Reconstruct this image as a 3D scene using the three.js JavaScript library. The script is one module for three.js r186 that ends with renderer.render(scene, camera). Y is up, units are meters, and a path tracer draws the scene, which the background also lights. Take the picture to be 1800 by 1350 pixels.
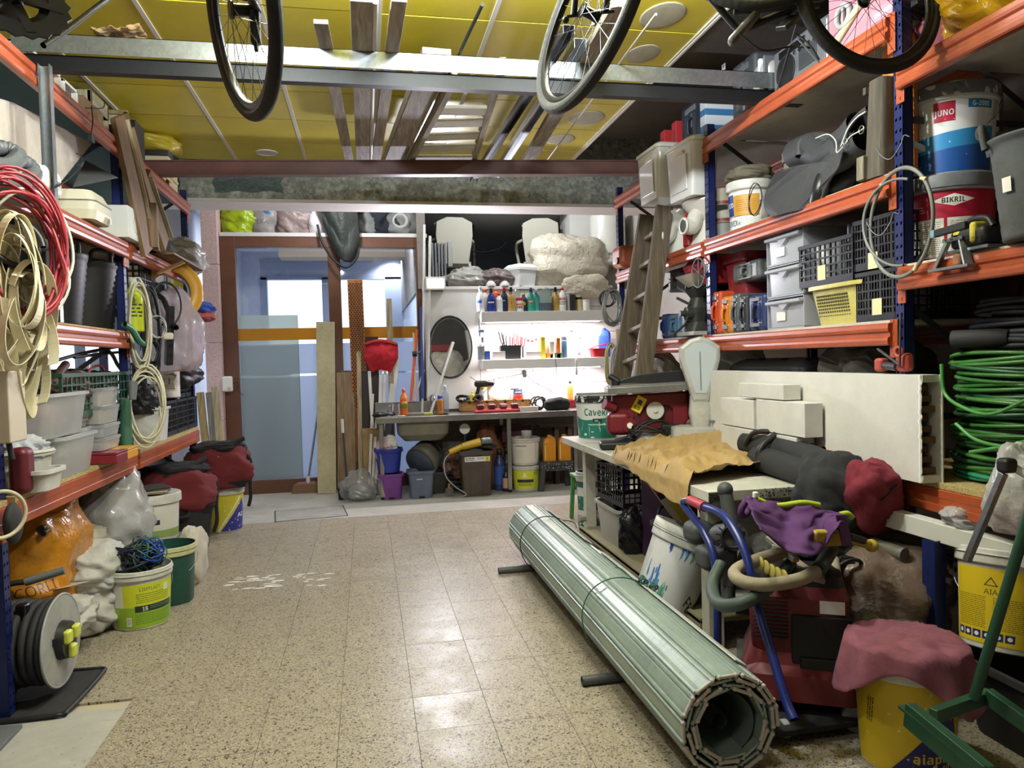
import*as THREE from 'three';
import{mergeGeometries}from 'three/addons/utils/BufferGeometryUtils.js';
import{RoundedBoxGeometry}from 'three/addons/geometries/RoundedBoxGeometry.js';
import{ImprovedNoise}from 'three/addons/math/ImprovedNoise.js';
import{RectAreaLightUniformsLib}from 'three/addons/lights/RectAreaLightUniformsLib.js';
RectAreaLightUniformsLib.init();
// ---------- camera, sky, large lights, exposure ----------
const scene=new THREE.Scene();
const EYE=new THREE.Vector3(0,1.45,0);
const RIGHT=new THREE.Vector3(.980859,-.025383,.193058),UP=new THREE.Vector3(.031285,.99913,-.027582),BACK=new THREE.Vector3(-.192189,.033094,.9808);
const camera=new THREE.PerspectiveCamera(2*Math.atan(675/1300)*180/Math.PI,1800/1350,.05,100);
camera.position.copy(EYE);
camera.quaternion.setFromRotationMatrix(new THREE.Matrix4().makeBasis(RIGHT,UP,BACK));
const renderer=new THREE.WebGLRenderer({antialias:true});
renderer.toneMapping=THREE.LinearToneMapping;
renderer.toneMappingExposure=1.0;
renderer.shadowMap.enabled=true;
scene.background=new THREE.Color().setRGB(2.9,3.0,3.25);// overcast daylight seen through the shop windows
function areaLight(x,y,z,w,h,color,power,tx,ty,tz){
const l=new THREE.RectAreaLight(color,power,w,h);l.position.set(x,y,z);l.lookAt(tx,ty,tz);scene.add(l);return l;
}
const CEIL=3.3;
// recessed lighting panels in the suspended ceiling: one above the camera; three bulbs hang a little in front of it, two more behind the concrete lintel (all out of sight)
const PANELS=[[-.75,-.6,16]],BULBS=[[-.45,-2.9,3.18],[.35,-2.9,3.18],[1.15,-2.9,3.18],[-.3,-7.95,3.5],[1.7,-7.95,3.5]];
for(const[x,z,p]of PANELS)areaLight(x,CEIL-.03,z,.54,.54,0xeff3f4,p,x,0,z);
for(const[x,z,y]of BULBS){const l=new THREE.PointLight(0xeaf1f6,z<-5?6:10);l.position.set(x,y,z);l.shadow.radius=3;scene.add(l)}
// ---------- small toolbox ----------
const V=(x,y,z)=>new THREE.Vector3(x,y,z),PI=Math.PI;
const ray=(px,py)=>RIGHT.clone().multiplyScalar((px-900)/ 1300).addScaledVector(UP,(675-py)/ 1300).addScaledVector(BACK,-1);
const onX=(px,py,x)=>{const r=ray(px,py);return r.multiplyScalar(x/r.x).add(EYE)};
const onY=(px,py,y)=>{const r=ray(px,py);return r.multiplyScalar((y-EYE.y)/ r.y).add(EYE)};
const onZ=(px,py,z)=>{const r=ray(px,py);return r.multiplyScalar(z/r.z).add(EYE)};
let seed=7;
const rnd=(a=1,b)=>{seed=(seed*1664525+1013904223)>>>0;const u=seed/4294967296;return b===undefined?u*a:a+u*(b-a)};
const noise=new ImprovedNoise(),N3=(x,y,z)=>noise.noise(x,y,z);
const taken={};
function numbered(n){const k=(taken[n]=(taken[n]??-1)+ 1);return k?n+'_'+String(k).padStart(3,'0'):n}
function tag(o,label,category,group){o.userData={...o.userData,label,category};if(group)o.userData.group=group;return o}
function thing(name,label,category,p=[0,0,0],ry=0,group){
const g=new THREE.Group();g.name=numbered(name);if(p.isVector3)g.position.copy(p);else g.position.set(...p);g.rotation.y=ry;scene.add(g);return tag(g,label,category,group);
}
const move=(g,x=0,y=0,z=0,rx=0,ry=0,rz=0)=>{if(rx||ry||rz)g.applyMatrix4(new THREE.Matrix4().makeRotationFromEuler(new THREE.Euler(rx,ry,rz)));return g.translate(x,y,z)};
const plain=(g)=>{g=g.index?g.toNonIndexed():g;for(const k of Object.keys(g.attributes))if(!['position','normal','uv'].includes(k))g.deleteAttribute(k);if(!g.attributes.uv)g.setAttribute('uv',new THREE.BufferAttribute(new Float32Array(g.attributes.position.count*2),2));g.morphAttributes={};g.clearGroups();return g};
function metric(g,s,along){// uv in metres divided by s, each face along its own plane, v along the longest side
const p=g.attributes.position,n=g.attributes.normal,uv=new Float32Array(p.count*2);g.computeBoundingBox();
const d=g.boundingBox.getSize(new THREE.Vector3()).toArray(),long=d.indexOf(Math.max(...d)),off=rnd();
for(let i=0;i<p.count;i +=3){
const m=[0,1,2].map((k)=>Math.abs(n.getComponent(i,k)+ n.getComponent(i+1,k)+ n.getComponent(i+2,k))),ax=m.indexOf(Math.max(...m));
let[a,b]=[0,1,2].filter((k)=>k !==ax);if(along&&a===long)[a,b]=[b,a];
for(let j=i;j<i+3;j++){uv[2*j]=p.getComponent(j,a)/ s+off;uv[2*j+1]=p.getComponent(j,b)/ s+off*1.7}
}
g.setAttribute('uv',new THREE.BufferAttribute(uv,2));return g;
}
const join=(geos)=>mergeGeometries((Array.isArray(geos)?geos.flat(9):[geos]).map(plain));
function shape(name,geos,mat,parent){
let g=join(geos);const u=mat.userData;if(u.metric)metric(g,u.metric,u.along);
const m=new THREE.Mesh(g,mat);m.name=name;m.castShadow=m.receiveShadow=true;(parent??scene).add(m);return m;
}
const part=(parent,name,geos,mat,label)=>{const m=shape(name,geos,mat,parent);if(label)m.userData.label=label;return m};
const solo=(name,label,category,geos,mat,group)=>tag(shape(numbered(name),geos,mat),label,category,group);// a thing that is one mesh
const struct=(name,geos,mat,parent)=>{const m=shape(name,geos,mat,parent);if(!parent)m.userData.kind='structure';return m};
const copy=(o,p,ry,label,name)=>{const c=o.clone();c.name=numbered(name??o.name.replace(/_\d+$/,''));if(p.isVector3)c.position.copy(p);else c.position.set(...p);c.rotation.y=ry??o.rotation.y;c.userData={...o.userData,label:label??o.userData.label};scene.add(c);return c};
// geometries
const box=(w,h,d,x=0,y=0,z=0,b=0,rx,ry,rz)=>move(b?new RoundedBoxGeometry(w,h,d,1,Math.min(b,w/2.01,h/2.01,d/2.01)):new THREE.BoxGeometry(w,h,d),x,y,z,rx,ry,rz);
const soft=(w,h,d,x=0,y=0,z=0,b=.02,rx,ry,rz)=>move(new RoundedBoxGeometry(w,h,d,4,Math.min(b,w/2.01,h/2.01,d/2.01)),x,y,z,rx,ry,rz);
const span=(x0,x1,y0,y1,z0,z1,b)=>box(Math.abs(x1-x0),Math.abs(y1-y0),Math.abs(z1-z0),(x0+x1)/ 2,(y0+y1)/ 2,(z0+z1)/ 2,b);
const cyl=(r0,r1,h,x=0,y=0,z=0,rx=0,ry=0,rz=0,seg=24,open=false)=>move(new THREE.CylinderGeometry(r0,r1,h,seg,1,open),x,y,z,rx,ry,rz);
const ball=(r,x=0,y=0,z=0,sx=1,sy=1,sz=1)=>new THREE.SphereGeometry(r,20,14).scale(sx,sy,sz).translate(x,y,z);
const ring=(R,r,x=0,y=0,z=0,rx=0,ry=0,rz=0,seg=40,arc=PI*2)=>move(new THREE.TorusGeometry(R,r,8,seg,arc),x,y,z,rx,ry,rz);
const turn=(prof,seg=36,x=0,y=0,z=0)=>new THREE.LatheGeometry(prof.map(([r,h])=>new THREE.Vector2(r,h)),seg).translate(x,y,z);
const tube=(pts,r,{closed=false,n,seg=7,tension=.5}={})=>{const c=new THREE.CatmullRomCurve3(pts.map((p)=>(p.isVector3?p:V(...p))),closed,'catmullrom',tension);return new THREE.TubeGeometry(c,n??Math.max(4,pts.length*6),r,seg,closed)};
const rod=(a,b,r,seg=10,r2=r)=>{a=a.isVector3?a:V(...a);b=b.isVector3?b:V(...b);const d=b.clone().sub(a),g=new THREE.CylinderGeometry(r2,r,d.length(),seg);g.applyQuaternion(new THREE.Quaternion().setFromUnitVectors(V(0,1,0),d.clone().normalize()));return g.translate((a.x+b.x)/ 2,(a.y+b.y)/ 2,(a.z+b.z)/ 2)};
const bar=(a,b,w,h,up=V(0,1,0),bev=0)=>{a=a.isVector3?a:V(...a);b=b.isVector3?b:V(...b);const d=b.clone().sub(a),L=d.length(),zz=d.normalize(),xx=new THREE.Vector3().crossVectors(up,zz).normalize(),yy=new THREE.Vector3().crossVectors(zz,xx);const g=bev?new RoundedBoxGeometry(w,h,L,1,bev):new THREE.BoxGeometry(w,h,L);g.applyMatrix4(new THREE.Matrix4().makeBasis(xx,yy,zz));return g.translate((a.x+b.x)/ 2,(a.y+b.y)/ 2,(a.z+b.z)/ 2)};
const outline=(pts,curved)=>{const s=new THREE.Shape();if(curved){s.moveTo(...pts[0]);s.splineThru(pts.slice(1).concat([pts[0]]).map((p)=>new THREE.Vector2(...p)))}else pts.forEach((p,i)=>(i?s.lineTo(...p):s.moveTo(...p)));return s};
const ext=(pts,depth,{bev=0,curved=false,holes=[]}={})=>{const s=outline(pts,curved);for(const h of holes)s.holes.push(outline(h.pts??h,h.curved));return new THREE.ExtrudeGeometry(s,{depth:depth-2*bev,bevelEnabled:bev>0,bevelThickness:bev,bevelSize:bev,bevelOffset:-bev,bevelSegments:2,curveSegments:curved?24:8,steps:1}).translate(0,0,-depth/2+bev)};
const circle=(r,x=0,y=0,n=20)=>Array.from({length:n},(_,i)=>[x+r*Math.cos(i/n*2*PI),y+r*Math.sin(i/n*2*PI)]);
function grid(fn,nu,nv,thick=.003){// a sheet of real thickness over (u, v) in 0..1
const P=[],F=[],at=(i,j)=>i*(nv+1)+ j,M=(nu+1)*(nv+1),top=[];
for(let i=0;i<=nu;i++)for(let j=0;j<=nv;j++)top.push(V(...fn(i/nu,j/nv)));
const g0=new THREE.BufferGeometry().setFromPoints(top),I=[];
for(let i=0;i<nu;i++)for(let j=0;j<nv;j++)I.push(at(i,j),at(i+1,j),at(i,j+1),at(i+1,j),at(i+1,j+1),at(i,j+1));
g0.setIndex(I);g0.computeVertexNormals();const n=g0.attributes.normal;
top.forEach((p)=>P.push(p.x,p.y,p.z));top.forEach((p,i)=>P.push(p.x-n.getX(i)*thick,p.y-n.getY(i)*thick,p.z-n.getZ(i)*thick));
F.push(...I);for(let k=0;k<I.length;k +=3)F.push(I[k]+ M,I[k+2]+ M,I[k+1]+ M);
const edge=(a,b)=>F.push(a,a+M,b,b,a+M,b+M);
for(let i=0;i<nu;i++){edge(at(i,0),at(i+1,0));edge(at(i+1,nv),at(i,nv))}
for(let j=0;j<nv;j++){edge(at(0,j+1),at(0,j));edge(at(nu,j),at(nu,j+1))}
const g=new THREE.BufferGeometry();g.setAttribute('position',new THREE.Float32BufferAttribute(P,3));g.setIndex(F);g.computeVertexNormals();
const uv=[];for(let k=0;k<2;k++)for(let i=0;i<=nu;i++)for(let j=0;j<=nv;j++)uv.push(i/nu,j/nv);
g.setAttribute('uv',new THREE.Float32BufferAttribute(uv,2));return g;
}
const crease=(x,y,z)=>1-2*Math.abs(N3(x,y,z));
function sack(w,h,d,{s=1,amp=.12,f=3,fold=.06,pow=2.6,flat=true,tie=0,lean=0,n=44}={}){// filled bag: a rounded block, dented and creased, flat underneath
const g=new THREE.SphereGeometry(1,n,Math.round(n*.7)),p=g.attributes.position;
for(let i=0;i<p.count;i++){
let x=p.getX(i),y=p.getY(i),z=p.getZ(i);const k=Math.pow(Math.abs(x)**pow+Math.abs(y)**pow+Math.abs(z)**pow,-1/pow);x*=k;y*=k;z*=k;
const q=1+amp*N3(x*f*.5+s*9.1,y*f*.5+s,z*f*.5-s*3)*2+fold*crease(x*f+s*5,y*f*1.4+s*2,z*f+s)+ fold*.5*crease(x*f*2.3-s,y*f*2.6,z*f*2.3+s*4);
x*=q;y*=q;z*=q;if(tie&&y>.35){const t=Math.min(1,(y-.35)/ .6);const c=1-tie*Math.sin(t*PI*.8);x*=c;z*=c}
if(flat&&y<-.86)y=-.86 +(y+.86)*.08;x +=lean*y;p.setXYZ(i,x*w/2,(y +(flat?.86:0))*h /(flat?1.9:2),z*d/2);
}
g.computeVertexNormals();const nn=g.attributes.normal;// close the seam
const cols=n+1;for(let r=0;r*cols+n<p.count;r++){const a=r*cols,b=a+n;const v=V(nn.getX(a)+ nn.getX(b),nn.getY(a)+ nn.getY(b),nn.getZ(a)+ nn.getZ(b)).normalize();nn.setXYZ(a,v.x,v.y,v.z);nn.setXYZ(b,v.x,v.y,v.z)}
return g;
}
// a print pressed onto the surface of a bag: a small grid dropped along its own normal onto the mesh
function decal(host,name,p,ry,rx,w,h,mat,rz=0){
host.updateMatrixWorld(true);const q=new THREE.Quaternion().setFromEuler(new THREE.Euler(rx,ry,rz,'YXZ')),dir=V(0,0,-1).applyQuaternion(q),rc=new THREE.Raycaster(),g=new THREE.PlaneGeometry(w,h,12,10),a=g.attributes.position,inv=host.matrixWorld.clone().invert();let last=0;
for(let i=0;i<a.count;i++){const o=V(a.getX(i),a.getY(i),0).applyQuaternion(q).add(p);rc.set(o.clone().addScaledVector(dir,-.4),dir);const t=rc.intersectObject(host,false)[0];if(t)last=t.distance-.4;o.addScaledVector(dir,last-.003).applyMatrix4(inv);a.setXYZ(i,o.x,o.y,o.z)}
g.computeVertexNormals();return part(host,name,[g],mat);
}
function hank(R,r,turns,{sx=1,sy=1,w=.03,s=1,jit=.08,seg=5,per=22}={}){// cable wound in loops about z
const pts=[],n=turns*per;for(let i=0;i<=n;i++){const a=i/per*2*PI,k=1+jit*N3(i*.11+s*7,s,0)*2+jit*N3(Math.floor(i/per)*.73,s*3,1);pts.push(V(Math.cos(a)*R*sx*k,Math.sin(a)*R*sy*k+jit*R*N3(i*.07,5,s),w*(N3(i*.09,s*2,8)*1.6+.7*Math.sin(i*.37+s))))}
return new THREE.TubeGeometry(new THREE.CatmullRomCurve3(pts),n*2,r,seg);
}
// ---------- textures and materials ----------
const hash=(x,y,s)=>{let h=Math.imul(x|0,374761393)^ Math.imul(y|0,668265263)^ Math.imul(s|0,2147483647 ^ 0x5bd1e995);h=Math.imul(h ^(h>>>13),1274126177);return((h ^(h>>>16))>>>0)/ 4294967296};
function pnoise(u,v,f,s,fy=f){// repeating value noise
const x=u*f,y=v*fy,i=Math.floor(x),j=Math.floor(y),a=x-i,b=y-j,A=a*a*(3-2*a),B=b*b*(3-2*b),m=(k,n)=>((k % n)+ n)% n;
const h=(p,q)=>hash(m(p,f),m(q,fy),s);
return(h(i,j)*(1-A)+ h(i+1,j)*A)*(1-B)+(h(i,j+1)*(1-A)+ h(i+1,j+1)*A)*B;
}
const fbm=(u,v,f,s,o=4,fy=f)=>{let t=0,a=.5,n=0;for(let k=0;k<o;k++){t +=a*pnoise(u,v,f<<k,s+k*17,fy<<k);n +=a;a*=.55}return t/n};
const clamp=(x,a=0,b=1)=>Math.min(b,Math.max(a,x));
function tex(n,fn,srgb=true,ny=n){
const d=new Uint8Array(n*ny*4);
for(let y=0,o=0;y<ny;y++)for(let x=0;x<n;x++,o +=4){const c=fn(x/n,y/ny);for(let k=0;k<3;k++)d[o+k]=255*clamp(c.length?c[k]:c);d[o+3]=255}
const t=new THREE.DataTexture(d,n,ny);t.wrapS=t.wrapT=THREE.RepeatWrapping;t.magFilter=THREE.LinearFilter;if(srgb)t.colorSpace=THREE.SRGBColorSpace;t.needsUpdate=true;return t;
}
function paint(w,h,draw,wrap){const c=document.createElement('canvas');c.width=w;c.height=h;const g=c.getContext('2d');draw(g,w,h);const t=new THREE.CanvasTexture(c);t.colorSpace=THREE.SRGBColorSpace;if(wrap)t.wrapS=t.wrapT=THREE.RepeatWrapping;t.magFilter=THREE.LinearFilter;return t}
const tGrime=tex(512,(u,v)=>{const a=fbm(u,v,5,3,5),b=fbm(u,v,24,9,3),s=pnoise(u,v,6,31,120);return .80+.16*a+.07*b -(s>.93?.08:0)-(pnoise(u,v,90,5)>.94?.14:0)});
const tPlaster=tex(512,(u,v)=>.90+.09*fbm(u,v,6,13,5)- .02*pnoise(u,v,160,2));
const tWood=tex(512,(u,v)=>{const w=fbm(u,v,4,41,3,2),r=pnoise(u+.06*w,v,40,7,3),f=pnoise(u,v,150,8,8),k=Math.abs(((u*9+w*2.2)% 1)- .5);return .62+.2*r+.12*f+.16*k});
const tConcrete=tex(1024,(u,v)=>{const a=fbm(u,v,4,61,5),b=fbm(u,v,40,62,4),p=fbm(u,v,18,65,4),k=.52+.2*(a-.5)+ .3*(b-.5)+(p>.56?.06:0)-(pnoise(u,v,120,66)>.88?.2:0);return[k*.98,k,k*.93]});
const tConcreteBump=tex(512,(u,v)=>.6*fbm(u,v,18,65,4)+ .4*fbm(u,v,60,62,3),false);
const tGalv=tex(512,(u,v)=>{let best=9,val=0;const n=22,x=u*n,y=v*n;for(let i=-1;i<2;i++)for(let j=-1;j<2;j++){const gx=Math.floor(x)+ i,gy=Math.floor(y)+ j,mx=((gx % n)+ n)% n,my=((gy % n)+ n)% n,dx=gx+hash(mx,my,5)- x,dy=gy+hash(mx,my,6)- y,d=dx*dx+dy*dy;if(d<best){best=d;val=hash(mx,my,7)}}return .82+.08*val+.1*fbm(u,v,5,3)});
const tGranite=tex(512,(u,v)=>{const a=pnoise(u,v,128,3),b=pnoise(u,v,90,4),k=.74+.18*a -(b>.78?.22:0);return[k*1.03,k*.93,k*.92]});
const tChip=tex(512,(u,v)=>{const a=pnoise(u,v,90,23,60),b=pnoise(u,v,128,24),k=.62+.26*a+.14*b;return[k,k*.93,k*.74]});
const tCrinkle=tex(512,(u,v)=>{let t=0;for(let k=0,a=.5;k<4;k++,a*=.6)t +=a*(1-Math.abs(2*pnoise(u,v,6<<k,71+k)- 1));return t/1.1},false);
const tWeave=tex(256,(u,v)=>.5+.25*Math.sin(u*2*PI*64)+ .25*Math.sin(v*2*PI*64),false);
const tRough=tex(512,(u,v)=>.55+.55*fbm(u,v,7,81,5),false);
const tTerrazzo=paint(2048,2048,(g,w,h)=>{
g.fillStyle='#afa694';g.fillRect(0,0,w,h);
const chip=(col,r,stretch)=>{const x=rnd(w),y=rnd(h),a=rnd(PI),n=5+Math.floor(rnd(4)),P=[];for(let i=0;i<n;i++){const t=i/n*2*PI,q=r*rnd(.6,1.15),px=Math.cos(t)*q*stretch,py=Math.sin(t)*q;P.push([px*Math.cos(a)- py*Math.sin(a),px*Math.sin(a)+ py*Math.cos(a)])}
g.fillStyle=col;for(const ox of[0,-w,w])for(const oy of[0,-h,h]){if(x+ox<-40||x+ox>w+40||y+oy<-40||y+oy>h+40)continue;g.beginPath();P.forEach((p,i)=>(i?g.lineTo(x+ox+p[0],y+oy+p[1]):g.moveTo(x+ox+p[0],y+oy+p[1])));g.fill()}};
const many=(n,cols,r0,r1)=>{for(let i=0;i<n;i++)chip(cols[Math.floor(rnd(cols.length))],rnd(r0,r1),rnd(1,1.9))};
many(17000,['#c6bfb0','#bab09d','#a89d8c','#b5ab99','#978d7e','#ccc6bb'],2.5,6.5);
many(9500,['#8a7e6c','#7c705f','#928876','#898072','#6e6352'],2,6.5);
many(3600,['#6b6150','#5d5648','#716a60','#544d45','#7a6448'],3,8);
many(700,['#4a4446','#57515a','#403a36'],5,11);
many(3200,['#ebe5d4','#e3dcc6'],1.5,4.5);
},true);
const mats=new Map();
function mat(color,rough=.6,o={}){
const key=JSON.stringify([color,rough,{...o,map:o.map?.uuid,bump:o.bump?.uuid,rmap:o.rmap?.uuid,emap:o.emap?.uuid}]);if(mats.has(key))return mats.get(key);
const m=new THREE.MeshPhysicalMaterial({color,roughness:rough,metalness:o.metal??0});
if(o.map)m.map=o.map;if(o.bump){m.bumpMap=o.bump;m.bumpScale=o.bs??.001}if(o.rmap)m.roughnessMap=o.rmap;
if(o.trans){m.transmission=o.trans;m.thickness=o.thick??0;m.ior=o.ior??1.45;if(o.atten){m.attenuationColor=new THREE.Color(o.atten);m.attenuationDistance=o.dist??.05}}
if(o.coat){m.clearcoat=o.coat;m.clearcoatRoughness=o.coatRough??.15}if(o.sheen){m.sheen=o.sheen;m.sheenRoughness=.6;m.sheenColor=new THREE.Color(color)}
if(o.glow){m.emissive=new THREE.Color(o.glowColor??color);m.emissiveIntensity=o.glow;if(o.emap)m.emissiveMap=o.emap}
if(o.spec !==undefined)m.specularIntensity=o.spec;
if(o.side)m.side=THREE.DoubleSide;
if(o.metric)m.userData={metric:o.metric,along:o.along};
mats.set(key,m);return m;
}
const painted=(c,r=.45,o)=>mat(c,r,{map:tGrime,metric:.7,...o});
const woody=(c,r=.65,o)=>mat(c,r,{map:tWood,metric:.45,along:true,bump:tWood,bs:.0006,...o});
const plast=(c,r=.4,o)=>mat(c,r,o);
const dusty=(c,r=.6,o)=>mat(c,r,{map:tGrime,metric:.35,...o});
const film=(c,trans=.55,r=.22,o)=>mat(c,r,{trans,bump:tCrinkle,bs:.004,metric:.3,side:true,...o});
const cloth=(c,o)=>mat(c,.9,{bump:tWeave,bs:.0008,metric:.14,sheen:.3,...o});
const M={
orange:painted('#b2542f',.36,{coat:.2}),blue:painted('#16225a',.38),galv:mat('#a2a8ab',.36,{metal:.85,map:tGalv,metric:.35}),steel:mat('#b4b1aa',.3,{metal:.9,map:tGrime,metric:.5}),
white:dusty('#dedcd4',.5),black:dusty('#1b1b1d',.5),blackGloss:plast('#121214',.3),rubber:dusty('#2b2b2d',.75),dark:plast('#0f0f10',.6),grey:dusty('#6d7073',.5),paleGrey:dusty('#a9aaa6',.5),
chrome:mat('#cfcfd2',.18,{metal:1}),iron:mat('#55565a',.45,{metal:.8}),brass:mat('#b08a3c',.35,{metal:.9}),chip:mat('#d2c7a6',.7,{map:tChip,metric:.4}),card:dusty('#a98a5c',.85),paper:mat('#e9e6dc',.8),
};
// a print that sits on a surface: canvas drawing -> material
const print=(w,h,draw,rough=.45,o)=>{const t=paint(w,h,draw);return mat('#ffffff',rough,{map:t,...o})};
const txt=(g,s,x,y,size,col,font='sans-serif',align='left',weight='bold')=>{g.fillStyle=col;g.font=`${weight} ${size}px ${font}`;g.textAlign=align;g.textBaseline='middle';g.fillText(s,x,y)};
const lines=(g,x,y,w,h,n,col,th=2)=>{g.fillStyle=col;for(let i=0;i<n;i++)for(let k=x;k<x+w-4;){const L=rnd(6,34);g.fillRect(k,y+i*h/n,Math.min(L,x+w-k),th);k +=L+5}};
const specks=(g,w,h,n,cols,r=3)=>{for(let i=0;i<n;i++){g.fillStyle=cols[Math.floor(rnd(cols.length))];g.beginPath();g.ellipse(rnd(w),rnd(h),rnd(.5,r),rnd(.5,r*1.6),rnd(3),0,7);g.fill()}};
// ---------- the shell of the room ----------
const mRaw=mat('#b9b2a4',.9,{map:tPlaster,metric:1.3}),mWallWhite=mat('#e2dfda',.7,{map:tPlaster,metric:1.1}),mCement=mat('#b4b0a4',.75,{map:tGrime,metric:1.4,rmap:tRough}),mLoftWall=mat('#857c73',.8,{map:tGrime,metric:1});
{// floor: slab, terrazzo tiles one by one, cement strip at the back and a cement patch in front
const fl=new THREE.Group();fl.name='floor';fl.userData.kind='structure';scene.add(fl);
part(fl,'slab',[span(-2.7,3.5,-.2,-.012,-13.4,2.5)],mat('#b5ab93',.85));
const mTer=mat('#e4e2de',.46,{map:tTerrazzo,rmap:tRough,spec:.45}),s=.3017,variants=[];
for(let k=0;k<14;k++){const g=plain(new RoundedBoxGeometry(s-.0014,.02,s-.0014,1,.0006)),p=g.attributes.position,uv=g.attributes.uv,ou=rnd(),ov=rnd(),q=k&1?1:-1;for(let i=0;i<p.count;i++)uv.setXY(i,ou+p.getX(i)/ 1.05*q,ov+p.getZ(i)/ 1.05);variants.push(g)}
for(let i=-3;i<13;i++)for(let j=0;j<20;j++){
const x=-1.358+s*(i+.5),z=-7.105+s*(j+.5);if(z>-1.05||(x<-1.05&&z>-3.42))continue;
const t=new THREE.Mesh(variants[Math.floor(rnd(14))],mTer);t.name='tile';t.position.set(x,-.0101-rnd(.0007),z);t.rotation.y=Math.floor(rnd(4))*PI/2;t.receiveShadow=true;fl.add(t);
}
part(fl,'cement_strip',[span(-2.7,3.5,-.012,.0005,-8.82,-7.107)],mCement);
part(fl,'cement_patch',[span(-2.3,-1.055,-.012,.0005,-3.4,-1.0)],mat('#bdbbb2',.6,{map:tGrime,metric:1.2}));
part(fl,'concrete_base',[span(-2.7,3.5,-.012,.0,-1.05,2.5)],mCement);
const h=part(fl,'access_cover',[span(-.32,.32,-.01,.004,-.26,.26,.002)],mat('#a5a299',.7,{map:tGrime,metric:.6}));h.position.set(-.58,0,-7.42);h.rotation.y=.12;
const hf=part(h,'rim',[span(-.335,-.325,-.01,.003,-.275,.275),span(.325,.335,-.01,.003,-.275,.275),span(-.335,.335,-.01,.003,-.275,-.265),span(-.335,.335,-.01,.003,.265,.275)],M.iron);
part(fl,'lobby_floor',[span(-2.7,3.5,-.012,.001,-13.4,-8.86)],mat('#b9bcc6',.4));
const w=[];for(let i=0;i<46;i++){const x=rnd(-.95,-.25),z=-5.15+.1*(x+.6)+ rnd(-.16,.16),a=rnd(.01,.05);w.push(move(new THREE.CircleGeometry(1,9).rotateX(-PI/2).scale(a,1,rnd(.006,.014)),x,.0006,z,0,0,0))}part(fl,'plaster_marks',w,mat('#e6e2d6',.8)).userData.kind='stuff';
}
{// suspended ceiling of yellow boards on white rails, raw slab above
const c=new THREE.Group();c.name='ceiling';c.userData.kind='structure';scene.add(c);
part(c,'slab',[span(-2.9,3.7,3.62,3.85,-13.4,2.6)],mat('#7d7468',.9,{map:tGrime,metric:1.4}));
const s=.605,X0=-1.085,mY=[0,1,2,3].map((k)=>mat(['#d8c636','#d4c232','#dccb3b','#d0be30'][k],.36,{map:tPlaster,metric:.8+.1*k}));
const g=plain(new RoundedBoxGeometry(s-.014,.012,s-.008,1,.002));
for(let i=-2;i<5;i++)for(let j=0;j<13;j++){const x=X0+s*(i+.5),z=-7.06+s*(j+.5);if(PANELS.some(([a,b])=>Math.abs(a-x)<.34&&Math.abs(b-z)<.34))continue;const m=mY[Math.floor(rnd(4))],gg=metric(g.clone(),m.userData.metric),t=new THREE.Mesh(gg,m);t.name='ceiling_board';t.position.set(x,CEIL+.006+rnd(.003),z);t.rotation.x=rnd(-.004,.004);t.castShadow=t.receiveShadow=true;c.add(t)}
const rail=mat('#cfcbc4',.5);for(let i=-2;i<=5;i++)part(c,'ceiling_rail',[span(X0+s*i-.012,X0+s*i+.012,CEIL-.006,CEIL+.03,-7.06,.8)],rail);
part(c,'cross_rails',Array.from({length:14},(_,j)=>span(X0-2*s,X0+5*s,CEIL+.016,CEIL+.03,-7.06+s*j-.01,-7.06+s*j+.01)),mat('#5b5030',.7)).userData.kind='stuff';
const putty=mat('#b9b39a',.8,{map:tGrime,metric:.5}),blot=(px,py,a,b)=>{const p=onY(px,py,CEIL);c.add(Object.assign(new THREE.Mesh(move(new THREE.SphereGeometry(1,20,8).scale(a,.004,b),0,0,0),putty),{name:'filler_patch'}));c.children.at(-1).position.set(p.x,CEIL,p.z)};
blot(1165,28,.12,.16);blot(1130,95,.1,.14);blot(1030,208,.14,.17);blot(985,245,.12,.15);blot(187,58,.035,.07);blot(415,188,.02,.03);
for(const[x,z]of PANELS){const d=thing('ceiling_light','square lighting panel in the yellow ceiling over the camera','light',[x,CEIL,z]);part(d,'frame',[span(-.3,.3,0,.02,-.3,-.275),span(-.3,.3,0,.02,.275,.3),span(-.3,-.275,0,.02,-.3,.3),span(.275,.3,0,.02,-.3,.3)],M.white);part(d,'diffuser',[span(-.275,.275,.002,.01,-.275,.275)],mat('#fff6e2',.6,{glow:1.2}))}
['left one of the three before the beam','middle one of the three before the beam','right one of the three before the beam','behind the lintel over the door','behind the lintel over the bench'].forEach((w,k)=>{const[x,z,y]=BULBS[k],b=thing('bulb_lamp',`bare round ceiling bulb, ${w}`,'lamp',[x,y+.12,z],0,'ceiling bulbs');part(b,'bulb',[ball(.05,0,-.12,0)],mat('#fff8ea',.4,{glow:6}));part(b,'socket',[cyl(.025,.03,.05,0,-.05,0)],M.white);part(b,'rose',[cyl(.04,.04,.025,0,-.013,0)],M.white)});
const p=onY(469,268,CEIL),l=thing('ceiling_light','round white recessed downlight, switched off, in yellow ceiling near the red beam','light',[p.x,CEIL,p.z]);part(l,'trim',[ring(.085,.008,0,0,0,PI/2)],M.white);part(l,'lens',[cyl(.08,.08,.008)],mat('#cfc8cf',.4));
}
// raw ceiling strip at the right of the yellow boards, with its edge upstand and concrete joists
struct('trim_1',[span(1.945,1.96,CEIL-.01,3.62,-7.06,.8)],mat('#d5d0c0',.7));
for(const z of[-4.2,-5.4])struct('joist',[span(1.96,3.3,3.5,3.62,z-.08,z+.08)],mat('#57564e',.85,{map:tGrime,metric:.8})).name=numbered('joist');
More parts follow.
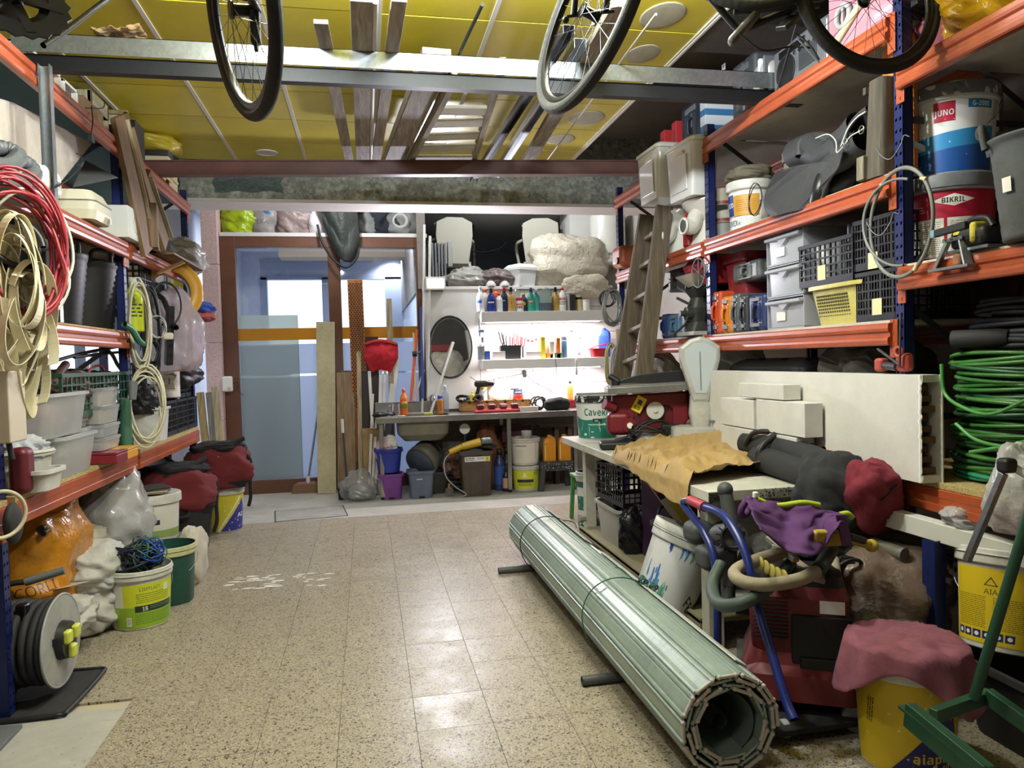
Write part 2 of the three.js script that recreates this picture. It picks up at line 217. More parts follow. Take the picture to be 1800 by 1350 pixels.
// walls
struct('wall_right',[span(3.28,3.5,-.02,3.62,-13.4,2.5)],mat('#c4bfb6',.8,{map:tPlaster,metric:1.2}));
struct('wall_rear',[span(-2.7,3.5,-.02,3.62,2.3,2.5)],mat('#5a554e',.8,{map:tGrime,metric:1.2}));
{const w=[span(-2.7,-2.5,-.02,.95,-13.4,2.5),span(-2.7,-2.5,2.75,3.62,-13.4,2.5),span(-2.7,-2.5,.95,2.75,-3.6,2.5),span(-2.7,-2.5,.95,2.75,-5.75,-5.6),span(-2.7,-2.5,.95,2.75,-13.4,-9.3)];struct('wall_left',w,mat('#cfcac2',.8,{map:tPlaster,metric:1.2}))}
const mFrame=mat('#6a6f78',.4,{metal:.5}),mPane=mat('#eef3f6',.03,{trans:1});
let winNo=0;
function windowX(z0,z1,y0,y1,x){const w=new THREE.Group();w.name='window_' + ++winNo;w.userData.kind='structure';scene.add(w);part(w,'window_frame',[span(x-.03,x+.03,y0,y0+.05,z0,z1),span(x-.03,x+.03,y1-.05,y1,z0,z1),span(x-.03,x+.03,y0,y1,z0,z0+.05),span(x-.03,x+.03,y0,y1,z1-.05,z1)],mFrame);part(w,'pane',[span(x-.004,x+.004,y0+.05,y1-.05,z0+.05,z1-.05)],mPane)}
windowX(-5.6,-3.6,.95,2.75,-2.6);windowX(-7.5,-5.75,.95,2.75,-2.6);windowX(-9.3,-7.5,.95,2.75,-2.6);
// rough concrete beam across the room with its plastered soffit
{const mc=mat('#ffffff',.95,{map:tConcrete,metric:1.1,bump:tConcreteBump,bs:.008});const h=new THREE.Group();h.name='concrete_lintel';h.userData.kind='structure';scene.add(h);
part(h,'beam',[span(-2.5,3.28,2.965,3.62,-7.45,-7.08)],mc);part(h,'soffit',[span(-2.5,3.28,2.935,2.966,-7.46,-7.07,.004)],mat('#d5cec8',.7,{map:tPlaster,metric:.9}));
const g=grid((u,v)=>{const a=onZ(376+120*u+3*Math.sin(v*9),303+34*v+2*Math.sin(u*14),-7.078);return[a.x,a.y,-7.074]},12,6,.006);part(h,'old_plaster',[g],mat('#9db0b8',.9,{map:tConcrete,bump:tConcreteBump,bs:.005}))}
// back wall: white tiled half wall behind the bench, dark loft above it
const WB=-8.45;
{const w=new THREE.Group();w.name='wall_back';w.userData.kind='structure';scene.add(w);
part(w,'masonry',[span(.7,3.28,-.02,2.27,WB-.2,WB-.012)],mat('#6c6259',.8,{map:tGrime,metric:1}));
part(w,'wall_cap',[span(.66,2.9,2.262,2.3,WB-.2,WB+.02,.006)],mat('#e4e2de',.5));
part(w,'panel',[span(.665,1.285,.9,2.262,WB-.012,WB+.004,.003)],mat('#e4e3df',.4));
const mt=mat('#e9e6e2',.25),tw=.62,th=.3;for(let i=0;i<4;i++)for(let j=0;j<5;j++)part(w,'wall_tile',[span(1.29+i*tw,1.29 +(i+1)*tw-.004,.86+j*th,.86 +(j+1)*th-.004 -(j===4?.1:0),WB-.012,WB+.001,.002)],mt);
part(w,'painted_dado',[span(.7,3.28,0,.86,WB-.012,WB)],mat('#7d7468',.8,{map:tGrime,metric:1}))}
struct('loft_floor',[span(.7,3.28,2.2,2.262,-13.4,WB-.19)],mRaw);
struct('wall_loft',[span(.7,3.28,2.262,3.62,-13.4,-13.25)],mLoftWall);
{const t=[];for(const px of[832,925,985]){const p=onZ(px,400,-10.19);t.push(span(p.x-.015,p.x+.015,2.3,3.6,-10.2,-10.17))}t.push(span(.9,3.2,2.66,2.7,-10.2,-10.16));struct('trim_2',t,mat('#4b4743',.7));struct('trim_3',[span(.9,2.6,2.262,2.62,-10.2,-10.15)],mat('#6b625a',.8))}
struct('wall_pier',[span(2.56,3.28,2.262,3.62,-9.5,-9.03)],mWallWhite);
struct('wall_over_door',[span(-1.56,.74,2.9,3.62,-9.45,-9.3)],mLoftWall);struct('loft_side',[span(.62,.72,2.3,3.62,-13.3,-8.7)],mLoftWall);
// glazed entrance: brown frame, two tall panes, orange film band; granite pillar at its left
const ZD=-8.78;
{const d=new THREE.Group();d.name='door_1';d.userData.kind='structure';scene.add(d);const mb=painted('#6b432f',.4);
part(d,'ledge',[span(-1.56,.74,2.9,2.945,-9.3,ZD+.06,.004)],mat('#c9c3c0',.6));
part(d,'door_frame',[span(-1.56,-1.4,0,2.9,ZD-.05,ZD+.05,.004),span(.6,.7,0,2.9,ZD-.05,ZD+.05,.004),span(-1.4,.6,2.78,2.9,ZD-.05,ZD+.05,.004),span(-1.4,.6,0,.15,ZD-.05,ZD+.05,.004),span(-.4,-.26,.15,2.78,ZD-.045,ZD+.045,.004)],mb);
part(d,'pane',[span(-1.4,-.4,.15,2.78,ZD-.005,ZD+.005)],mPane);part(d,'pane',[span(-.26,.6,.15,2.78,ZD-.005,ZD+.005)],mPane);
const ff=mat('#dfe3ee',.95,{trans:.85}),yf=onZ(450,606,ZD).y,yl=onZ(450,661,ZD).y;for(const[xa,xb]of[[-1.398,-.402],[-.258,.598]])part(d,'frosted_film',[span(xa,xb,.152,yl-.012,ZD+.006,ZD+.008),span(xa,xb,yl+.012,yf,ZD+.006,ZD+.008)],ff);
const mf=mat('#d0921f',.5,{trans:.3}),y1=onZ(450,578,ZD).y,y0=onZ(450,599,ZD).y;part(d,'film_band',[span(-1.4,-.4,y0,y1,ZD+.024,ZD+.027)],mf);part(d,'film_band',[span(-.26,.6,y0,y1,ZD+.006,ZD+.009)],mf)}
{const p=new THREE.Group();p.name='wall_pillar';p.userData.kind='structure';scene.add(p);const mg=mat('#eadcda',.5,{map:tGranite,metric:.4});for(let k=0;k<4;k++)part(p,'granite_slab',[span(-1.73,-1.565,k*.86,k*.86+.856,-8.95,-8.62,.003)],mg);part(p,'granite_slab',[span(-1.73,-1.565,3.44,3.62,-8.95,-8.62)],mg)}
// lobby beyond the glass
{const lob=mat('#c9cfde',.7,{map:tPlaster,metric:1.5}),ZL=-12.75,ex=(px)=>onZ(px,540,ZL).x,X=[[ex(471),ex(567)],[ex(581),ex(678)],[ex(721),ex(790)]],x0=-1.95,x1=X[2][1];
struct('wall_lobby',[span(-2.5,X[0][0]- .1,-.02,3.62,ZL-.2,ZL),span(X[0][0]- .1,x1,3.2,3.62,ZL-.2,ZL),span(X[0][0]- .1,x1,-.02,.9,ZL-.2,ZL),span(x1,3.28,-.02,3.62,ZL-.2,ZL)],lob);
struct('wall_lobby_side',[span(.64,.72,-.02,3.62,ZL,-8.85)],lob);struct('wall_lobby_left',[span(x0-.25,x0,-.02,3.62,ZL,-8.95)],lob);
struct('ceiling_lobby',[span(-2.5,3.28,3.32,3.37,ZL,-8.85)],mat('#dfe2ea',.7));struct('bulkhead',[span(-1.2,.72,3.02,3.32,-11.6,-11.2)],mat('#a8937c',.7));
const w=new THREE.Group();w.name='window_' + ++winNo;w.userData.kind='structure';scene.add(w);
const fr=[span(X[0][0]- .1,x1,2.86,2.92,ZL-.1,ZL+.03),span(X[0][0]- .1,x1,3.16,3.2,ZL-.1,ZL+.03),span(X[0][0]- .1,x1,.9,1.0,ZL-.1,ZL+.03)],mul=[X[0][0]- .1,X[0][0],X[0][1],X[1][0],X[1][1],X[2][0]];for(let k=0;k<6;k +=2)fr.push(span(mul[k],mul[k+1],.9,2.9,ZL-.1,ZL+.03));
part(w,'window_frame',fr,mat('#8d95a8',.4));part(w,'shutter_box',[span(X[0][0]- .1,x1,2.92,3.16,ZL-.1,ZL+.01)],mat('#9aa3b6',.5));
for(const[a,b]of X)part(w,'pane',[span(a,b,1.0,2.86,ZL-.05,ZL-.042)],mPane);
areaLight(-.4,3.3,-9.6,1.6,.5,0xeef2ff,50,-.4,0,-9.6);
for(const[px,py,lit,lab]of[[690,439,1,'lit round downlight in the lobby ceiling, the left one of the pair by the bulkhead'],[711,433,1,'lit round downlight in the lobby ceiling, right one of the pair'],[540,432,0,'small unlit round downlight over the left glass pane in the lobby']]){const p=onY(px,py,3.32),l=thing('ceiling_light',lab,'light',[p.x,3.32,p.z]);part(l,'trim',[cyl(.1,.1,.012,0,-.006)],M.white);part(l,'lens',[cyl(.075,.075,.01,0,-.012)],lit?mat('#fffaf0',.5,{glow:3}):M.paleGrey);if(lit){const s=new THREE.SpotLight(0xf2f4ff,14,6,1.1,.6);s.position.set(p.x,3.29,p.z);s.target.position.set(p.x,0,p.z);scene.add(s,s.target)}}
}
// the street side: pavement and the house across it
struct('ground_outside',[span(-16,12,-.6,-.05,-24,4)],mat('#b5b2ab',.9));
{const f=new THREE.Group();f.name='facade_across';f.userData.kind='structure';scene.add(f);part(f,'facade_wall',[span(-9.4,-9,-.1,7,-22,3)],mat('#dcd3d6',.85,{map:tPlaster,metric:2}));for(let i=0;i<6;i++)for(let j=0;j<3;j++)part(f,'cladding_slab',[span(-9.0,-8.97,2.4+i*.4,2.79+i*.4,-12.6-j*1.2,-13.78-j*1.2,.004)],mat('#cdb3ac',.7));part(f,'shop_band',[span(-9.0,-8.9,1.0,2.3,-17.5,-12.2)],mat('#8f9fd6',.6))}
{const s=thing('shop_sign','grey arched sign with green number 10 and pink panels seen through left window','sign',[-3.05,.95,-4.2],PI/2);s.position.copy(onX(170,668,-3.1));const A=[[-.17,0],[-.17,.16],...Array.from({length:13},(_,i)=>[-.17*Math.cos(i/12*PI),.16+.17*Math.sin(i/12*PI)]),[.17,0]];
part(s,'arch_panel',[ext(A,.02).translate(0,0,0)],mat('#8b8d96',.6));part(s,'number',[move(new THREE.PlaneGeometry(.16,.13),.0,.1,.012)],print(128,104,(g,w,h)=>{g.fillStyle='#8b8d96';g.fillRect(0,0,w,h);txt(g,'10',64,54,84,'#38d86a','monospace','center')}));
part(s,'pink_panel',[span(.24,.4,.0,.42,-.01,.01,.004)],mat('#e0508c',.6));part(s,'pink_panel',[span(-.5,-.24,.02,.2,-.01,.01,.004)],mat('#e6a8b0',.6));part(s,'stand',[span(-.5,.4,-1.42,.0,-.02,.01)],mat('#e8e6ee',.6))}
// ---------- pallet-style shelving along both walls ----------
const XL=-1.5,XR=2.3,ZP=[-2.86,-4.70,-6.52],ZQ=[-3.41,-5.15,-6.95];
const postGeo=(h,w=.058,d=.05)=>{const holes=[];for(let y=.05;y<h-.04;y +=.05)for(const s of[-1,1])holes.push([[s*.013-.0055,y-.009],[s*.013+.0055,y-.005],[s*.013+.0055,y+.009],[s*.013-.0055,y+.005]]);
return[ext([[-w/2,0],[w/2,0],[w/2,h],[-w/2,h]],.003,{holes}).translate(0,0,-.0015),span(-w/2,-w/2+.003,0,h,-d,0),span(w/2-.003,w/2,0,h,-d,0),span(-w/2,-w/2+.016,0,h,-d,-d+.003),span(w/2-.016,w/2,0,h,-d,-d+.003)]};
const beamProf=[[0,0],[.028,0],[.034,.006],[.036,.022],[.034,.034],[.022,.041],[.022,.056],[.032,.064],[.034,.076],[.032,.094],[.026,.1],[0,.1]];
const flatProf=[[0,0],[.03,0],[.034,.004],[.034,.034],[.032,.037],[.032,.062],[.034,.066],[.034,.096],[.03,.1],[0,.1]];
function rack(name,label,xf,side,posts,levels,depth,h,boardMats){// side: +1 when the front looks towards -x
const r=thing(name,label,'shelving',[xf,0,0]),pg=join(postGeo(h)),s=-side,xb=-s*depth;
for(const z of posts)for(const b of[0,1]){const f=part(r,'post',[move(pg.clone(),b?xb:0,0,z,0,(b?-1:1)*s*PI/2,0)],M.blue);f.castShadow=true}
for(const z of posts){part(r,'brace',[...[.5,1.15,1.8,2.45].flatMap((y,i)=>[bar([-s*.03,y +(i % 2?.5:0),z],[xb+s*.03,y +(i % 2?0:.5),z],.004,.028),bar([-s*.03,y,z],[xb+s*.03,y,z],.004,.028)])],M.iron);part(r,'foot_plate',[span(-.045,.045,0,.004,z-.06,z+.06)],M.iron)}
levels.forEach((lv)=>{for(const[a,b]of lv.bays){const L=Math.abs(b-a)- .06,zc=(a+b)/ 2,y=lv.y-.1;
for(const back of[0,1]){const g=ext(lv.flat?flatProf:beamProf,L).translate(0,y,0);if(s<0)g.rotateY(PI);g.translate((back?xb:s*.003),0,zc);const bm=part(r,'beam',[g],M.orange);
if(!back)for(const e of[-1,1]){const z=zc+e*(L/2+.004);part(bm,'end_plate',[span(s*.004,s*.012,y-.055,y+.115,z-.024,z+.024,.002),...[-.04,.0,.05,.1].map((k)=>span(s*.008,s*.0145,y+k,y+k+.012,z-.004,z+.004))],M.orange)}}
part(r,'shelf_board',[span(lv.flat?s*.032:-s*.002,xb,lv.y -(lv.flat?-.001:.004),lv.y +(lv.flat?.026:.014),zc-L/2+.005,zc+L/2-.005,.002)],lv.board)}});
return r;
}
const whiteBoard=mat('#cfc8ba',.6,{map:tGrime,metric:.9}),tealBoard=mat('#2f5a52',.6,{map:tGrime,metric:.9});
const YL={a:.90,b:1.68,c:2.26,d:2.88},YR={a:.88,b:1.57,c:2.22,d:2.90,f:1.805,g:2.665};
const bl=[[-1.62,ZQ[0]],[ZQ[0],ZQ[1]],[ZQ[1],ZQ[2]]],br=[[ZP[0],ZP[1]],[ZP[1],ZP[2]]],b3=[[-1.05,ZP[0]]];
rack('shelving_rack','blue and orange steel shelving rack along the left wall, windows behind',XL,-1,[-1.62,...ZQ],[{y:YL.a,bays:bl,board:M.chip,flat:1},{y:YL.b,bays:[bl[0],bl[1]],board:M.chip},{y:YL.c,bays:bl,board:M.chip},{y:YL.d,bays:bl,board:tealBoard}],.75,3.0);
rack('shelving_rack','blue and orange steel shelving rack along the right wall behind the white table',XR,1,[-1.05,...ZP],[{y:YR.a,bays:[...br,...b3],board:M.chip,flat:1},{y:YR.b,bays:br,board:whiteBoard},{y:YR.c,bays:br,board:whiteBoard},{y:YR.d,bays:br,board:whiteBoard},{y:YR.f,bays:b3,board:whiteBoard},{y:YR.g,bays:b3,board:whiteBoard}],.8,3.0);
// ---------- beams laid across the racks and what is stored on them ----------
{const z=-3.93,b=thing('steel_beam','galvanised steel profile laid across both racks in front','beam',[.4,YL.d+.014,z]);
part(b,'upper_channel',[span(-2.0,2.15,.075,.165,0,.003),span(-2.0,2.15,.162,.165,-.06,.003)],M.galv);
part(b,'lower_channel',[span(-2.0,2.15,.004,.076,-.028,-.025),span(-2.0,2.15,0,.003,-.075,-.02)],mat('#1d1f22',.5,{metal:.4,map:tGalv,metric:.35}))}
{const s=thing('steel_stud','galvanised vertical stud standing at the front of the left rack','stud',onX(92,350,-1.43));const y0=1.68-s.position.y,y1=2.88-s.position.y;part(s,'web',[span(-.025,.025,y0,y1,-.002,0)],M.galv);part(s,'flange',[span(-.025,-.022,y0,y1,0,.035)],M.galv);part(s,'flange',[span(.022,.025,y0,y1,0,.035)],M.galv)}
{const b=thing('steel_beam','red-brown primed steel beam across the room in front of the concrete lintel','beam',[.42,2.885,-5.78],-.1);const m=painted('#6b4440',.5);part(b,'top_flange',[span(-2.15,2.15,.1,.11,-.045,.045,.002)],m);part(b,'web',[span(-2.15,2.15,.01,.1,-.004,.004)],m);part(b,'bottom_flange',[span(-2.15,2.15,0,.01,-.045,.045,.002)],m);part(b,'front_plate',[span(-2.15,2.15,.012,.1,.03,.034)],m)}
const YB=3.055,FAR=287;
const lum=mat('#9c948c',.8,{map:tConcrete,metric:.9});
function plank(label,n0,n1,f0,f1,th,m=lum,y=YB){// near and far edge given in the photograph, at the height of the beams
const a=onY(n0[0],n0[1],y),b=onY(n1[0],n1[1],y),c=onY(f0[0],f0[1],y),w=Math.abs(b.x-a.x),A=a.clone().add(b).multiplyScalar(.5),cc=onY(f1[0],f1[1],y),C=c.add(cc).multiplyScalar(.5);C.add(C.clone().sub(A).normalize().multiplyScalar(.18));
return solo('wooden_plank',label,'plank',[bar(A.setY(y+th/2),C.setY(y+th/2),w,th,V(0,1,0),.003)],m,'planks stored across the overhead beams');
}
const greyWood=woody('#b5a99c',.75),paleWood=woody('#cbb48c',.7);
plank('narrow short plank on the overhead beams, leftmost of the stored planks',[551,42],[577,42],[607,FAR],[622,FAR],.022,greyWood);
plank('broad dark plank on the overhead beams, second from the left',[615,3],[656,3],[625,FAR],[650,FAR],.035,greyWood);
plank('narrow plank on the overhead beams just right of the white strip',[688,3],[716,3],[653,FAR],[668,FAR],.03,greyWood);
plank('thick board on the overhead beams with pale sawn end, left of the slatted ladder',[743,110],[794,114],[678,FAR],[706,FAR],.085,greyWood);
plank('long wide grey plank on the overhead beams behind right bicycle wheel',[1075,12],[1112,12],[910,296],[934,296],.04,greyWood);
const strip=(name,label,cat,n,f,r,m,y=YB,k=.2,hollow)=>{const a=onY(n[0],n[1],y+r),b=onY(f[0],f[1],y+r);b.add(b.clone().sub(a).normalize().multiplyScalar(k));return solo(name,label,cat,hollow?[bar(a.clone().add(V(0,r,0)),b.clone().add(V(0,r,0)),2.6*r,.002),bar(a.clone().add(V(-1.3*r,0,0)),b.clone().add(V(-1.3*r,0,0)),.002,2*r),bar(a.clone().add(V(1.3*r,0,0)),b.clone().add(V(1.3*r,0,0)),.002,2*r)]:[rod(a,b,r)],m,'planks stored across the overhead beams')};
strip('plastic_strip','slim white plastic strip between two planks on the overhead beams','strip',[660,2],[652,FAR],.014,M.white);
strip('metal_rod','thin black rod on the overhead beams pointing up beside ladder','rod',[848,8],[716,287],.009,M.dark,YB+.02,.1);
strip('metal_profile','dark metal profile on the overhead beams, left of the shiny one','profile',[1000,52],[838,308],.022,M.iron,YB,.2,1);
strip('metal_profile','shiny silver metal profile on the overhead beams left of the long plank','profile',[1020,76],[872,306],.024,M.galv,YB,.2,1);
strip('plastic_strip','thin white strip on the overhead beams right of the long grey plank','strip',[1153,25],[960,284],.006,M.white,YB,.1);
{const y=YB-.02,a0=onY(884,112,y),c0=onY(830,FAR,y),l=thing('slatted_ladder','weathered grey wooden ladder with broad slats lying across the overhead beams','ladder',[0,0,0]),a1=onY(772,186,y),c1=onY(718,FAR,y),dirL=c1.clone().sub(a1),m=woody('#b9ad98',.85,{}),ms=mat('#dedacd',.85,{map:tGrime,metric:.5});
const L=(t)=>a1.clone().addScaledVector(dirL,t),Rr=(t)=>a0.clone().lerp(c0,t);
part(l,'rail',[bar(L(-.35),L(1.15),.035,.07)],m);part(l,'rail',[bar(Rr(0),Rr(1.15),.035,.07)],m);
for(const py of[192,212,235,256,276,293]){const t0=(py-186)/(FAR-186),p=L(t0),q=onY(884 -(py-112)*54/175,py+2,y);part(l,'slat',[bar(p,q,.13,.022)],ms)}}
// ---------- builders for the kinds of things that come more than once ----------
const face=(p)=>Math.atan2(EYE.x -(p.x??p[0]),EYE.z -(p.z??p[2]));
const rrect=(w,d,r,n=4)=>{const P=[],q=Math.min(r,w/2-1e-4,d/2-1e-4);for(const[sx,sz,a0]of[[1,1,0],[-1,1,PI/2],[-1,-1,PI],[1,-1,1.5*PI]])for(let i=0;i<=n;i++){const a=a0+i/n*PI/2;P.push([sx*(w/2-q)+ q*Math.cos(a),sz*(d/2-q)+ q*Math.sin(a)])}return P};
function loft(rings,caps=[1,1]){// rounded-rectangle rings [w, d, r, y, dx, dz] joined bottom to top, creased between them
const P=[],N=20,R=rings.map(([w,d,r,y,dx=0,dz=0])=>rrect(w,d,r).map(([x,z])=>V(x+dx,y,z+dz)));
const tri=(a,b,c)=>P.push(a.x,a.y,a.z,b.x,b.y,b.z,c.x,c.y,c.z);
for(let k=0;k+1<R.length;k++)for(let i=0;i<N;i++){const j=(i+1)% N;tri(R[k][i],R[k+1][i],R[k][j]);tri(R[k][j],R[k+1][i],R[k+1][j])}
const cap=(r,up)=>{const c=V(0,0,0);r.forEach((p)=>c.add(p));c.divideScalar(N);for(let i=0;i<N;i++){const j=(i+1)% N;up?tri(c,r[j],r[i]):tri(c,r[i],r[j])}};
if(caps[0])cap(R[0],false);if(caps[1])cap(R.at(-1),true);
const g=new THREE.BufferGeometry();g.setAttribute('position',new THREE.Float32BufferAttribute(P,3));g.computeVertexNormals();
// smooth round the corners, sharp along the rings
const n=g.attributes.normal,p=g.attributes.position,seg=(R.length-1)*N*6,map=new Map();
for(let i=0;i<seg;i++){const k=Math.floor(i /(N*6))+ '|' +[p.getX(i),p.getY(i),p.getZ(i)].map((v)=>v.toFixed(4)).join();const e=map.get(k)??map.set(k,V(0,0,0)).get(k);e.add(V(n.getX(i),n.getY(i),n.getZ(i)))}
const q=Math.min(...rings.map((r)=>r[2]));if(q>.004)for(let i=0;i<seg;i++){const k=Math.floor(i /(N*6))+ '|' +[p.getX(i),p.getY(i),p.getZ(i)].map((v)=>v.toFixed(4)).join(),e=map.get(k).clone().normalize();n.setXYZ(i,e.x,e.y,e.z)}
return g;
}
const pan=(w0,d0,w1,d1,h,r,t)=>loft([[w0,d0,r,0],[w1,d1,r,h],[w1-2*t,d1-2*t,r-t/2,h],[w0-2*t,d0-2*t,r-t/2,t]]);
const lip=(w,d,r,y,h,e,t)=>loft([[w,d,r,y-h],[w+2*e,d+2*e,r+e,y-h],[w+2*e,d+2*e,r+e,y],[w-2*t,d-2*t,r,y],[w-2*t,d-2*t,r,y-h]],[0,0]);
// paint bucket: walls, rim, printed band, lid, wire handle
function bucket(label,p,o){
const{h=.36,rt=.155,rb=.135,col='#e6e4dd',print:lab,band=[.1,.86],rim=col,lid,handle=0,grip,name='paint_bucket',cat='bucket',group,ry,arc=2.6,dirt}=o;
const b=thing(name,label,cat,p,ry??face(p),group),t=.004,m=o.mat??dusty(col,.42),at=(k)=>rb +(rt-rb)*k;
part(b,'body',[turn([[0,.004],[rb-.008,.004],[rb-.004,0],[rb,.006],[rt,h],[rt-t,h],[rb-t,.01],[0,.01]],40)],m);
part(b,'rim',[turn([[at(.84)+ .001,h*.84],[rt+.006,h*.84],[rt+.008,h*.86],[rt+.008,h-.006],[rt+.004,h],[rt-t,h],[rt-t,h-.01]],40),turn([[at(.9),h*.93],[rt+.012,h*.93],[rt+.012,h*.945],[rt,h*.945]],40)],o.rimMat??dusty(rim,.45));
if(lab)part(b,'printed_band',[new THREE.CylinderGeometry(at(band[1])+ .0012,at(band[0])+ .0012,h*(band[1]- band[0]),40,1,true,-arc/2,arc).translate(0,h*(band[0]+ band[1])/ 2,0)],lab);
if(lid)part(b,'lid',[turn([[0,h+.004],[rt-.02,h+.004],[rt-.016,h+.012],[rt+.008,h+.012],[rt+.013,h+.006],[rt+.013,h-.045],[rt+.008,h-.045]],40)],o.lidMat??dusty(lid,.45));
if(handle !==null){const R=rt+.012,a=handle;const w=part(b,'handle',[tube(Array.from({length:15},(_,i)=>{const q=-PI/2+i/14*PI,y=Math.cos(q)*R*1.02;return[Math.sin(q)*R,h*.8+y*Math.sin(a),y*Math.cos(a)+ .004]}),.0022)],M.galv);if(grip)part(w,'grip',[cyl(.009,.009,.09,0,h*.8+R*1.02*Math.sin(a),R*1.02*Math.cos(a)+ .004,0,0,PI/2,10)],M.white)}
return b;
}
// lattice crate
function crate(label,p,w,h,d,col,o={}){
const c=thing(o.name??'plastic_crate',label,'crate',p,o.ry??0,o.group),m=o.mat??dusty(col,.45),t=.007,nx=o.nx??Math.round(w/.045),nz=o.nz??Math.round(d/.045),ny=o.ny??Math.max(3,Math.round(h/.05));
if(o.rx||o.rz)c.rotation.set(o.rx??0,o.ry??0,o.rz??0);
part(c,'base',[span(-w/2,w/2,0,.008,-d/2,d/2)],m);
part(c,'rim',[span(-w/2-.004,w/2+.004,h-.022,h,-d/2-.004,-d/2+t,.002),span(-w/2-.004,w/2+.004,h-.022,h,d/2-t,d/2+.004,.002),span(-w/2-.004,-w/2+t,h-.022,h,-d/2,d/2,.002),span(w/2-t,w/2+.004,h-.022,h,-d/2,d/2,.002)],m);
for(const e of[-1,1]){const A=[],B=[];for(let i=0;i<=nx;i++){const k=-w/2+.008+i*(w-.016)/ nx;A.push(box(i % 4?.0065:.016,h-.02,t,k,h/2,e*(d/2-t/2)))}for(let i=0;i<=nz;i++){const k=-d/2+.008+i*(d-.016)/ nz;B.push(box(t,h-.02,i % 4?.0065:.016,e*(w/2-t/2),h/2,k))}
for(let j=0;j<ny;j++){const y=.02+j*(h-.03)/ ny,q=j?.008:.03;A.push(box(w,q,t+.002,0,y,e*(d/2-t/2)));B.push(box(t+.002,q,d,e*(w/2-t/2),y,0))}
part(c,'side_wall',A,m);part(c,'side_wall',B,m)}
if(o.card)part(c,'tag',[box(.06,.07,.002,o.card[0]*w/2,o.card[1]*h,d/2+.002)],M.paper);if(o.cardX)part(c,'tag',[box(.002,.075,.065,-w/2-.002,o.cardX[1]*h,o.cardX[0]*d/2)],mat('#d9cfa0',.8));
return c;
}
// hard tool case standing on edge: w thick (z), h high, d deep (x); narrow face with handle looks to -x
function toolcase(label,p,w,h,d,col,o={}){
const c=thing(o.name??'tool_case',label,'case',p,o.ry??0,o.group),m=o.mat??dusty(col,.42);if(o.rot)c.rotation.set(...o.rot);
for(const e of[-1,1]){part(c,'shell',[soft(d,h,w/2-.002,0,h/2,e*(w/4+.001),Math.min(.03,w/5)),soft(d*.7,h*.6,.012,0,h/2,e*w/2,.005),...[.2,.4,.6,.8].map((k)=>box(.012,h*.5,.006,-d/2,h*.5,e*w*(.1+.18*k),.002))],m)}
part(c,'handle',[tube([[-d/2+.01,h*.32,0],[-d/2-.018,h*.36,0],[-d/2-.022,h*.5,0],[-d/2-.018,h*.64,0],[-d/2+.01,h*.68,0]],.009)],o.hm??m);
for(const k of[.16,.84])part(c,'latch',[box(.01,h*.1,w*.5,-d/2-.002,h*k,0,.003)],o.lm??M.grey);
return c;
}
// bottles and cans; kind gives the silhouette
function bottle(label,p,o){
const{kind='round',h=.24,r=.035,col='#ffffff',cap='#cc2222',lab,trans,ry,group}=o,b=thing(o.name??'bottle',label,o.cat??'bottle',p,ry??face(p),group);
const m=trans?mat(col,.12,{trans:.85,ior:1.3}):mat(col,.35),mc=mat(cap,.4),lr=r+.0008;let y0=.15,y1=.62;
if(kind==='spray'){part(b,'body',[turn([[0,0],[r*.95,0],[r,h*.03],[r,h*.55],[r*.75,h*.68],[r*.36,h*.78],[r*.36,h*.82],[0,h*.82]],24)],m);part(b,'trigger_head',[cyl(r*.45,r*.45,h*.07,0,h*.84,0),box(r*.7,h*.09,r*2.1,0,h*.92,r*.4,.004),box(r*.25,h*.13,r*.2,0,h*.84,r*1.0,.002,.5),cyl(r*.2,r*.25,h*.03,0,h*.92,r*1.5,PI/2)],mc);y1=.5}
else if(kind==='jug'){part(b,'body',[loft([[2*r,1.3*r,.02,0],[2*r,1.3*r,.02,h*.72],[1.5*r,1.0*r,.02,h*.86],[r*.5,r*.5,r*.25,h*.93]])],m);part(b,'cap',[cyl(r*.3,r*.3,h*.06,0,h*.96)],mc);part(b,'handle',[tube([[r*.95,h*.62,0],[r*.9,h*.82,0],[r*.45,h*.92,0],[r*.2,h*.93,0]],r*.13)],m);if(o.fill)part(b,'liquid',[loft([[1.94*r,1.22*r,.018,.003],[1.94*r,1.22*r,.018,h*o.fill]])],mat(o.fillCol??'#3c5a70',.2))}
else if(kind==='can'){part(b,'body',[turn([[0,0],[r,0],[r*1.03,.004],[r,.008],[r,h-.006],[r*1.03,h-.003],[r*.96,h],[0,h-.004]],28)],m);y0=.06;y1=.94}
else if(kind==='aerosol'){part(b,'body',[turn([[0,0],[r,0],[r,h*.78],[r*.9,h*.83],[0,h*.84]],24)],m);part(b,'cap',[turn([[r*.92,h*.8],[r*.92,h*.97],[r*.8,h],[0,h]],24)],mc);y0=.05;y1=.76}
else if(kind==='tub'){part(b,'body',[turn([[0,0],[r*.9,0],[r,.005],[r,h*.82],[0,h*.82]],24)],m);part(b,'cap',[cyl(r*1.04,r*1.04,h*.2,0,h*.9)],mc);y0=.08;y1=.76}
else{part(b,'body',[turn([[0,0],[r*.95,0],[r,h*.03],[r,h*.6],[r*.85,h*.7],[r*.4,h*.82],[r*.36,h*.9],[0,h*.9]],24)],m);part(b,'cap',[turn([[0,h*.86],[r*.45,h*.86],[r*.42,h*.94],[r*(kind==='nozzle'?.12:.4),h],[0,h]],18)],mc);y1=.58}
if(lab&&kind !=='jug')part(b,'printed_label',[new THREE.CylinderGeometry(lr,lr,h*(y1-y0),24,1,true,-1.3,2.6).translate(0,h*(y0+y1)/ 2,0)],lab);
if(lab&&kind==='jug')part(b,'printed_label',[box(1.3*r,h*.4,.001,0,h*.36,.65*r+.0008)],lab);
return b;
}
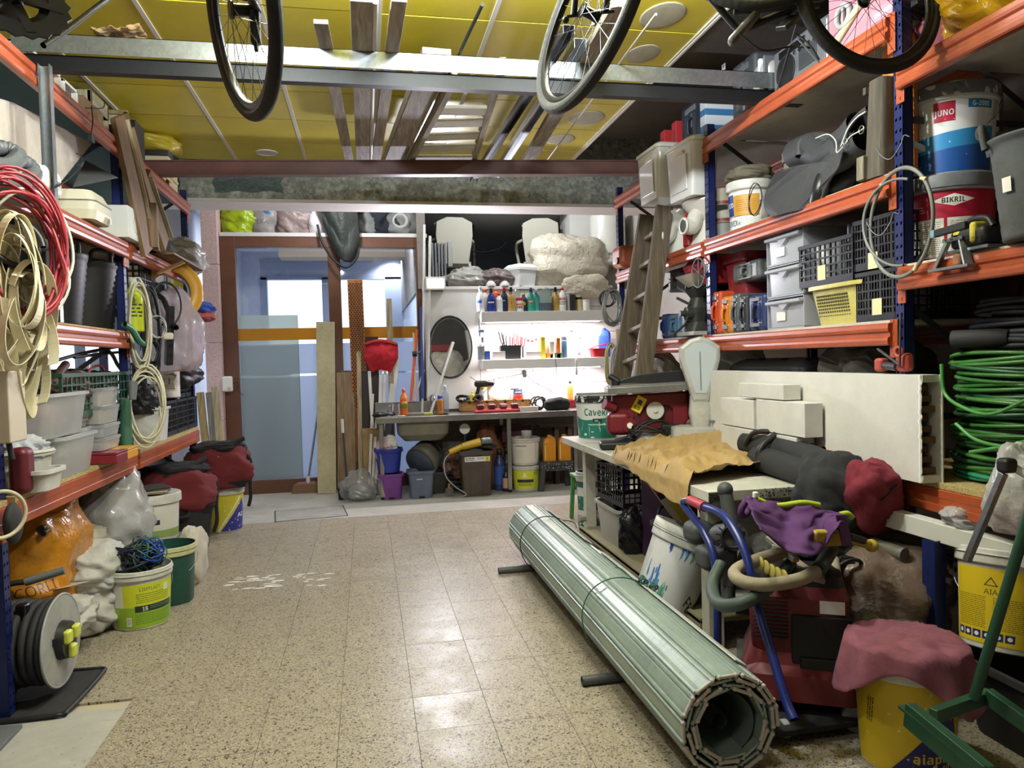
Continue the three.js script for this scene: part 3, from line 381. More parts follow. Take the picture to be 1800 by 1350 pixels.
const bag=(label,p,o)=>solo(o.name??'plastic_bag',label,o.cat??'bag',[move(sack(o.w,o.h,o.d,o),0,0,0,0,o.ry??0,0)],o.m,o.group).translateX(p.x??p[0]).translateY(p.y??p[1]).translateZ(p.z??p[2]);
const carton=(label,p,w,h,d,m,o={})=>{const c=thing(o.name??'cardboard_box',label,'box',p,o.ry??0,o.group);part(c,'body',[box(w,h-.004,d,0,h/2-.002,0,.003)],m);part(c,'flap',[box(w-.004,.004,d/2-.003,0,h-.001,-d/4),box(w-.004,.004,d/2-.003,0,h-.001,d/4)],m);if(o.tape)part(c,'tape',[box(w+.002,.0015,.05,0,h+.0015,0)],mat('#b58a4c',.3));return c};
// a coil of cable or hose hung from p: loops in the plane that faces the room, hanging below the peg
const coilAt=(name,label,cat,p,R,r,turns,m,o={})=>{const c=solo(name,label,cat,[hank(R,r,turns,{sx:o.sx??1,sy:o.sy??1,w:o.w??.03,s:o.s??1,jit:o.jit??.1,seg:o.seg??5,per:o.per??20}),...(o.extra??[])],m,o.group);c.position.copy(p.isVector3?p:V(...p));c.rotation.set(o.rx??0,o.ry??0,o.rz??0);return c};
const zx=(px,py,x=XR)=>onX(px,py,x).z,yx=(px,py,x)=>onX(px,py,x).y;
// ---------- right rack: what stands on its shelves ----------
const SB=YR.b+.015,SC=YR.c+.015,SD=YR.d+.015,SF=YR.f+.015,SG=YR.g+.015,SA=YR.a+.027,XS=2.31;
const zAt=(px,py=598)=>zx(px,py,XS);
{// row of tool cases on the middle shelf
const row=[['tall orange tool case at the far end of the row beside the blue post',1247,1264,512,'#d2542a'],['amber yellow tool case between the orange and the grey cases',1264,1283,520,'#e08a2c'],['light grey tool case with wide ribs right of the amber one',1283,1297,516,'#5c6266'],['dark grey tool case left of the blue case',1297,1311,518,'#3b3f42'],['navy blue tool case left of the clear drawers',1311,1343,516,'#2c3a68']];
for(const[lab,a,b,top,col]of row){const z0=zAt(a),z1=zAt(b),w=Math.min(.19,z1-z0-.008),h=yx((a+b)/ 2,top,XS)- SB;toolcase(lab,[XS+.2,SB,(z0+z1)/ 2],w,h,.38,col,{group:'upright tool cases on the right rack',hm:col==='#2c3a68'?mat('#1c2440',.5):undefined})}
toolcase('grey toolbox lying on top of the upright orange and amber cases',[XS+.24,SB+yx(1262,514,XS)- SB+.05,(zAt(1277)+ zAt(1322))/ 2-.08],.34,.13,.3,'#6d7070',{name:'toolbox'});
const row0=[['bright blue case at the far end behind the wooden ladder',1158,1168,552,'#2d4f9c'],['steel blue tool case with clear ribbed side right of the ladder',1168,1193,552,'#4d7594'],['dark grey tool case right of the steel blue one',1193,1220,548,'#4b4f52']];
for(const[lab,a,b,top,col]of row0){const z0=zAt(a,603),z1=zAt(b,603),w=Math.min(.26,z1-z0-.01),h=yx((a+b)/ 2,top,XS)- SB;toolcase(lab,[XS+.2,SB,(z0+z1)/ 2],w,h,.36,col,{group:'upright tool cases on the right rack'})}
const zt=zAt(1205,530);toolcase('black tool case lying tilted across the steel blue and grey cases',[XS+.22,SB+.3,zt-.06],.5,.15,.34,'#333638',{rot:[.32,0,0]});
const rb=thing('toolbox','red plastic toolbox with flat lid under the cisterns beside the blue post','box',[XS+.16,SB+.36,zAt(1220,490)]),m=dusty('#b23440',.4);part(rb,'body',[loft([[.26,.38,.03,0],[.3,.42,.03,.13]])],m);part(rb,'lid',[loft([[.31,.43,.03,.13],[.31,.43,.03,.15],[.24,.36,.03,.2]])],m);part(rb,'latch',[box(.012,.05,.05,-.15,.13,.1,.003),box(.012,.05,.05,-.15,.13,-.1,.003)],m);
const db=thing('case','black hard case lying behind the ladder under the red toolbox','case',[XS+.25,SB+.36,zAt(1178,495)]);part(db,'shell',[soft(.36,.09,.42,0,.05,0,.02),soft(.36,.08,.42,0,.14,0,.02)],M.black);part(db,'latch',[box(.01,.05,.04,-.182,.095,.12),box(.01,.05,.04,-.182,.095,-.12)],M.grey);
const mc=thing('grinding_machine','grey cast iron bench machine with crank and round disc beside the blue post','machine',[XS+.02,SB,zAt(1222,570)]);const mg=dusty('#4a4b47',.5,{metal:.4});part(mc,'base',[span(-.1,.1,0,.03,-.14,.14,.006)],M.paleGrey);part(mc,'column',[loft([[.16,.14,.03,.03],[.1,.1,.03,.1],[.13,.14,.04,.2],[.08,.1,.03,.27],[.15,.18,.04,.33]])],mg);part(mc,'gear_hub',[cyl(.045,.045,.05,-.07,.16,.01,0,0,PI/2),cyl(.02,.02,.1,-.09,.16,.01,0,0,PI/2),rod([-.07,.1,-.02],[-.1,.02,-.18],.008),rod([-.06,.22,.02],[-.1,.28,-.12],.01)],mg);part(mc,'hopper',[loft([[.1,.1,.01,.35],[.22,.3,.02,.43],[.21,.29,.02,.43],[.1,.1,.01,.36]])],mat('#b9b4a2',.5));part(mc,'disc',[ring(.1,.006,-.06,.43,.15,0,PI/2),...[0,1,2].map((k)=>rod([-.06,.43-.1*Math.cos(k*PI/3),.15-.1*Math.sin(k*PI/3)],[-.06,.43+.1*Math.cos(k*PI/3),.15+.1*Math.sin(k*PI/3)],.003))],M.grey);
}
for(const[y,h,z0,z1,c,l]of[[SB,.5,-4.62,-3.0,'#5c2228','maroon lacquered board standing at the back of the tool case shelf'],[SC,.26,-4.62,-3.0,'#5d5348','brown board on edge at the back of the saddle shelf, lower one'],[SC+.262,.2,-4.55,-3.1,'#6b6054','brown board on edge at the back of the saddle shelf, upper one'],[SF,.62,-2.7,-1.3,'#6e3a1e','red brown board standing at the back behind the big paint buckets'],[SA,.8,-2.75,-1.2,'#4b4f58','grey blue board standing at the back behind the green coils']])solo('rear_board',l,'board',[span(3.05,3.075,y,y+h,z0,z1,.002)],painted(c,.6));
{// red bin, drawers, crates and basket
const b=thing('storage_bin','tall dark red plastic bin with wide rim left of the clear drawers','bin',[2.58,SB,zx(1331,470,2.58)]),m=dusty('#8e2f35',.45),h=.53;part(b,'body',[pan(.26,.2,.34,.27,h,.02,.005),box(.012,h*.8,.03,-.15,h*.45,.05),box(.012,h*.8,.03,-.15,h*.45,-.05)],m);part(b,'rim',[lip(.34,.27,.02,h,.06,.014,.005)],m);
const z0=zAt(1347),z1=zAt(1411,590),w=z1-z0,zc=(z0+z1)/ 2,hh=.178,clr=mat('#d3d5da',.4,{trans:.6}),d=thing('drawer_tower','stack of three clear plastic drawers with paper tags beside the yellow basket','drawers',[XS+.2,SB,zc]);
for(let k=0;k<3;k++){const y=k*(hh+.004),f=part(d,'casing',[span(-.19,.2,y,y+.008,-w/2,w/2),span(-.19,.2,y+hh-.006,y+hh,-w/2,w/2),span(-.19,.2,y,y+hh,-w/2,-w/2+.005),span(-.19,.2,y,y+hh,w/2-.005,w/2),span(.195,.2,y,y+hh,-w/2,w/2)],clr),dr=part(d,'drawer',[pan(.36,w-.03,.37,w-.02,hh-.025,.015,.004).translate(0,y+.01,0),box(.03,.02,w*.94,-.2,y+hh*.84,0,.006),ext([[-.05,0],[.05,0],[0,-.035]],.02).rotateY(-PI/2).translate(-.195,y+hh*.78,0)],clr);part(dr,'contents',[move(sack(.28,hh*.62,w*.75,{s:k+2,n:18}),0,y+.016,0)],mat(['#8d8fa0','#77798c','#9a9890'][k],.8));if(k !==1)part(dr,'tag',[box(.002,.05,w*.24,-.188,y+hh*.4,-w*.12)],M.paper)}
const y0=SB,zb=(zAt(1418,590)+ zAt(1504,582))/ 2+.02,wb=.45,yb=.2,bk=thing('laundry_basket','pale yellow plastic basket with pierced side under the black crate','basket',[XS+.17,y0,zb]),my=dusty('#cfc46f',.4),bars=[];
part(bk,'body',[loft([[.27,wb-.09,.05,0],[.33,wb,.06,yb],[.322,wb-.008,.056,yb],[.262,wb-.098,.046,.006]])],my);part(bk,'rim',[lip(.33,wb,.06,yb+.004,.02,.016,.004)],my);
for(let i=0;i<14;i++)for(let j=0;j<7;j++)bars.push(move(new THREE.BoxGeometry(.002,.009,.013),-.1415-j*.0032,.05+j*.0165,-.14+i*.0185));part(bk,'slot',bars,mat('#3a3618',.8)).userData.kind='stuff';
crate('black lattice crate with odds and ends on top of the yellow basket',[XS+.17,SB+yb+.008,(zAt(1402,505)+ zAt(1500,500))/ 2],.33,.225,.45,'#0e0f10',{cardX:[-.1,.28]});
for(let i=0;i<5;i++)bottle(['white jar sticking out of the black crate above the yellow basket, leftmost','grey tin in the black crate above the yellow basket','white lidded jar at the middle of the black crate over the basket','black canister standing at the back left of the black crate','brown flask at the right of the black crate over the basket'][i],[XS+.12+.03*(i % 3),SB+yb+.017,(zAt(1402,505)+ zAt(1500,500))/ 2-.17+i*.085],{kind:i % 2?'can':'tub',h:i===3?.29:.225+.01*(i % 3),r:.036,col:['#dedcd6','#8a8c8e','#e2e0da','#1d1d1f','#6a5440'][i],cap:'#d8d6d0',cat:'jar'});
const zk=(zAt(1507,585)+ zAt(1574,578))/ 2;crate('black folding crate at the bottom of the pair next to the near blue post',[XS+.19,SB,zk],.36,.235,.3,'#0e0f10',{nz:14,cardX:[.0,.28]});crate('black folding crate on top of the pair next to the near blue post',[XS+.19,SB+.243,zk-.01],.36,.24,.31,'#0e0f10',{nz:14,cardX:[-.1,.16]});
solo('spray_gun','dark grey power tool lying in the top black crate by post','tool',[soft(.1,.09,.2,0,.09,0,.04),soft(.05,.14,.05,0,.08,.05,.02)],M.grey).position.set(XS+.1,SB+.29,zk);
bag('crumpled clear plastic bag stuffed between the yellow basket crate and the black crates',[XS+.4,SB,zAt(1495,480)- .02],{w:.24,h:.6,d:.2,s:3,fold:.12,tie:.3,m:film('#d6d8d8',.45)});
}
{// shelf with the saddle
const zc=zx(1270,400,2.46);['lowest','middle','topmost'].forEach((w,k)=>{const t=thing('wrapped_roll',`pale tile pack with red band, ${w} of the stack of three beside the white bucket`,'pack',[2.46,SC+k*.118,zc],0,'stack of three banded packs');part(t,'body',[cyl(.098,.098,.112,0,.056,0,0,0,0,28)],dusty(['#8e918e','#b3ae9c','#a9a18c'][k],.55));part(t,'band',[cyl(.0986,.0986,.022,0,.016,0,0,0,0,28)],mat('#7a2a22',.5))});
const pr=print(1024,512,(g,w,h)=>{g.fillStyle='#e9e7e0';g.fillRect(0,0,w,h);g.fillStyle='#223f8f';g.fillRect(40,20,380,290);g.fillStyle='#cf9a3a';g.fillRect(420,40,560,280);txt(g,'Paco',130,150,120,'#f2f2f2','serif');lines(g,480,110,420,160,6,'#a06a20',9);g.fillStyle='#7a6a50';g.fillRect(40,316,940,10);txt(g,'PROMIX»',90,410,110,'#243a78');lines(g,560,360,380,110,6,'#9a9a98',6);specks(g,w,h,60,['#b9a98a','#8f7f66'],7)});
bucket('white and blue paint bucket with large print left of the black saddle',onX(1318,400,2.5).setY(SC),{h:.32,rt:.135,rb:.12,print:pr,band:[.04,.8],handle:-.9,arc:2.5,ry:-1.15,lid:'#e4e2da'});
coilAt('cable','thin black cable looped over the printed white bucket','cable',onX(1328,350,2.325),.085,.003,2,M.black,{ry:-PI/2,sy:1.1,w:.008});
bag('grey cloth bundle lying on the lid of the printed white bucket',onX(1318,322,2.5).setY(SC+.335),{w:.26,h:.1,d:.26,s:5,name:'cloth_bundle',cat:'cloth',m:cloth('#6e6757'),fold:.1});
const a=onX(1330,345,2.42),b=onX(1370,280,2.42);solo('cardboard_sheet','cream sheet of board leaning behind the saddle by a wood block','board',[box(.008,.42,.3,0,.21,0,.001,.25)],mat('#d6cfa8',.8)).position.set(2.55,SC,zAt(1352,330));
solo('wood_block','sawn offcut of timber standing upright behind the saddle flap','wood',[box(.075,.44,.07,0,.22,0,.004,-.06)],woody('#a89c80',.8)).position.set(2.5,SC,zAt(1373,330));
const dr=thing('round_box','round brown wooden box with lid at the back of the saddle shelf','box',onX(1442,300,2.62).setY(SC+.2));part(dr,'body',[cyl(.2,.2,.12,0,.06,0,0,0,0,40)],woody('#8a8070',.7));part(dr,'lid',[cyl(.21,.21,.06,0,.15,0,0,0,0,40),cyl(.205,.21,.008,0,.184,0,0,0,0,40)],woody('#7c7264',.7));
solo('wood_block','stack of flat timber offcuts under the round brown box','wood',[span(-.16,.16,0,.1,-.16,.16,.005),span(-.14,.14,.1,.2,-.17,.15,.005)],greyWood).position.copy(dr.position).setY(SC);
// saddle: seat, two skirts, cantle and pommel with piping, girth strap
const s=thing('saddle','black leather riding saddle with white piping laid over the shelf edge','saddle',[0,0,0]),ml=mat('#3a3b3e',.62,{map:tGrime,metric:.4,bump:tCrinkle,bs:.0012});
const K=(px,py,x)=>{const p=onX(px,py,x);return[p.x,p.y,p.z]};
const outl=[[1347,352],[1352,328],[1370,305],[1395,292],[1425,285],[1450,280],[1475,262],[1478,285],[1460,305],[1448,322],[1438,345],[1432,362],[1400,372],[1375,380],[1358,378],[1349,368]];
{const c=onX(1405,330,2.26),pts=outl.map(([px,py])=>{const p=onX(px,py,2.26);return[-(p.z-c.z),p.y-c.y]}),f=ext(pts,.014,{bev:.005,curved:true}),q=f.attributes.position;for(let i=0;i<q.count;i++){const y=q.getY(i),u=q.getX(i);q.setZ(i,q.getZ(i)- .03*Math.sin(u*9)+ Math.max(0,y)*.15+.02*N3(u*8,y*8,1))}f.computeVertexNormals();part(s,'flap',[f.rotateY(PI/2).translate(c.x,c.y,c.z)],ml)}
part(s,'seat',[tube([K(1400,272,2.42),K(1425,262,2.42),K(1455,268,2.42),K(1490,250,2.42),K(1515,222,2.42)],.085,{seg:18,n:40}),tube([K(1455,300,2.36),K(1490,270,2.36),K(1518,245,2.36)],.06,{seg:14})],ml);
part(s,'cantle',[tube([K(1405,275,2.34),K(1408,250,2.36),K(1428,240,2.4),K(1458,244,2.36),K(1470,275,2.32)],.022,{seg:10,n:40})],ml);part(s,'back_flap',[tube([K(1450,310,2.33),K(1443,335,2.3),K(1436,362,2.32)],.045,{seg:12}),tube([K(1500,300,2.45),K(1480,320,2.4),K(1450,345,2.36)],.06,{seg:12})],mat('#17181a',.4));
part(s,'piping',[tube([K(1434,243,2.3),K(1455,236,2.3),K(1469,248,2.28),K(1471,268,2.25),K(1482,258,2.25)],.003),tube([K(1485,254,2.3),K(1495,240,2.3),K(1512,230,2.3),K(1520,224,2.3)],.003),tube([K(1478,258,2.3),K(1490,228,2.3),K(1505,208,2.3),K(1522,196,2.3)],.004)],mat('#c9c7bf',.6));part(s,'strap',[tube([K(1482,262,2.31),K(1492,226,2.31),K(1508,204,2.31),K(1525,190,2.31)],.012,{seg:6})],ml);part(s,'buckle',[ring(.016,.0025,...K(1486,250,2.29),0,PI/2),ring(.018,.0025,...K(1514,228,2.29),0,PI/2,.5)],M.chrome);
const st=solo('stone_slab','pale stone slab leaning behind the black saddle beside the timber post','slab',[box(.03,.3,.42,0,.15,0,.004)],mat('#a9a494',.85,{map:tConcrete,metric:1}));st.position.set(2.62,SC,zAt(1485,330));st.rotation.z=-.2;
const p=thing('timber_post','dark weathered timber post with notched foot standing on the shelf edge','post',[2.34,SC,zAt(1540,330)]),mw=woody('#5a5347',.85);part(p,'shaft',[loft([[.11,.13,.02,0],[.1,.12,.025,.12],[.1,.12,.025,.13],[.085,.1,.025,.44],[.075,.09,.02,.445]])],mw);part(p,'peg',[box(.03,.035,.02,-.04,.405,-.052,.004)],mw);part(p,'foot',[box(.05,.11,.05,-.05,.055,-.055,.006)],woody('#8a816e',.85));p.rotation.x=.02;
const o=thing('orange_panel','orange fibre panel standing behind the near blue post','panel',[2.392,SC,-2.965]);part(o,'sheet',[span(-.01,.01,0,.6,-.1,.1,.002)],mat('#cf7d2e',.6));
const wp=solo('stone_slab','white stone offcut lying behind the near blue post','slab',[box(.3,.025,.2,0,0,0,.004,0,0,-.35)],M.white);wp.position.set(2.5,SC+.07,-2.96);
}
{// top shelf
bag('black rucksack lying on the top shelf above the cisterns',onX(1255,150,2.55).setY(SD),{w:.34,h:.3,d:.36,s:11,name:'rucksack',m:cloth('#19191b'),fold:.1});{const q=onX(1272,118,2.36);const t=solo('luggage_tag','small white tag with black mark on the black rucksack','tag',[box(.003,.04,.045,0,0,0)],print(64,64,(g)=>{g.fillStyle='#e8e8e4';g.fillRect(0,0,64,64);g.fillStyle='#222';g.fillRect(20,16,22,10);g.fillRect(30,26,10,20)}));t.position.copy(q)}
toolcase('large dark grey suitcase on the top shelf behind the radio',[2.6,SD,zAt(1292,200)- .1],.3,.42,.36,'#4c5052',{name:'suitcase'});
const s=thing('projector_case','silver rounded case with white stripe left of the radio cassette','case',[2.54,SD,(zAt(1318,170)+ zAt(1350,170))/ 2-.12]);part(s,'shell',[soft(.34,.3,.2,0,.15,0,.07)],mat('#c0bfb8',.35,{metal:.3}));part(s,'stripe',[soft(.346,.306,.03,0,.153,.02,.014)],mat('#efeee8',.4));part(s,'stripe',[soft(.343,.303,.016,0,.152,.075,.007)],M.grey);
const r=thing('radio_cassette','silver portable radio cassette player with round speaker and aerial','radio',[2.42,SD,(zAt(1357,150)+ zAt(1445,120))/ 2-.03]),rw=.5,rh=.25,mr=mat('#8f9092',.38,{metal:.5,map:tGrime,metric:.5});part(r,'body',[soft(.14,rh,rw,0,rh/2,0,.02)],mr);const F=-.071;part(r,'front_panel',[box(.006,rh*.9,rw*.95,F,rh/2,0,.002)],mat('#74767a',.4,{metal:.4}));part(r,'speaker',[cyl(.08,.085,.012,F-.004,.1,-rw*.24,0,0,PI/2),ring(.086,.006,F-.005,.1,-rw*.24,0,PI/2)],M.dark);part(r,'tuner',[box(.006,.04,rw*.5,F-.004,rh*.82,-.06,.001)],M.blackGloss);part(r,'cassette_deck',[box(.008,.11,.16,F-.004,.11,rw*.18,.003)],mat('#3c3f44',.3));for(let k=0;k<5;k++)part(r,'knob',[cyl(.011,.011,.014,F-.008,rh*.66,-.02+k*.045,0,0,PI/2,14)],k===1?M.dark:M.chrome);part(r,'aerial',[rod([F-.02,.0,-rw*.4],[F-.02,.3,rw*.02],.003)],M.iron);part(r,'handle',[tube([[0,rh*.9,-rw*.46],[0,rh*1.12,-rw*.4],[0,rh*1.12,rw*.4],[0,rh*.9,rw*.46]],.01)],mr);
const pb=thing('toy_box','pink printed case with round handle at the near end of the top shelf','box',[2.5,SD,zAt(1500,100)+ .06]),mp=mat('#c58a96',.5,{map:tGrime,metric:.5});part(pb,'body',[box(.3,.34,.62,0,.19,0,.012)],mp);part(pb,'base',[box(.32,.03,.64,0,.015,0,.004)],M.black);part(pb,'front_label',[box(.003,.06,.2,-.152,.07,.12)],print(256,80,(g,w,h)=>{g.fillStyle='#c58a96';g.fillRect(0,0,w,h);lines(g,30,30,180,30,2,'#f4e6e8',9)}));part(pb,'pale_arc',[tube([[-.16,.06,-.24],[-.16,.14,-.1],[-.16,.22,.04],[-.16,.3,.12]],.018)],mat('#cfc99a',.5));part(pb,'grey_wheel',[ring(.05,.014,-.165,.17,-.17,0,PI/2),box(.01,.09,.014,-.165,.17,-.17)],M.paleGrey);
solo('cardboard_box','flat pink wooden crate standing behind the pink case under the ceiling','box',[box(.02,.5,.42,0,.25,0,.003),box(.05,.5,.03,-.02,.25,.2,.003),box(.05,.5,.03,-.02,.25,-.2,.003)],mat('#a07c80',.7)).position.set(2.75,SD,zAt(1520,60));
// far bay of the top shelf
const zf=zAt(1165,240),pile=['lowest','second','third','topmost'];pile.forEach((w,k)=>{const q=solo('timber_offcut',`dark wood board, ${w} of the pile at the far end of the top shelf`,'wood',[box(.4,.028,.5-.04*k,.02*k,0,0,.003)],woody(['#5c4034','#6b5544','#4a3a30','#7a6a54'][k],.8),'board pile on the top shelf');q.position.set(2.5,SD+.015+k*.03,zAt(1132,255)- .1)});
for(const[k,lab]of[[0,'red lever file on the top shelf above the cisterns, left one of two'],[1,'red lever file on the top shelf above the cisterns, right one of two']]){const f=thing('ring_binder',lab,'binder',[2.48,SD,zAt(1158+k*20,240)]);part(f,'cover',[box(.28,.3,.085,0,.15,0,.004)],mat('#b02f35',.4));part(f,'spine_label',[box(.002,.1,.05,-.141,.19,0)],mat('#8a1f26',.5));part(f,'finger_ring',[ring(.011,.002,-.142,.06,0,0,PI/2)],M.chrome)}
toolcase('dark blue hard case between the red files and the orange end plate',[2.52,SD,zAt(1205,225)],.34,.36,.34,'#2b3440',{name:'suitcase'});solo('magazine_pile','blue and white boxed pack left of the orange end plate','box',[box(.26,.28,.08,0,.14,0,.003)],print(128,128,(g,w,h)=>{g.fillStyle='#c8ccd0';g.fillRect(0,0,w,h);g.fillStyle='#3a6f9c';g.fillRect(0,30,w,20);g.fillRect(0,80,w,26)})).position.set(2.45,SD,zAt(1233,225));
bag('black plastic bag slumped on the top shelf right behind the red files',onX(1165,205,2.85).setY(SD),{w:.4,h:.46,d:.4,s:14,m:mat('#1b1b1c',.35,{bump:tCrinkle,bs:.004,metric:.3})});
}
{// two ceramic toilets with their cisterns on the saddle-level shelf, far bay
const mk=(lab,pc,ry)=>{const t=thing('toilet_cistern',lab,'cistern',pc,ry,'cisterns on the right rack'),m=mat('#deddd6',.18,{coat:.5});part(t,'tank',[loft([[.19,.34,.03,0],[.21,.4,.035,.33],[.215,.41,.035,.36]])],m);part(t,'lid',[loft([[.235,.43,.04,.362],[.235,.43,.04,.385],[.2,.4,.04,.4]])],m);part(t,'front_panel',[box(.008,.24,.24,-.106,.17,0,.003,0,0,.03)],m);part(t,'badge',[loft([[.012,.12,.005,0],[.012,.08,.005,.022]]).rotateZ(0).translate(-.109,.3,.03)],mat('#d6cba0',.4));part(t,'plug',[cyl(.012,.012,.006,-.02,.31,.202,PI/2,0,0,14)],M.paleGrey);return t};
const a=onX(1207,300,2.26),b=onX(1150,310,2.26);const c1=mk('white ceramic cistern at the right, in front of the blue post',[2.3,2.545,a.z],.06);const c2=mk('white ceramic cistern at the left, with yellowed front, behind the other',[2.24,2.62,b.z+.16],.02);
const pan1=(lab,p,ry)=>{const t=thing('toilet_pan',lab,'toilet',p,ry,'toilet pans on the right rack'),m=mat('#d8d5ca',.2,{coat:.5});part(t,'foot',[loft([[.34,.22,.08,0],[.3,.18,.07,.1],[.26,.17,.07,.18]])],m);part(t,'bowl',[loft([[.2,.16,.07,.12],[.4,.34,.15,.25],[.46,.38,.17,.29],[.46,.38,.17,.305],[.34,.26,.12,.305],[.2,.16,.07,.16]])],m);part(t,'outlet',[tube([[-.05,.2,0],[-.16,.2,.02],[-.2,.12,.03],[-.27,.12,.03]],.055,{seg:16}),ring(.052,.01,-.272,.12,.03,0,PI/2)],m);part(t,'outlet_hole',[cyl(.045,.045,.004,-.273,.12,.03,0,0,PI/2)],mat('#3a3834',.7));return t};
pan1('white toilet pan with round outlet under the right cistern',[2.48,SC,a.z-.02],.1);pan1('white toilet pan with round outlet under the left cistern',[2.48,SC,b.z+.14],.1);
const e=bottle('red fire extinguisher bottle standing between the two toilet pans',[2.33,SC,zAt(1209,440)],{kind:'round',h:.3,r:.05,col:'#a81f28',cap:'#1c1c1c',name:'fire_extinguisher',cat:'extinguisher',lab:print(128,128,(g,w,h)=>{g.fillStyle='#a81f28';g.fillRect(0,0,w,h);g.fillStyle='#e8e0d8';g.fillRect(30,20,68,50);g.fillStyle='#222';g.fillRect(34,78,60,26)})});
const oc=thing('tool_case','orange plastic case with black knob on the far end of the saddle shelf','case',[2.3,SC-.0,-6.3]);part(oc,'shell',[soft(.2,.19,.24,0,.1,0,.05)],dusty('#c0683f',.4));part(oc,'knob',[cyl(.03,.03,.03,-.1,.06,.06,0,0,PI/2)],M.black);
}
{// near bay: buckets, tub, planer, hoop
const juno=print(1024,640,(g,w,h)=>{g.fillStyle='#e7e6e1';g.fillRect(0,0,w,h);const gr=h*.47;g.fillStyle='#2f86bd';g.beginPath();g.moveTo(0,gr+60);g.lineTo(w,gr-30);g.lineTo(w,h);g.lineTo(0,h);g.fill();g.fillStyle='#1b4f97';g.beginPath();g.moveTo(0,gr+190);g.lineTo(w,gr+110);g.lineTo(w,h);g.lineTo(0,h);g.fill();g.fillStyle='#b41f3a';g.fillRect(430,60,190,165);txt(g,'JUNO',525,150,66,'#f4f0ee','sans-serif','center');g.fillStyle='#2c7fae';g.fillRect(730,60,260,70);txt(g,'G-2000',860,96,58,'#e8eef2','sans-serif','center');txt(g,'G',790,350,160,'#d9e4ec');lines(g,60,360,200,130,7,'#9cc3dc',6);lines(g,100,560,180,50,3,'#c8d6e6',8);txt(g,'♻',330,560,60,'#e8eef2');specks(g,w,h,30,['#cfd3d4'],6)});
const bik=print(1024,640,(g,w,h)=>{g.fillStyle='#a01330';g.fillRect(0,0,w,h);g.fillStyle='#e6e2d8';g.beginPath();g.moveTo(420,95);g.lineTo(620,40);g.lineTo(800,95);g.lineTo(620,150);g.fill();txt(g,'BIKRIL',612,96,64,'#1d1416','sans-serif','center');lines(g,60,130,300,70,3,'#d9b8be',8);g.fillStyle='#d8d4c8';g.fillRect(30,250,500,350);g.fillRect(560,250,430,330);lines(g,60,280,440,300,16,'#77726a',7);lines(g,590,280,380,270,15,'#77726a',7)});
const p=onX(1686,440,2.62);bucket('red and grey paint bucket with printed label under the blue and white one',[2.6,SF,-2.92],{h:.37,rt:.19,rb:.168,print:bik,col:'#a01330',rim:'#85878a',lid:'#77797c',handle:null,arc:2.5,ry:-.86,band:[.02,.85]});
bucket('white and blue paint bucket with grey lid on top of the red bucket',[2.6,SF+.385,-2.91],{h:.37,rt:.185,rb:.165,print:juno,col:'#e4e3dd',lid:'#7b7d80',lidMat:mat('#ffffff',.5,{map:paint(512,128,(g,w,h)=>{g.fillStyle='#6f7174';g.fillRect(0,0,w,h);specks(g,w,h,160,['#c9c9c6','#d8d8d4','#55575a'],9)})}),handle:-.85,arc:2.5,ry:-.86,band:[.02,.9]});
bucket('white paint bucket with grey lid behind the blue and white one, at the frame edge',[2.85,SF+.385,-2.12],{h:.37,rt:.17,rb:.15,print:juno,col:'#e4e3dd',lid:'#66686a',handle:null,arc:2.5,ry:-1.0,band:[.02,.9]});carton('dark wooden box under the bucket at the right frame edge',[2.85,SF,-2.12],.34,.385,.3,woody('#2d2a27',.8),{name:'wooden_box'});
const t=thing('rubber_tub','grey rubber tub with two loop handles and white sticker at right edge','tub',[2.36,SF,-2.18]),mt=mat('#55585b',.8,{map:tGrime,metric:.3});part(t,'body',[turn([[0,.004],[.13,0],[.145,.006],...Array.from({length:15},(_,i)=>[.146+i*.0025 +(i % 2)*.0016,.02+i*.022]),[.19,.34],[.2,.35],[.2,.358],[.18,.356],[.138,.012],[0,.01]],44)],mt);for(const e of[-1,1])part(t,'handle',[tube([[.06,.33,.185],[.05,.4,.2],[0,.425,.205],[-.05,.4,.2],[-.06,.33,.185]].map(([a,b,c])=>[c*e*.9-.02,b,a+.02]),.012)],mt);part(t,'sticker',[new THREE.CylinderGeometry(.178,.174,.05,8,1,true,-.85,.22).translate(0,.19,0)],M.paper);t.rotation.y=-.9;
const pl=thing('electric_planer','yellow and black electric planer lying on the orange beam','planer',onX(1716,438,2.3).setY(SF)),yl=mat('#cbbb3c',.4);part(pl,'body',[soft(.09,.075,.17,0,.05,0,.02)],M.black);part(pl,'motor_cover',[soft(.1,.08,.03,0,.065,.03,.012),soft(.07,.05,.05,-.01,.06,-.05,.015)],yl);part(pl,'sole',[box(.09,.012,.2,0,.006,0,.002)],M.galv);part(pl,'handle',[tube([[0,.08,-.07],[0,.12,-.02],[0,.115,.05],[0,.08,.08]],.013)],M.black);
const fr=thing('saw_guide','galvanised bracket shaped guide standing on the near orange beam','bracket',onX(1672,486,2.24).setY(1.757));part(fr,'frame',[bar([0,0,-.085],[.02,.115,-.035],.03,.012),bar([0,0,.085],[.02,.115,.035],.03,.012),box(.034,.014,.1,.02,.115,0,.002),box(.04,.012,.2,0,.004,0,.002)],M.galv);part(fr,'bolt',[cyl(.005,.005,.01,-.0,.118,-.03,0,0,PI/2,8),cyl(.005,.005,.01,0,.118,.0,0,0,PI/2,8)],M.chrome);part(fr,'wood_wedge',[soft(.03,.05,.04,.02,.035,.015,.014)],woody('#b07a50'));
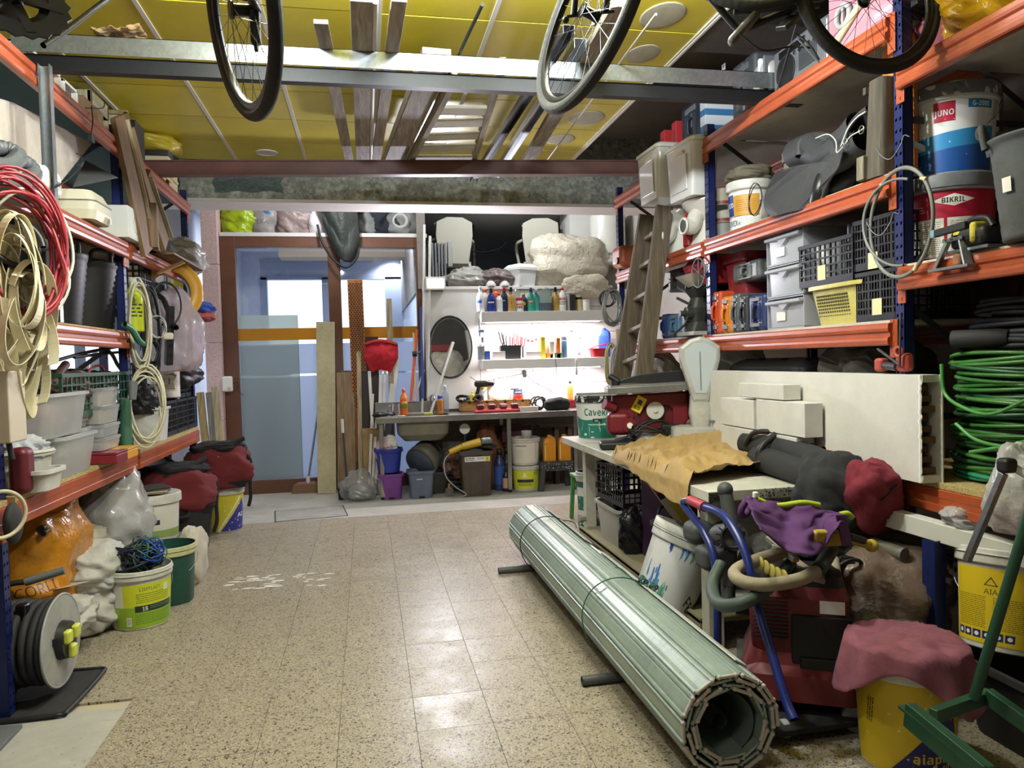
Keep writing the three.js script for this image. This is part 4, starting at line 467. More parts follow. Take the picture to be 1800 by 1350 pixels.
const hp=onX(1582,392,2.235);const hoop=thing('hose_hoop','grey plastic hose bent into a hoop hanging on the near blue post','hose',hp);part(hoop,'hose',[new THREE.TorusGeometry(.183,.0075,8,64).scale(1.02,1.28*.97,1),new THREE.TorusGeometry(.178,.006,8,48,3.6).scale(1,1.26,1).rotateZ(1.2).translate(0,.002,.012)].map((g)=>g.rotateY(-PI/2)),mat('#6f716c',.45));part(hoop,'tape',[.9,2.4,4.2].map((a)=>move(new THREE.CylinderGeometry(.0088,.0088,.03,10),Math.cos(a)*0,Math.sin(a)*.227,-Math.cos(a)*.187,a-PI/2+PI/2-.4,0,0)),mat('#c9bf8c',.6));
const k=thing('knife','black handled knife hanging at the hoop in front of the red bucket','knife',onX(1668,404,2.18));part(k,'handle',[box(.018,.03,.15,0,0,.01,.006,-.05)],M.black);part(k,'bolster',[box(.02,.03,.02,0,-.004,-.075,.004)],mat('#7da3b8',.3));
for(const[px,py,lab]of[[1572,400,'bent steel hook on the near blue post beside the black crates, upper one'],[1590,265,'bent wire hook on the near blue post beside the timber post']]){const q=onX(px,py,2.26);solo('wire_hook',lab,'hook',[tube([[0,.05,.03],[-.01,.06,.01],[-.02,.02,0],[-.05,-.03,-.02],[-.06,-.01,-.06],[-.06,.04,-.1]],.003)],M.iron).position.copy(q)}
bag('yellow plastic bag on the highest near shelf at the upper right corner',onX(1760,40,2.5).setY(SG),{w:.4,h:.3,d:.34,s:21,tie:.35,fold:.12,m:film('#d9a41c',.35,.18)});bag('red and blue cloth bundle left of the yellow bag on the highest near shelf',onX(1690,60,2.55).setY(SG),{w:.3,h:.24,d:.26,s:22,m:cloth('#7a3a48'),fold:.1,name:'cloth_bundle',cat:'cloth'});
}
{// lower shelf, near bay: coils of green conduit and black pipes; behind the door: sacks
const c0=[2.74,SA,-2.5],greens=['#35682c','#3b7031','#315f3c','#427635','#2c5730'],coils=14;
for(let k=0;k<coils;k++){const y=SA+.022+k*.037,R=.36+rnd(-.02,.025),g=hank(R,.0085,3,{s:k*1.7+2,w:.02,jit:.035,seg:6,per:26}).rotateX(PI/2);const c=solo('conduit_coil',`green plastic conduit coil, number ${['one', 'two', 'three', 'four', 'five', 'six', 'seven', 'eight', 'nine', 'ten', 'eleven', 'twelve', 'thirteen', 'fourteen'][k]} from the bottom of the tall stack`,'coil',[g],mat(k===0?'#2a8a68':greens[k % 5],.4),'green conduit coils stacked on the near lower shelf');c.position.set(c0[0]+ rnd(-.02,.02),y,c0[2]+ rnd(-.03,.03));c.rotation.y=rnd(6)}
for(let k=0;k<5;k++){const c=solo('conduit_coil',['black hose coil directly on top of the green conduit stack','black hose coil second above the green conduit','dark pipe coil third above the green conduit','thin black cable coil near the top of the stack','topmost black hose coil above the green conduit stack'][k],'coil',[hank(.33-.01*k,.013-.001*k,2,{s:k*3+31,w:.016,jit:.05,seg:6,per:26}).rotateX(PI/2)],mat(['#26282a','#2c2e33','#1d1f26','#202226','#33363a'][k],.6));c.position.set(c0[0]+ .03,SA+.56+k*.04,c0[2]);c.rotation.y=k}
const K=(px,py,x)=>onX(px,py,x);solo('conduit','loose end of green conduit looping out over the stacked coils','conduit',[tube([K(1655,640,2.28),K(1660,690,2.28),K(1690,715,2.27),K(1740,728,2.27),K(1800,705,2.27),K(1850,680,2.28)],.0075),tube([K(1680,745,2.27),K(1720,775,2.27),K(1800,790,2.27),K(1860,792,2.27)],.0075),tube([K(1705,795,2.26),K(1760,786,2.27),K(1850,765,2.28)],.0075)],mat('#4a8a44',.4));
const pe=thing('pipe_sleeve','short black rubber pipe sleeve poking out left of the coils','pipe',K(1675,635,2.36));part(pe,'tube',[turn([[.028,0],[.036,0],[.036,.16],[.032,.2],[.026,.2],[.026,0]],20).rotateX(PI/2).rotateY(.5)],M.rubber);pe.position.y=SA+.58;
const trayP=K(1385,650,2.5);const tr=thing('storage_tray','black plastic tray with ribbed lid behind the white hollow board','tray',[2.62,SA,zx(1385,640,2.5)]);part(tr,'body',[pan(.5,.75,.56,.82,.42,.05,.006)],M.black);part(tr,'lid',[loft([[.6,.86,.05,.42],[.6,.86,.05,.46],[.5,.76,.05,.5]]),...[-.25,0,.25].map((z)=>box(.44,.012,.18,0,.504,z,.005))],M.black);
const sacks=[['grey cement sack behind the hollow board left of the red clamp, left one',1490,640,'#5c564d',.2],['grey cement sack behind the hollow board left of the red clamp, right one',1535,645,'#4c4740',.18]];sacks.forEach(([l,px,py,c],k)=>bag(l,[2.6,SA+.28+0,zx(px,py,2.5)],{w:.4,h:.34-.04*k,d:.3,s:41+k,m:mat(c,.85,{map:tGrime,metric:.4}),name:'sack',cat:'sack'}));for(let k=0;k<2;k++)carton(k?'brown box under the right grey sack behind the hollow board':'brown box under the left grey sack behind the hollow board',[2.62,SA,zx(1490+45*k,645,2.5)],.36,.28,.26,M.card);
bag('pale plastic bag bulging beside the scale behind the hollow board',[2.55,SA+.0,zx(1285,650,2.5)],{w:.4,h:.66,d:.5,s:44,m:film('#cfccc2',.4,.3),tie:.2});
bag('white paper sack behind the bench saw blade guard under the ladder',[2.42,SA,zx(1160,660,2.42)],{w:.3,h:.56,d:.5,s:46,m:mat('#bdb9b2',.7,{map:tGrime,metric:.5}),name:'sack',cat:'sack'});
const cl=thing('pipe_clamp','pair of red pipe clamps with steel bar on the hollow board','clamp',K(1575,650,2.24).setY(1.355));part(cl,'jaw',[soft(.05,.06,.05,0,.03,-.09,.015)],mat('#a8453a',.5));part(cl,'jaw',[soft(.05,.08,.07,.01,.04,.04,.02),ring(.02,.007,-.01,.085,.03,0,PI/2)],mat('#a8453a',.5));part(cl,'bar',[rod([0,.03,-.1],[-.01,.02,.02],.018),rod([-.01,.1,-.1],[-.03,.03,.06],.006),rod([-.03,.03,.06],[-.03,.25,.07],.005)],M.iron);
}
// ---------- work bench, lit shelves and clutter along the back ----------
const BT=.874,zb0=-7.85,zb1=-8.43;
{const b=thing('work_bench','long stainless steel bench with sink along the back wall','bench',[0,0,0]),sx0=.3,sx1=.86;
part(b,'top',[span(.08,sx0,BT-.012,BT,zb1,zb0,.003),span(sx1,2.42,BT-.012,BT,zb1,zb0,.003),span(sx0,sx1,BT-.012,BT,zb0-.06,zb0,.003),span(sx0,sx1,BT-.012,BT,zb1,-8.36,.003)],M.steel);part(b,'apron',[span(.08,2.42,BT-.062,BT-.008,zb0-.003,zb0,.001),span(.08,.083,BT-.062,BT-.008,zb1,zb0)],M.steel);
part(b,'basin',[loft([[.4,.3,.06,-.27],[.54,.43,.08,-.2],[.56,.45,.05,0],[.55,.44,.05,0],[.53,.42,.08,-.195],[.39,.29,.06,-.262]]).translate((sx0+sx1)/ 2,BT-.004,-8.135)],mat('#7f7a68',.5,{map:tGrime,metric:.4}));part(b,'splash_back',[span(.08,.83,BT,BT+.13,zb1-.004,zb1+.012,.002),span(.815,.83,BT,BT+.17,zb1,-8.2,.002)],M.steel);
for(const x of[.13,1.5])for(const z of[zb0-.06,zb1+.05]){const l=part(b,'leg',[span(x-.022,x+.022,.03,BT-.012,z-.022,z+.022,.003)],M.steel);part(l,'foot',[cyl(.018,.02,.032,x,.016,z)],M.dark)}for(const x of[2.38])for(const z of[zb0-.06,zb1+.05])part(b,'leg',[span(x-.022,x+.022,0,BT-.012,z-.022,z+.022,.003)],M.steel)}
// two box shelves with light strips under them, and the flood lamp on the wall cap
const SH1=[1.875,1.992],SH2=[1.345,1.452],ZS=WB+.26;
for(const[k,[y0,y1]]of[SH1,SH2].entries()){const s=thing('wall_shelf',k?'lower white box shelf on the tiled wall crowded with tools':'upper white box shelf on the tiled wall carrying the row of bottles','shelf',[0,0,0]);part(s,'box',[span(1.275,2.72,y0,y1,WB+.002,ZS,.004)],mat('#dfdfdb',.4));part(s,'light_strip',[span(1.33,2.66,y0-.009,y0-.001,ZS-.05,ZS-.036)],mat('#fff2ee',.5,{glow:8}));areaLight(2.0,y0-.012,ZS-.043,1.32,.014,0xffeef0,k?290:480,2.0,0,ZS-.06)}
{const p=onZ(766,499,-8.36),f=thing('flood_lamp','lit white flood lamp on the wall cap beside the heater','lamp',[p.x,2.3,-8.4]);part(f,'housing',[box(.225,.15,.05,0,.03,0,.008)],M.white);part(f,'diffuser',[soft(.185,.1,.01,0,.03,.026,.004)],mat('#ffffff',.5,{glow:9}));part(f,'bracket',[box(.16,.02,.03,0,-.05,-.01)],M.grey);areaLight(p.x,2.33,-8.36,.18,.1,0xf4f2ff,1300,.5,2.4,-3)}
{// mirror and leaning laths
const p=onZ(792,610,-8.42),m=thing('mirror','oval wall mirror with black rim above the bench','mirror',[p.x,p.y,-8.425]);part(m,'glass',[cyl(1,1,.006,0,0,0,PI/2,0,0,64).scale(.243,.345,1)],mat('#e6e6e6',.02,{metal:1}));part(m,'rim',[new THREE.TorusGeometry(1,.03,10,72).scale(.247,.349,.5)],M.blackGloss);part(m,'inner_bezel',[new THREE.TorusGeometry(1,.012,8,72).scale(.226,.327,.5)],M.paleGrey);
const a=onZ(756,702,-8.2).setY(BT),b=onZ(797,601,-8.38);solo('plastic_strip','white plastic trunking leaning on the wall in front of the mirror','strip',[bar(a,b,.028,.016,V(0,0,1),.002)],M.white)}
// bottles on the upper shelf
const zS=ZS-.09,LB={};const lab=(bg,fn)=>print(128,160,(g,w,h)=>{g.fillStyle=bg;g.fillRect(0,0,w,h);fn?.(g,w,h)});
const amberL=lab('#c49a4a',(g)=>{g.strokeStyle='#7a5a20';g.lineWidth=3;g.strokeRect(12,12,104,136);txt(g,'7',64,80,60,'#7a5a20','sans-serif','center')});
const row=[[845,502,'spray','#e8e8ea','#d3d9e6',lab('#cdd6ea',(g)=>{g.fillStyle='#3b6ab8';g.fillRect(10,30,70,50)}),'white trigger spray bottle with blue print, leftmost of the shelf'],[853,508,'round','#f0d9d2','#e0662f',null,'pale bottle with orange top beside the leftmost spray'],[864,506,'spray','#1c3f9c','#222326',lab('#15307c',(g)=>{g.fillStyle='#e8eef6';g.fillRect(20,40,80,22)}),'deep blue spray bottle with white marks'],[872,509,'jug','#d5602c','#d5602c',null,'orange plastic bottle behind the deep blue spray'],[878,514,'nozzle','#e3e5e4','#d33d30',null,'white nozzle bottle with red tip'],[887,504,'spray','#1e2a55','#c3262e',lab('#1c2a52',(g)=>{g.fillStyle='#c9cfdc';g.fillRect(14,20,60,16)}),'navy bottle with red and white trigger'],[899,504,'spray','#c8a258','#1b1a1a',amberL,'amber labelled bottle with black pump, left of two'],[907,506,'jug','#e6e6e8','#e6e6e8',null,'translucent white bottle behind the amber one'],[914,524,'tub','#eceae6','#b83040',lab('#efe7dd',(g)=>{g.fillStyle='#e07b3a';g.fillRect(0,40,128,30);g.fillStyle='#3d3d3d';g.fillRect(30,80,16,50);g.fillRect(56,80,16,50);g.fillRect(82,80,16,50)}),'white jar with red lid and orange band'],[921,515,'round','#2a3346','#c9c736',lab('#28324a',(g)=>{g.fillStyle='#e0a030';g.fillRect(30,30,60,60)}),'dark bottle with yellow green top'],[934,505,'spray','#3aa08c','#3c3f74',lab('#3d9c7c',(g)=>{g.fillStyle='#cc3333';g.beginPath();g.ellipse(64,40,40,24,0,0,7);g.fill();txt(g,'KH7',64,42,30,'#fff','sans-serif','center')}),'green spray bottle with violet trigger and red oval print'],[943,506,'spray','#45a5a0','#e2e4e4',null,'turquoise spray bottle with white trigger'],[959,505,'jug','#c9d4d2','#c9d4d2',null,'broad clear jug with blue grey liquid',1],[977,504,'spray','#c8a258','#1b1a1a',amberL,'amber labelled bottle with black pump, right of two'],[989,504,'nozzle','#e6e4e0','#c32f2c',lab('#f0efec',(g)=>{g.fillStyle='#c43034';g.fillRect(20,16,88,34);txt(g,'CLH',64,33,26,'#fff','sans-serif','center');lines(g,14,70,100,60,3,'#444',10)}),'white glue bottle with red cap and red label'],[1001,519,'can','#a9a9a4','#888',null,'grey metal can beside the glue bottle'],[1006,518,'can','#202123','#222',null,'black can beside the grey can'],[1018,521,'can','#c6b68a','#222',lab('#cbb988',(g)=>{g.fillStyle='#222';g.fillRect(0,0,128,30)}),'cream and black tin at the right'],[1030,527,'tub','#e2dfd8','#e2dfd8',null,'small white pot at the right end of the bottle row']];
const tops=SH1[1]+ .002;row.forEach(([px,py,kind,col,cap,l,lb,big],i)=>{const behind=[1,3,7].includes(i),z=zS -(behind?.08:.02*(i % 2)),p=onZ(px,548,z),h=onZ(px,py,z).y-tops;const r=big?.075:kind==='jug'?.05:kind==='spray'?.045:kind==='tub'?.042:.041;bottle(lb,[p.x,tops,z],{kind,h,r,col,cap,lab:l,trans:big||i===7?1:0,fill:big?.34:0,fillCol:'#3f5a6c',group:'bottles on the upper wall shelf'})});
// lower shelf: pliers pot, boxes, pens, tubs
{const y=SH2[1]+ .002,z=ZS-.1,X=(px)=>onZ(px,620,z).x,H=(px,py)=>onZ(px,py,z).y-y;
const pot=(px,py,w,col,l,n)=>{const t=thing(n??'tool_pot',l,'holder',[X(px),y,z]);part(t,'pot',[pan(w,.1,w*1.05,.11,H(px,py),.012,.003)],mat(col,.5));return t};
const holder=pot(897,607,.23,'#2b2c2e','dark tool holder full of pliers and screwdrivers on the lower shelf','tool_holder');
[[884,583,-.5,'#2b2b2e','black and grey pliers leaning left out of the tool holder'],[889,588,-.2,'#3a3a3c','grey long nosed pliers in the tool holder, second from left'],[899,592,0,'#c23030','red handled screwdriver upright in the tool holder'],[906,586,.05,'#b8483a','orange red pliers at the middle of the tool holder'],[913,590,.1,'#c03436','red handled cutters right of the middle in the tool holder'],[919,593,.25,'#9a2f34','dark red handle leaning right out of the tool holder']].forEach(([px,py,t,c,l])=>{const h=H(px,py);const q=thing('pliers',l,'tool',[X(px),y+.004,z],0,'hand tools in the holder');part(q,'grip',[bar([-.012,h*.55,0],[-.016+t*.06,h,0],.014,.014,V(0,0,1),.004),bar([.012,h*.55,0],[.018+t*.06,h*.97,0],.014,.014,V(0,0,1),.004)],mat(c,.4));part(q,'shank',[bar([0,.01,0],[0,h*.58,0],.02,.01,V(0,0,1),.003)],M.iron)});
const pens=pot(846,609,.07,'#8a8f94','steel beaker with pencils at the left end of the lower shelf');for(let k=0;k<5;k++)part(pens,'pencil',[bar([-.02+k*.01,.02,0],[-.035+k*.016,.16+.012*(k % 3),.01*(k % 2)],.008,.008,V(0,0,1))],mat(['#4a3a34','#b83030','#333','#888','#6b5044'][k],.5));
const small=[[856,617,.055,'#2c4fa0','small blue box beside the pencil beaker'],[876,618,.14,'#cfcac6','clear parts box with screws left of the tool holder'],[936,618,.17,'#d6d2cf','clear parts box in front of the sealant tubes'],[953,592,.05,'#e5cf3a','yellow and white carton upright on the lower shelf'],[969,600,.055,'#dad8d0','white carton with grey label on the lower shelf'],[980,594,.045,'#d2742c','orange and black carton upright on the lower shelf'],[965,621,.07,'#d88a34','flat orange carton lying on the lower shelf'],[981,620,.08,'#4a6a44','green tray of small parts on the lower shelf']];
small.forEach(([px,py,w,c,l])=>{const t=thing('small_box',l,'box',[X(px),y,z+.02]);const h=H(px,py);part(t,'body',[box(w,h*.84,.07,0,h*.42,0,.003)],mat(c,.5));part(t,'lid',[box(w*1.02,h*.16,.072,0,h*.92,0,.003)],mat(new THREE.Color(c).multiplyScalar(.75).getHex(),.5))});
[[909,608,'tub','#eceae6','#d8d4d0','white tub with a red stripe in front of the tool holder'],[930,595,'nozzle','#e8dcd8','#c43038','white and red sealant bottle, left of three'],[937,596,'nozzle','#d8b8b4','#b82c34','pink sealant bottle, middle of three'],[944,593,'nozzle','#e2dcd8','#c03a40','white sealant bottle with red cap, right of three'],[961,590,'aerosol','#d9d9d2','#c8c6c0','tall white aerosol on the lower shelf'],[993,591,'aerosol','#2e5a72','#30343a','dark blue aerosol with black cap on the lower shelf'],[1007,580,'jug','#e9e5e4','#d6323a','white canister with red cap on the lower shelf'],[1022,590,'round','#e6e2e0','#e0dcd8','plain white bottle beside the red basket'],[1064,576,'jug','#3f62c4','#2c4fb0','bright blue canister behind the red basket']].forEach(([px,py,kind,c,cap,l])=>bottle(l,[X(px),y,z-.03],{kind,h:H(px,py),r:kind==='jug'?.07:.036,col:c,cap,group:'bottles on the lower wall shelf'}));
const rb=thing('basket','small red plastic basket at the right end of the lower shelf','basket',[X(1052),y,z+.01]);part(rb,'body',[pan(.17,.12,.21,.15,.1,.03,.003)],mat('#c22a34',.35));part(rb,'rim',[lip(.21,.15,.03,.1,.014,.008,.003)],mat('#c22a34',.35));part(rb,'handle',[tube([[-.1,.1,0],[-.02,.13,.03],[.1,.15,.02]],.006)],mat('#c22a34',.35));
coilAt('cable','tangled white cable lying beside the red basket on the lower shelf','cable',[X(1020),y+.035,z+.04],.05,.004,4,mat('#d8d4d4',.5),{w:.03,jit:.3,sy:.6});solo('brush','white brush hanging from the lower shelf edge','brush',[box(.02,.16,.008,0,-.1,0,.004),soft(.03,.06,.012,0,-.17,0,.005)],M.white).position.set(X(1008),y,ZS+.012);solo('cable','thin dark cord hanging from the lower shelf down to the bench','cable',[tube([[0,0,0],[.005,-.12,.006],[-.004,-.3,.004],[.01,-.36,.01]],.003)],M.dark).position.set(X(972),SH2[0]+ .1,ZS+.008);
const pv=thing('vice_clamp','small chrome and blue clamp hanging at the left end of the upper shelf','clamp',[X(843),1.72,ZS-.05]);part(pv,'screw',[rod([0,0,0],[0,.2,0],.008),cyl(.014,.014,.06,.03,-.04,0)],M.chrome);part(pv,'body',[soft(.07,.04,.04,.02,.06,0,.012)],mat('#8aa0c4',.4))}
// on the bench
{const y=BT+.001,X=(px,z)=>onZ(px,715,z).x,sp=(o,px,z,ry)=>{o.position.set(X(px,z),y,z);if(ry)o.rotation.y=ry;return o};
const bx=sp(thing('drawer_box','light wooden box with four small drawers on the bench','drawers',[0,0,0]),850,-8.3);for(const[x,w]of[[-.17,.2],[.03,.19],[.24,.2],[.44,.18]]){part(bx,'casing',[span(x-w/2,x+w/2,0,.008,-.1,.08),span(x-w/2,x+w/2,.112,.12,-.1,.08),span(x-w/2,x-w/2+.006,0,.12,-.1,.08),span(x+w/2-.006,x+w/2,0,.12,-.1,.08)],woody('#cba671',.6));const d=part(bx,'drawer',[span(x-w/2+.01,x+w/2-.01,.012,.108,-.09,.076,.002)],woody('#d9a55a',.6));part(d,'finger_notch',[cyl(.018,.018,.004,x,.106,.076,PI/2)],M.dark)}
const tr=sp(thing('battery_tray','flat red tray carrying battery packs on the bench','tray',[0,0,0]),874,-8.02);part(tr,'tray',[loft([[.5,.16,.03,0],[.52,.18,.03,.02],[.5,.16,.03,.035]])],mat('#a02a34',.4));['leftmost','second from left','third from left','rightmost'].forEach((w,k)=>{const b=thing('battery_pack',`dark red battery pack, ${w} of four on the red tray`,'battery',[tr.position.x-.19+k*.128,y+.036,-8.02],0,'battery packs on the red tray');part(b,'case',[soft(.085,.055,.1,0,.028,0,.02)],mat('#6b2028',.4));part(b,'contact',[box(.05,.02,.004,0,.035,.05)],k===2?M.paleGrey:M.dark)});
const bag1=sp(bag('black shoulder bag slumped on the bench',[0,0,0],{w:.26,h:.13,d:.16,s:51,fold:.1,name:'shoulder_bag',m:cloth('#1a1a1c')}),979,-8.02);solo('strap','black strap piled up behind the shoulder bag','strap',[hank(.06,.009,4,{s:12,jit:.4,w:.03})],M.black).position.set(X(948,-8.1),y+.075,-8.1);
sp(bottle('clear plastic water bottle standing by the sink',[0,0,0],{kind:'round',h:.31,r:.04,col:'#dfe6ea',cap:'#b9cdd8',trans:1,ry:0}),783,-8.2);sp(bottle('orange aerosol with blue cap left of the water bottle',[0,0,0],{kind:'aerosol',h:.2,r:.031,col:'#d2822c',cap:'#2440b0',ry:.2,lab:lab('#d2822c',(g)=>{lines(g,10,20,108,120,6,'#5a2c10',9)})}),774,-8.12);sp(bottle('orange squeeze bottle with orange cap beside the steel jug',[0,0,0],{kind:'round',h:.29,r:.042,col:'#d9742a',cap:'#e0641c',ry:.3,lab:lab('#d0601c',(g)=>{g.fillStyle='#5a7a2c';g.fillRect(10,60,100,60);g.fillStyle='#e8c040';g.fillRect(30,20,60,30)})}),710,-8.12);
const jug=sp(thing('steel_jug','brushed steel jug on the bench left of the orange bottle','jug',[0,0,0]),696,-8.08);part(jug,'body',[turn([[0,0],[.055,0],[.056,.005],[.048,.13],[.046,.13],[.052,.006]],28)],M.chrome);part(jug,'handle',[tube([[-.05,.11,0],[-.085,.1,0],[-.085,.04,0],[-.054,.03,0]],.005)],M.chrome);
const gl=sp(solo('glove_pair','crumpled black work gloves at the left end of the bench','gloves',[sack(.14,.05,.12,{s:61,fold:.2,f:5,n:28}),tube([[.02,.03,.02],[.09,.025,.04],[.13,.02,.03]],.015)],M.black),668,-8.0);sp(solo('sponge','yellow green sponge on the sink edge','sponge',[soft(.1,.03,.07,0,.015,0,.01)],mat('#9a9a4a',.9)),752,-7.93);
const tp=sp(thing('tap','steel sink tap with curved spout at the sink back','tap',[0,0,0]),757,-8.36);part(tp,'spout',[tube([[0,0,0],[0,.16,0],[.02,.2,.04],[.03,.18,.12],[.03,.14,.13]],.011)],M.chrome);part(tp,'lever',[rod([0,.05,0],[.05,.1,.03],.006)],M.chrome);
const fl=sp(thing('vacuum_flask','red insulated flask with black lid on the bench','flask',[0,0,0]),911,-8.3);part(fl,'body',[turn([[0,0],[.056,0],[.06,.01],[.06,.16],[.05,.19],[0,.19]])],mat('#cf4332',.35));part(fl,'collar',[turn([[.056,.18],[.056,.21],[0,.21]])],mat('#2c3a72',.4));part(fl,'lid',[turn([[.05,.21],[.05,.235],[0,.235]]),box(.1,.014,.03,-.035,.236,0,.004)],M.black);
const jar=sp(thing('jar','white jar with yellow lid on the bench beneath the drill','jar',[0,0,0]),850,-8.34);part(jar,'glass',[cyl(.045,.045,.13,0,.065,0)],mat('#e9e6dc',.3));part(jar,'lid',[cyl(.047,.047,.025,0,.143,0)],mat('#d8c84c',.4));jar.position.y +=.121;
const drill=(l,px,z,yy,c,ry)=>{const d=thing('cordless_drill',l,'drill',[X(px,z),yy,z],ry);part(d,'motor_body',[soft(.07,.075,.17,0,.19,.0,.03)],mat(c,.4));part(d,'chuck',[cyl(.022,.03,.06,0,.19,.11,PI/2)],M.dark);part(d,'grip',[bar([0,.17,-.03],[0,.05,-.06],.04,.05,V(1,0,0),.01)],M.black);part(d,'battery',[soft(.08,.05,.11,0,.026,-.06,.012)],M.black)};
drill('black and yellow cordless drill behind the drawer box',848,-8.22,y+.121,'#2a2a26',1.2);drill('grey drill lying behind the white jar on the drawer box',868,-8.38,y+.121,'#55585a',-1.0);
const cl=sp(solo('cable','tangle of black charger leads piled on the drawer box','cable',[hank(.06,.006,6,{s:71,jit:.5,w:.05,sy:.5})],M.black),812,-8.2);cl.position.y=y+.15;const c2=sp(copy(cl,[0,0,0],.8,'black leads and adaptors piled at the middle of the drawer box'),838,-8.15);c2.position.y=y+.15;sp(bottle('yellow glue bottle on the drawer box beside the black leads',[0,0,0],{kind:'nozzle',h:.11,r:.024,col:'#d9c62c',cap:'#d9c62c'}),831,-8.14).position.y=y+.121;
const pk=sp(thing('paper_pack','crumpled white paper bag standing behind the flask and jar','bag',[0,0,0]),878,-8.4);part(pk,'body',[sack(.26,.26,.1,{s:77,pow:4,fold:.05,n:28})],mat('#e4ddd8',.8));pk.position.y=y+.1;solo('carton_stand','white carton under the paper bag behind the drawer box','box',[box(.36,.1,.1,0,.05,0,.002)],M.white).position.set(X(890,-8.39),y,-8.385);
const hk=thing('wall_socket','black plug hanging in a socket on the wall above the flask','socket',onZ(921,654,-8.43));part(hk,'plate',[box(.06,.06,.012,0,0,0,.004)],M.white);part(hk,'plug',[cyl(.02,.024,.05,0,0,.03,PI/2),soft(.04,.05,.03,0,-.035,.03,.01)],M.dark);solo('cable','black lead drooping from the wall plug down to both sides of the bench','cable',[tube([onZ(921,656,-8.38),onZ(895,662,-8.38),onZ(868,667,-8.36),onZ(858,682,-8.3),onZ(850,690,-8.24)],.004),tube([onZ(922,656,-8.38),onZ(940,672,-8.37),onZ(965,685,-8.36),onZ(972,690,-8.35)],.004),tube([onZ(826,662,-8.4),onZ(838,672,-8.38),onZ(836,690,-8.34),onZ(818,698,-8.25)],.003)],M.dark);
sp(bottle('orange sauce bottle with black cap at the right of the bench',[0,0,0],{kind:'round',h:.22,r:.036,col:'#d98f3c',cap:'#3a2a20'}),1003,-8.36).position.y=y+.09;for(const[px,c,l,yy]of[[1000,'#a42830','red charger base under the orange sauce bottle',0],[1040,'#e4e2e6','white plastic tub with blue lid at the right of the bench',.06],[1044,'#2f5fc8','blue plastic box standing in front of the white tub',0],[1020,'#d8d0cc','pale carton right of the charger base',0]]){const t=thing('small_box',l,'box',[X(px,-8.3),y+yy,px===1044?-8.18:-8.3]);part(t,'body',[pan(.13,.1,.15,.12,.085,.015,.003),box(.12,.06,.09,0,.04,0,.004)],mat(c,.4));part(t,'lid',[lip(.15,.12,.015,.088,.012,.004,.06)],mat(px===1040?'#6f9fdc':c,.4))}
sp(solo('parts_tray','clear tray of small parts in front of the straps','tray',[pan(.2,.12,.22,.13,.05,.012,.003),sack(.16,.04,.09,{s:81,n:18})],mat('#c8c2b8',.4)),928,-7.99);sp(solo('steel_ruler','thin steel bar lying across the left bench top','bar',[box(.3,.008,.03,0,.004,0,.002,0,.3)],M.chrome),690,-7.93)}
// cable bundles hung at the far blue post
for(const[px,py,R,sx,sy,turns,c,l,s]of[[1076,540,.11,.8,1.35,9,'#77776e','grey and black cables hung in loops at the far blue post, upper bundle',3],[1068,525,.07,.9,1.0,4,'#2a2a2a','thin black cable ring hung in front of the upper cable bundle',5],[1074,640,.09,.55,2.0,8,'#8e8d58','olive and yellow cables hung in long loops, lower bundle',7],[1083,650,.085,.5,2.3,6,'#9a9ba0','pale grey cables hung beside the olive lower bundle',9]]){const p=onX(px,py,2.18);coilAt('cable_bundle',l,'cable',p,R,.006,turns,mat(c,.55),{sx,sy,s,w:.03,jit:.14}).rotation.y=.25}
solo('wood_batten','short pale batten hanging beside the lower cable bundle at the ladder','wood',[box(.05,.34,.02,0,0,0,.003)],paleWood).position.copy(onX(1088,612,2.22));
